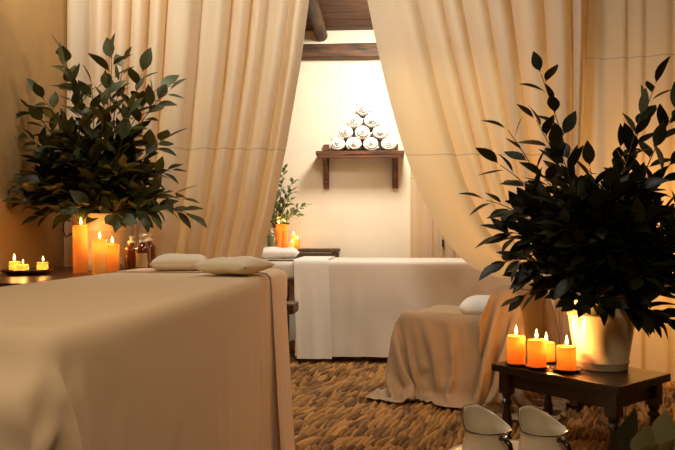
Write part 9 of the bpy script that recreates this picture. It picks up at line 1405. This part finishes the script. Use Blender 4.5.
for u, v, dd, nl, lm, dr in [
    (62, 52, 0.0, 12, 'leaf_a', 0.0), (66, 70, -0.1, 9, 'leaf_a', 0), (40, 95, 0.0, 10, 'leaf_a', 0.03), (18, 110, 0.0, 10, 'leaf_a', 0.05), (14, 140, 0.0, 10, 'leaf_a', 0.08),
    (16, 185, -0.1, 11, 'leaf_a', 0.15), (24, 203, -0.1, 10, 'leaf_a', 0.18), (42, 215, -0.15, 9, 'leaf_a', 0.22), (112, 54, -0.1, 12, 'leaf_a', 0.0), (124, 62, 0.05, 10, 'leaf_a', 0),
    (142, 74, -0.05, 10, 'leaf_a', 0.03), (168, 92, -0.05, 12, 'leaf_a', 0.12), (158, 88, 0.1, 10, 'leaf_a', 0.06), (164, 140, 0.0, 10, 'leaf_a', 0.08), (170, 170, 0.0, 10, 'leaf_a', 0.12),
    (190, 214, 0.0, 12, 'leaf_a', 0.2), (180, 198, -0.1, 11, 'leaf_a', 0.2), (150, 214, -0.2, 9, 'leaf_a', 0.22), (122, 218, -0.25, 9, 'leaf_a', 0.22), (75, 208, -0.25, 9, 'leaf_a', 0.2),
    (92, 88, 0.0, 10, 'leaf_a', 0), (80, 100, -0.15, 10, 'leaf_a', 0), (105, 90, -0.2, 10, 'leaf_a', 0), (55, 120, -0.2, 10, 'leaf_a', 0.05), (130, 110, -0.2, 10, 'leaf_a', 0.04)]:
    tips.append((R(u, v, D1 + dd), nl, M[lm], dr))
for k in range(56):
    th = rnd.uniform(0, 2 * PI); el = rnd.uniform(0.05, 1.1); rr = rnd.uniform(0.55, 1.0)
    c = PL + Vector((0, 0, 0.33))
    q = c + Vector((0.36 * rr * math.cos(th) * math.cos(el), 0.30 * rr * math.sin(th) * math.cos(el) - 0.05, 0.42 * rr * math.sin(el)))
    tips.append((q, 12, M['leaf_a'] if k % 2 else M['leaf_b'], 0.12))
tips = [(Vector((max(p.x, XL + 0.06), p.y, p.z)), a, b, c) for p, a, b, c in tips]
add_branches(lplant, PL, tips, rnd, 0.17, 0.095, L=0.152, W=0.075)
# keep the foliage clear of the wall
for st in lplant.children:
    for lv in list(st.children) + [st]:
        if lv.type == 'MESH' and lv.name.startswith(('leaves', 'branch')):
            for v in lv.data.vertices: v.co.x = max(v.co.x, XL + 0.012 - PL.x)

g = 'pillar candles on the left table'
candle(LD(px2l(80.5, 3.22), 3.22, LZ), 0.034, 0.225, 'tallest lit pillar candle on the left table before the bucket', g, 'wax', 1.1, 0.034, 5)
candle(LD(px2l(99.5, 3.14), 3.14, LZ), 0.032, 0.160, 'middle lit pillar candle on the left table, paler yellow', g, 'wax_pale', 1.0, 0.032, 6)
candle(LD(px2l(112.5, 3.24), 3.24, LZ), 0.031, 0.138, 'shortest pillar candle on the left table, next to the bottles', g, 'wax', 1.0, 0.032, 7)
dish = lathe('wooden_dish', [(0, 0), (0.07, 0), (0.10, 0.012), (0.112, 0.024), (0.106, 0.026), (0.09, 0.016), (0, 0.012)], M['red_wood'], n=40, cap=False)
dc = LD(px2l(27, 3.08), 3.08, LZ); dish.location = dc
tag(dish, 'round dark wooden dish of small candles at the left wall', 'dish')
g = 'small votive candles in the wooden dish'
candle(dc + LD(-0.060, 0.01, 0.014), 0.024, 0.046, 'left votive candle in the dark dish, with the tallest flame', g, 'wax_pale', 0.3, 0.032, 8)
candle(dc + LD(0.004, -0.05, 0.014), 0.025, 0.034, 'middle votive candle in the dark dish, lowest and nearest', g, 'wax_pale', 0.3, 0.02, 9)
candle(dc + LD(0.062, 0.02, 0.014), 0.024, 0.042, 'right votive candle in the dark dish', g, 'wax_pale', 0.3, 0.024, 10)
def pump_bottle(p, r, h, mat, label, group, rz=0.0, lab=False):
    t = thing('pump_bottle', label, 'bottle', p, rz, group)
    lathe('bottle', [(0, 0), (r * 0.92, 0), (r, 0.006), (r, h * 0.72), (r * 0.94, h * 0.78), (r * 0.5, h * 0.86), (r * 0.42, h * 0.88), (r * 0.42, h * 0.93), (0, h * 0.93)], mat, t, 28, cap=False)
    if lab:
        bm = bmesh.new(); rows = []
        for z in (h * 0.2, h * 0.62):
            rows.append([Vector(((r + 0.0008) * math.cos(a), (r + 0.0008) * math.sin(a), z)) for a in [-PI / 2 - 0.8 + 1.6 * k / 12 for k in range(13)]])
        add_grid(bm, rows); obj('label', bm, M['label_paper'], t)
    lathe('collar', [(0, h * 0.93), (r * 0.5, h * 0.93), (r * 0.5, h * 1.0), (r * 0.2, h * 1.02), (r * 0.18, h * 1.10), (0, h * 1.10)], M['pump'], t, 20, cap=False)
    bm = bmesh.new(); add_box(bm, (0, -r * 0.35, h * 1.13), (r * 0.62, r * 1.5, h * 0.07), None, 0.003); obj('pump_head', bm, M['pump'], t)
    return t
g = 'pump bottles on the left table'
pump_bottle(LD(px2l(131.5, 3.26), 3.26, LZ), 0.034, 0.150, M['amber'], 'amber pump bottle on the left table, left of three, nearest the candles', g, 0.3)
pump_bottle(LD(px2l(143, 3.16), 3.16, LZ), 0.034, 0.155, M['amber'], 'amber pump bottle with a pale label, middle of three', g, 0.1, True)
pump_bottle(LD(px2l(149, 3.34), 3.34, LZ), 0.034, 0.160, M['amber'], 'amber pump bottle at the back right of three by the curtain', g, -0.2)

# ------------------------------------------------------------------ back room: shelf with rolled towels
D = 6.0
zs = 1.682
sx0, sx1 = R(316.5, 0, D).x, R(404, 0, D).x
sh = thing('wall_shelf', 'brown wooden wall shelf on two brackets holding rolled towels', 'shelf', ((sx0 + sx1) / 2, YB, 0))
sl = sx1 - sx0
box('plank', (0, -0.13, zs - 0.018), (sl, 0.26, 0.034), M['shelf'], sh)
box('rail', (0, -0.245, zs - 0.05), (sl - 0.04, 0.02, 0.03), M['shelf'], sh)
for sgn in (-1, 1):
    xx = sgn * (sl / 2 - 0.075) + (0.0)
    br = box('bracket', (xx, -0.018, zs - 0.115), (0.052, 0.034, 0.40), M['shelf'], sh)
    bm = bmesh.new()
    a = [(-0.035, -0.26), (-0.06, -0.26), (-0.235, -0.036), (-0.035, -0.036)]
    vs = [[bm.verts.new((xx + s * 0.02, y, zs + z)) for y, z in a] for s in (-1, 1)]
    for i in range(4): bm.faces.new((vs[0][i], vs[0][(i + 1) % 4], vs[1][(i + 1) % 4], vs[1][i]))
    bm.faces.new(vs[0]); bm.faces.new(vs[1][::-1]); obj('brace', bm, M['shelf'], br, smooth=False)


def towel_bm(r, L, seed):
    bm = bmesh.new(); rows = []
    turns = 3.3; n = 84; th = r * 0.90 / turns * 0.70
    for j in range(9):
        y = -L / 2 + L * j / 8
        o_, i_ = [], []
        for k in range(n + 1):
            f = k / n
            a = f * turns * 2 * PI + seed
            rad = r * (0.10 + 0.90 * f) * (1 + 0.035 * nz(a * 0.7, y * 6, seed)) - th * 0.5
            e = 0.010 * nz(f * 5, seed, 3) + 0.006 * math.sin(k)*0
            yy = y + (e + 0.02 * (1 - f)) * (1 if j > 4 else -1) * (1 if j in (0, 8) else 0)
            o_.append(Vector(((rad + th * 0.8) * math.cos(a), yy, (rad + th * 0.8) * math.sin(a))))
            i_.append(Vector(((rad - th * 0.5) * math.cos(a), yy, (rad - th * 0.5) * math.sin(a))))
        rows.append(o_ + i_[::-1])
    vs = add_grid(bm, rows, True)
    for rr in (vs[0], vs[-1]):
        m = len(rr)
        for k in range(n): bm.faces.new((rr[k], rr[k + 1], rr[m - 2 - k], rr[m - 1 - k]))
    return bm
tr = 0.074
rowsT = [('bottom row', [(-0.222, 0), (-0.074, 1), (0.074, 2), (0.222, 3)]), ('second row', [(-0.148, 0), (0.0, 1), (0.148, 2)]), ('third row', [(-0.075, 0), (0.075, 1)]), ('top', [(0.0, 0)])]
words4 = ['leftmost', 'second from left', 'third from left', 'rightmost']; words3 = ['left', 'middle', 'right']; words2 = ['left', 'right']
tc0 = (R(363, 0, D).x)
for ri, (nm, xs_) in enumerate(rowsT):
    for x, k in xs_:
        o = obj('rolled_towel', towel_bm(tr, 0.22 + 0.01 * ((k + ri) % 2), ri * 2.1 + k * 1.7 + 0.5), M['towel'])
        o.location = (tc0 + x, YB - 0.15, zs + tr * 0.80 + ri * tr * 1.38 + 0.001); o.scale = (1, 1, 0.79)
        wd = (words4 if len(xs_) == 4 else words3 if len(xs_) == 3 else words2)[k] if len(xs_) > 1 else 'single'
        lab = 'rolled white towel at the very top of the pile on the shelf' if ri == 3 else f'rolled white towel, {wd} in the {nm} of the shelf pile'
        tag(o, lab, 'towel', 'rolled towels piled on the wall shelf')
# iron hook on the wall by the pale curtain
hk = thing('wall_hook', 'small black iron hook beside the pale back curtain', 'hook', LD(px2l(443, 5.98), 5.98, 0.86))
hp = hk.location.copy(); hk.location.y = YB - 0.09
box('plate', (0, 0.06, 0.0), (0.035, 0.06, 0.09), M['black_enamel'], hk)
tube('hook', [(0, 0.03, 0.03), (0, -0.005, 0.02), (0, -0.02, -0.01), (0, -0.02, 0.03), (0, -0.02, 0.05)], 0.007, M['black_enamel'], hk)

# corner stand with plant, candles and a bottle behind the far bed
KZ = 0.83
st = thing('side_table', 'small dark wooden table in the back corner behind the far bed', 'table', (-0.62, 6.02, 0))
box('table_top', (0, 0.0, KZ - 0.015), (0.52, 0.22, 0.03), M['bed_wood'], st, 0.008)
for sx in (-1, 1):
    for sy in (-1, 1):
        box('leg', (sx * 0.22, sy * 0.08, (KZ - 0.03) / 2), (0.035, 0.035, KZ - 0.03), M['bed_wood'], st)
g = 'candles on the back corner table'
dk = 5.92
tall = LD(px2l(279.5, dk), dk, KZ)
candle(LD(px2l(279, dk), dk, KZ), 0.026, 0.215, 'tall lit candle on the back corner table, left of a close pair', g, 'wax', 0.35, 0.034, 21, glow=0.07)
candle(LD(px2l(284.8, dk + 0.03), dk + 0.03, KZ), 0.024, 0.215, 'tall lit candle on the back corner table, right of a close pair', g, 'wax', 0.3, 0.034, 22, glow=0.07)
candle(LD(px2l(293.5, dk + 0.05), dk + 0.05, KZ), 0.026, 0.12, 'lit candle on the back corner table, tallest of its low trio', g, 'wax_pale', 0.3, 0.03, 23, glow=0.07)
candle(LD(px2l(297.2, dk - 0.0), dk, KZ), 0.024, 0.08, 'lit candle on the back corner table, rightmost by the wall', g, 'wax', 0.3, 0.028, 24, glow=0.07)
candle(LD(px2l(291.8, dk - 0.06), dk - 0.06, KZ), 0.026, 0.055, 'lowest lit candle on the back corner table, in front', g, 'wax_pale', 0.3, 0.026, 25, glow=0.07)
pump_bottle(LD(px2l(271.5, dk - 0.05), dk - 0.05, KZ), 0.036, 0.15, M['glass_green'], 'grey green pump bottle beside the candles in the back corner', None, 0.0)
vb = LD(px2l(276, 6.0), 6.02, KZ)
vase = thing('potted_plant', 'fresh green leafy plant in the back corner beside the curtain edge', 'plant', vb)
lathe('vase', [(0, 0), (0.05, 0), (0.055, 0.02), (0.06, 0.10), (0.045, 0.16), (0.048, 0.175), (0.042, 0.17), (0.045, 0.1), (0, 0.09)], M['enamel_dull'], vase, 28, cap=False)
tips = []
for u, v, dd, nl in [(284, 170, 0, 10), (278, 178, 0, 9), (293, 182, -0.02, 9), (304, 206, -0.02, 9), (298, 214, -0.05, 8), (290, 200, -0.06, 9), (275, 190, 0, 9), (270, 200, -0.05, 9), (268, 180, 0.0, 9), (285, 218, -0.1, 8), (276, 216, -0.1, 8), (264, 212, -0.1, 8), (291, 192, 0, 9), (262, 195, 0, 8)]:
    p = R(u, v, 5.98 + dd); p.y = min(p.y, YB - 0.06); tips.append((p, nl, M['leaf_c'], 0.1))
add_branches(vase, vb, tips, rnd, 0.10, 0.03, L=0.085, W=0.042)
for s_ in vase.children:
    for lv in list(s_.children) + [s_]:
        for v in lv.data.vertices: v.co.y = min(v.co.y, YB - 0.012 - vb.y)

# ------------------------------------------------------------------ enamel jugs in a basin, bottom right
bz = LD(px2l(520, 2.46), 2.46, 0.0)
basin = thing('wash_basin', 'shallow cream enamel basin on the floor holding two jugs', 'basin', bz)
lathe('bowl', [(0, 0.006), (0.19, 0.006), (0.195, 0.0), (0.205, 0.004), (0.235, 0.06), (0.255, 0.118), (0.275, 0.124), (0.276, 0.128), (0.253, 0.126), (0.228, 0.062), (0.2, 0.014), (0, 0.014)], M['enamel'], basin, 64, cap=False)


def jug(p, label, rz):
    t = thing('enamel_jug', label, 'jug', p, rz, 'cream enamel jugs in the basin')
    n = 48
    # spout points to local -x; collar low at the handle side (+x)
    prof = [(0.055, 0.0), (0.085, 0.004), (0.098, 0.03), (0.102, 0.07), (0.098, 0.11), (0.088, 0.15), (0.079, 0.19), (0.076, 0.215), (0.078, 0.228)]
    bm = bmesh.new(); rings = []
    rings.append([Vector((0.03 * math.cos(2 * PI * i / n), 0.03 * math.sin(2 * PI * i / n), 0.002)) for i in range(n)])
    for r, z in prof:
        rings.append([Vector((r * math.cos(2 * PI * i / n), r * math.sin(2 * PI * i / n), z)) for i in range(n)])
    rim = []
    K = 5
    for k in range(1, K + 1):
        ring = []
        for i in range(n):
            a = 2 * PI * i / n
            c = math.cos(a); s = math.sin(a); ad = math.degrees(a)
            if ad < 105: hood = ad / 105.0
            elif ad < 155: hood = 1.0
            elif ad < 195: hood = 1 - sst((ad - 155) / 40.0)
            else: hood = 0.0
            hgt = 0.006 + 0.068 * hood
            sp = math.exp(-((math.atan2(s, c)) / 0.35) ** 2)         # pinched lip at the right
            r = 0.079 + (0.004 * hood + 0.012 * sp) * (k / K)
            ring.append(Vector((r * c, r * s, 0.228 + hgt * k / K)))
        rings.append(ring); rim = ring
    vs = add_grid(bm, rings, True); bm.faces.new(vs[0][::-1])
    b = obj('jug_body', bm, M['enamel'], t)
    md = b.modifiers.new('thick', 'SOLIDIFY'); md.thickness = 0.0035; md.offset = -1
    bm = bmesh.new(); add_tube(bm, rim + [rim[0], rim[1]], 0.0021, 8); obj('rim', bm, M['black_enamel'], t)
    hc, hs = math.cos(-1.0), math.sin(-1.0)
    tube('handle', [(x * hc, x * hs, z) for x, z in ((0.072, 0.216), (0.095, 0.224), (0.122, 0.208), (0.136, 0.165), (0.130, 0.11), (0.116, 0.075), (0.098, 0.06))], [0.009, 0.0095, 0.0095, 0.009, 0.0085, 0.008, 0.008], M['black_enamel'], t, 12)
    return t
jug(LD(px2l(486, 2.46), 2.46, 0.016), 'cream enamel jug with black handle in the basin, the left one', 0.0)
jug(LD(px2l(542, 2.44), 2.44, 0.016), 'cream enamel jug with black handle in the basin, the right one near the table', 0.0)

# loose leafy branches standing in a low pot by the right table
sb = LD(1.13, 2.22, 0)
spr = thing('potted_plant', 'grey green leafy branches at the bottom right corner beside the side table', 'plant', sb)
lathe('pot', [(0, 0.004), (0.06, 0), (0.075, 0.004), (0.092, 0.12), (0.096, 0.125), (0.089, 0.123), (0.075, 0.05), (0, 0.05)], M['enamel_dull'], spr, 32, cap=False)
for (u0, v0), (u1, v1), d, lm, wd in [((622, 462), (633, 405), 2.2, 'leaf_b', 0.062), ((640, 462), (648, 424), 2.16, 'leaf_d', 0.085), ((660, 455), (666, 410), 2.24, 'leaf_d', 0.078),
                                     ((652, 470), (672, 438), 2.1, 'leaf_d', 0.08), ((628, 470), (612, 428), 2.22, 'leaf_b', 0.05), ((668, 470), (690, 430), 2.2, 'leaf_d', 0.08), ((636, 474), (655, 440), 2.08, 'leaf_d', 0.08)]:
    b0 = R(u0, v0, d) - sb; b1 = R(u1, v1, d - 0.03) - sb
    a = Vector((rnd.uniform(-.03, .03), rnd.uniform(-.03, .03), 0.052))
    s0 = tube('branch', [a, a.lerp(b0, 0.5) + Vector((0, 0, 0.02)), b0, b0.lerp(b1, 0.1)], [0.004, 0.0035, 0.003, 0.002], M['stem'], spr, 6)
    bm = bmesh.new(); leaf(bm, b0, b1 - b0, Vector((rnd.uniform(-.3, .3), 1, 0.4)), (b1 - b0).length, wd, rnd.uniform(0.0, 0.15), 0.2)
    obj('leaves', bm, M[lm], s0)
tube('branch', [(0.0, 0.0, 0.052), R(640, 470, 2.2) - sb, R(612, 428, 2.26) - sb, R(598, 419, 2.28) - sb], [0.004, 0.0035, 0.003, 0.002], M['stem'], spr, 6)
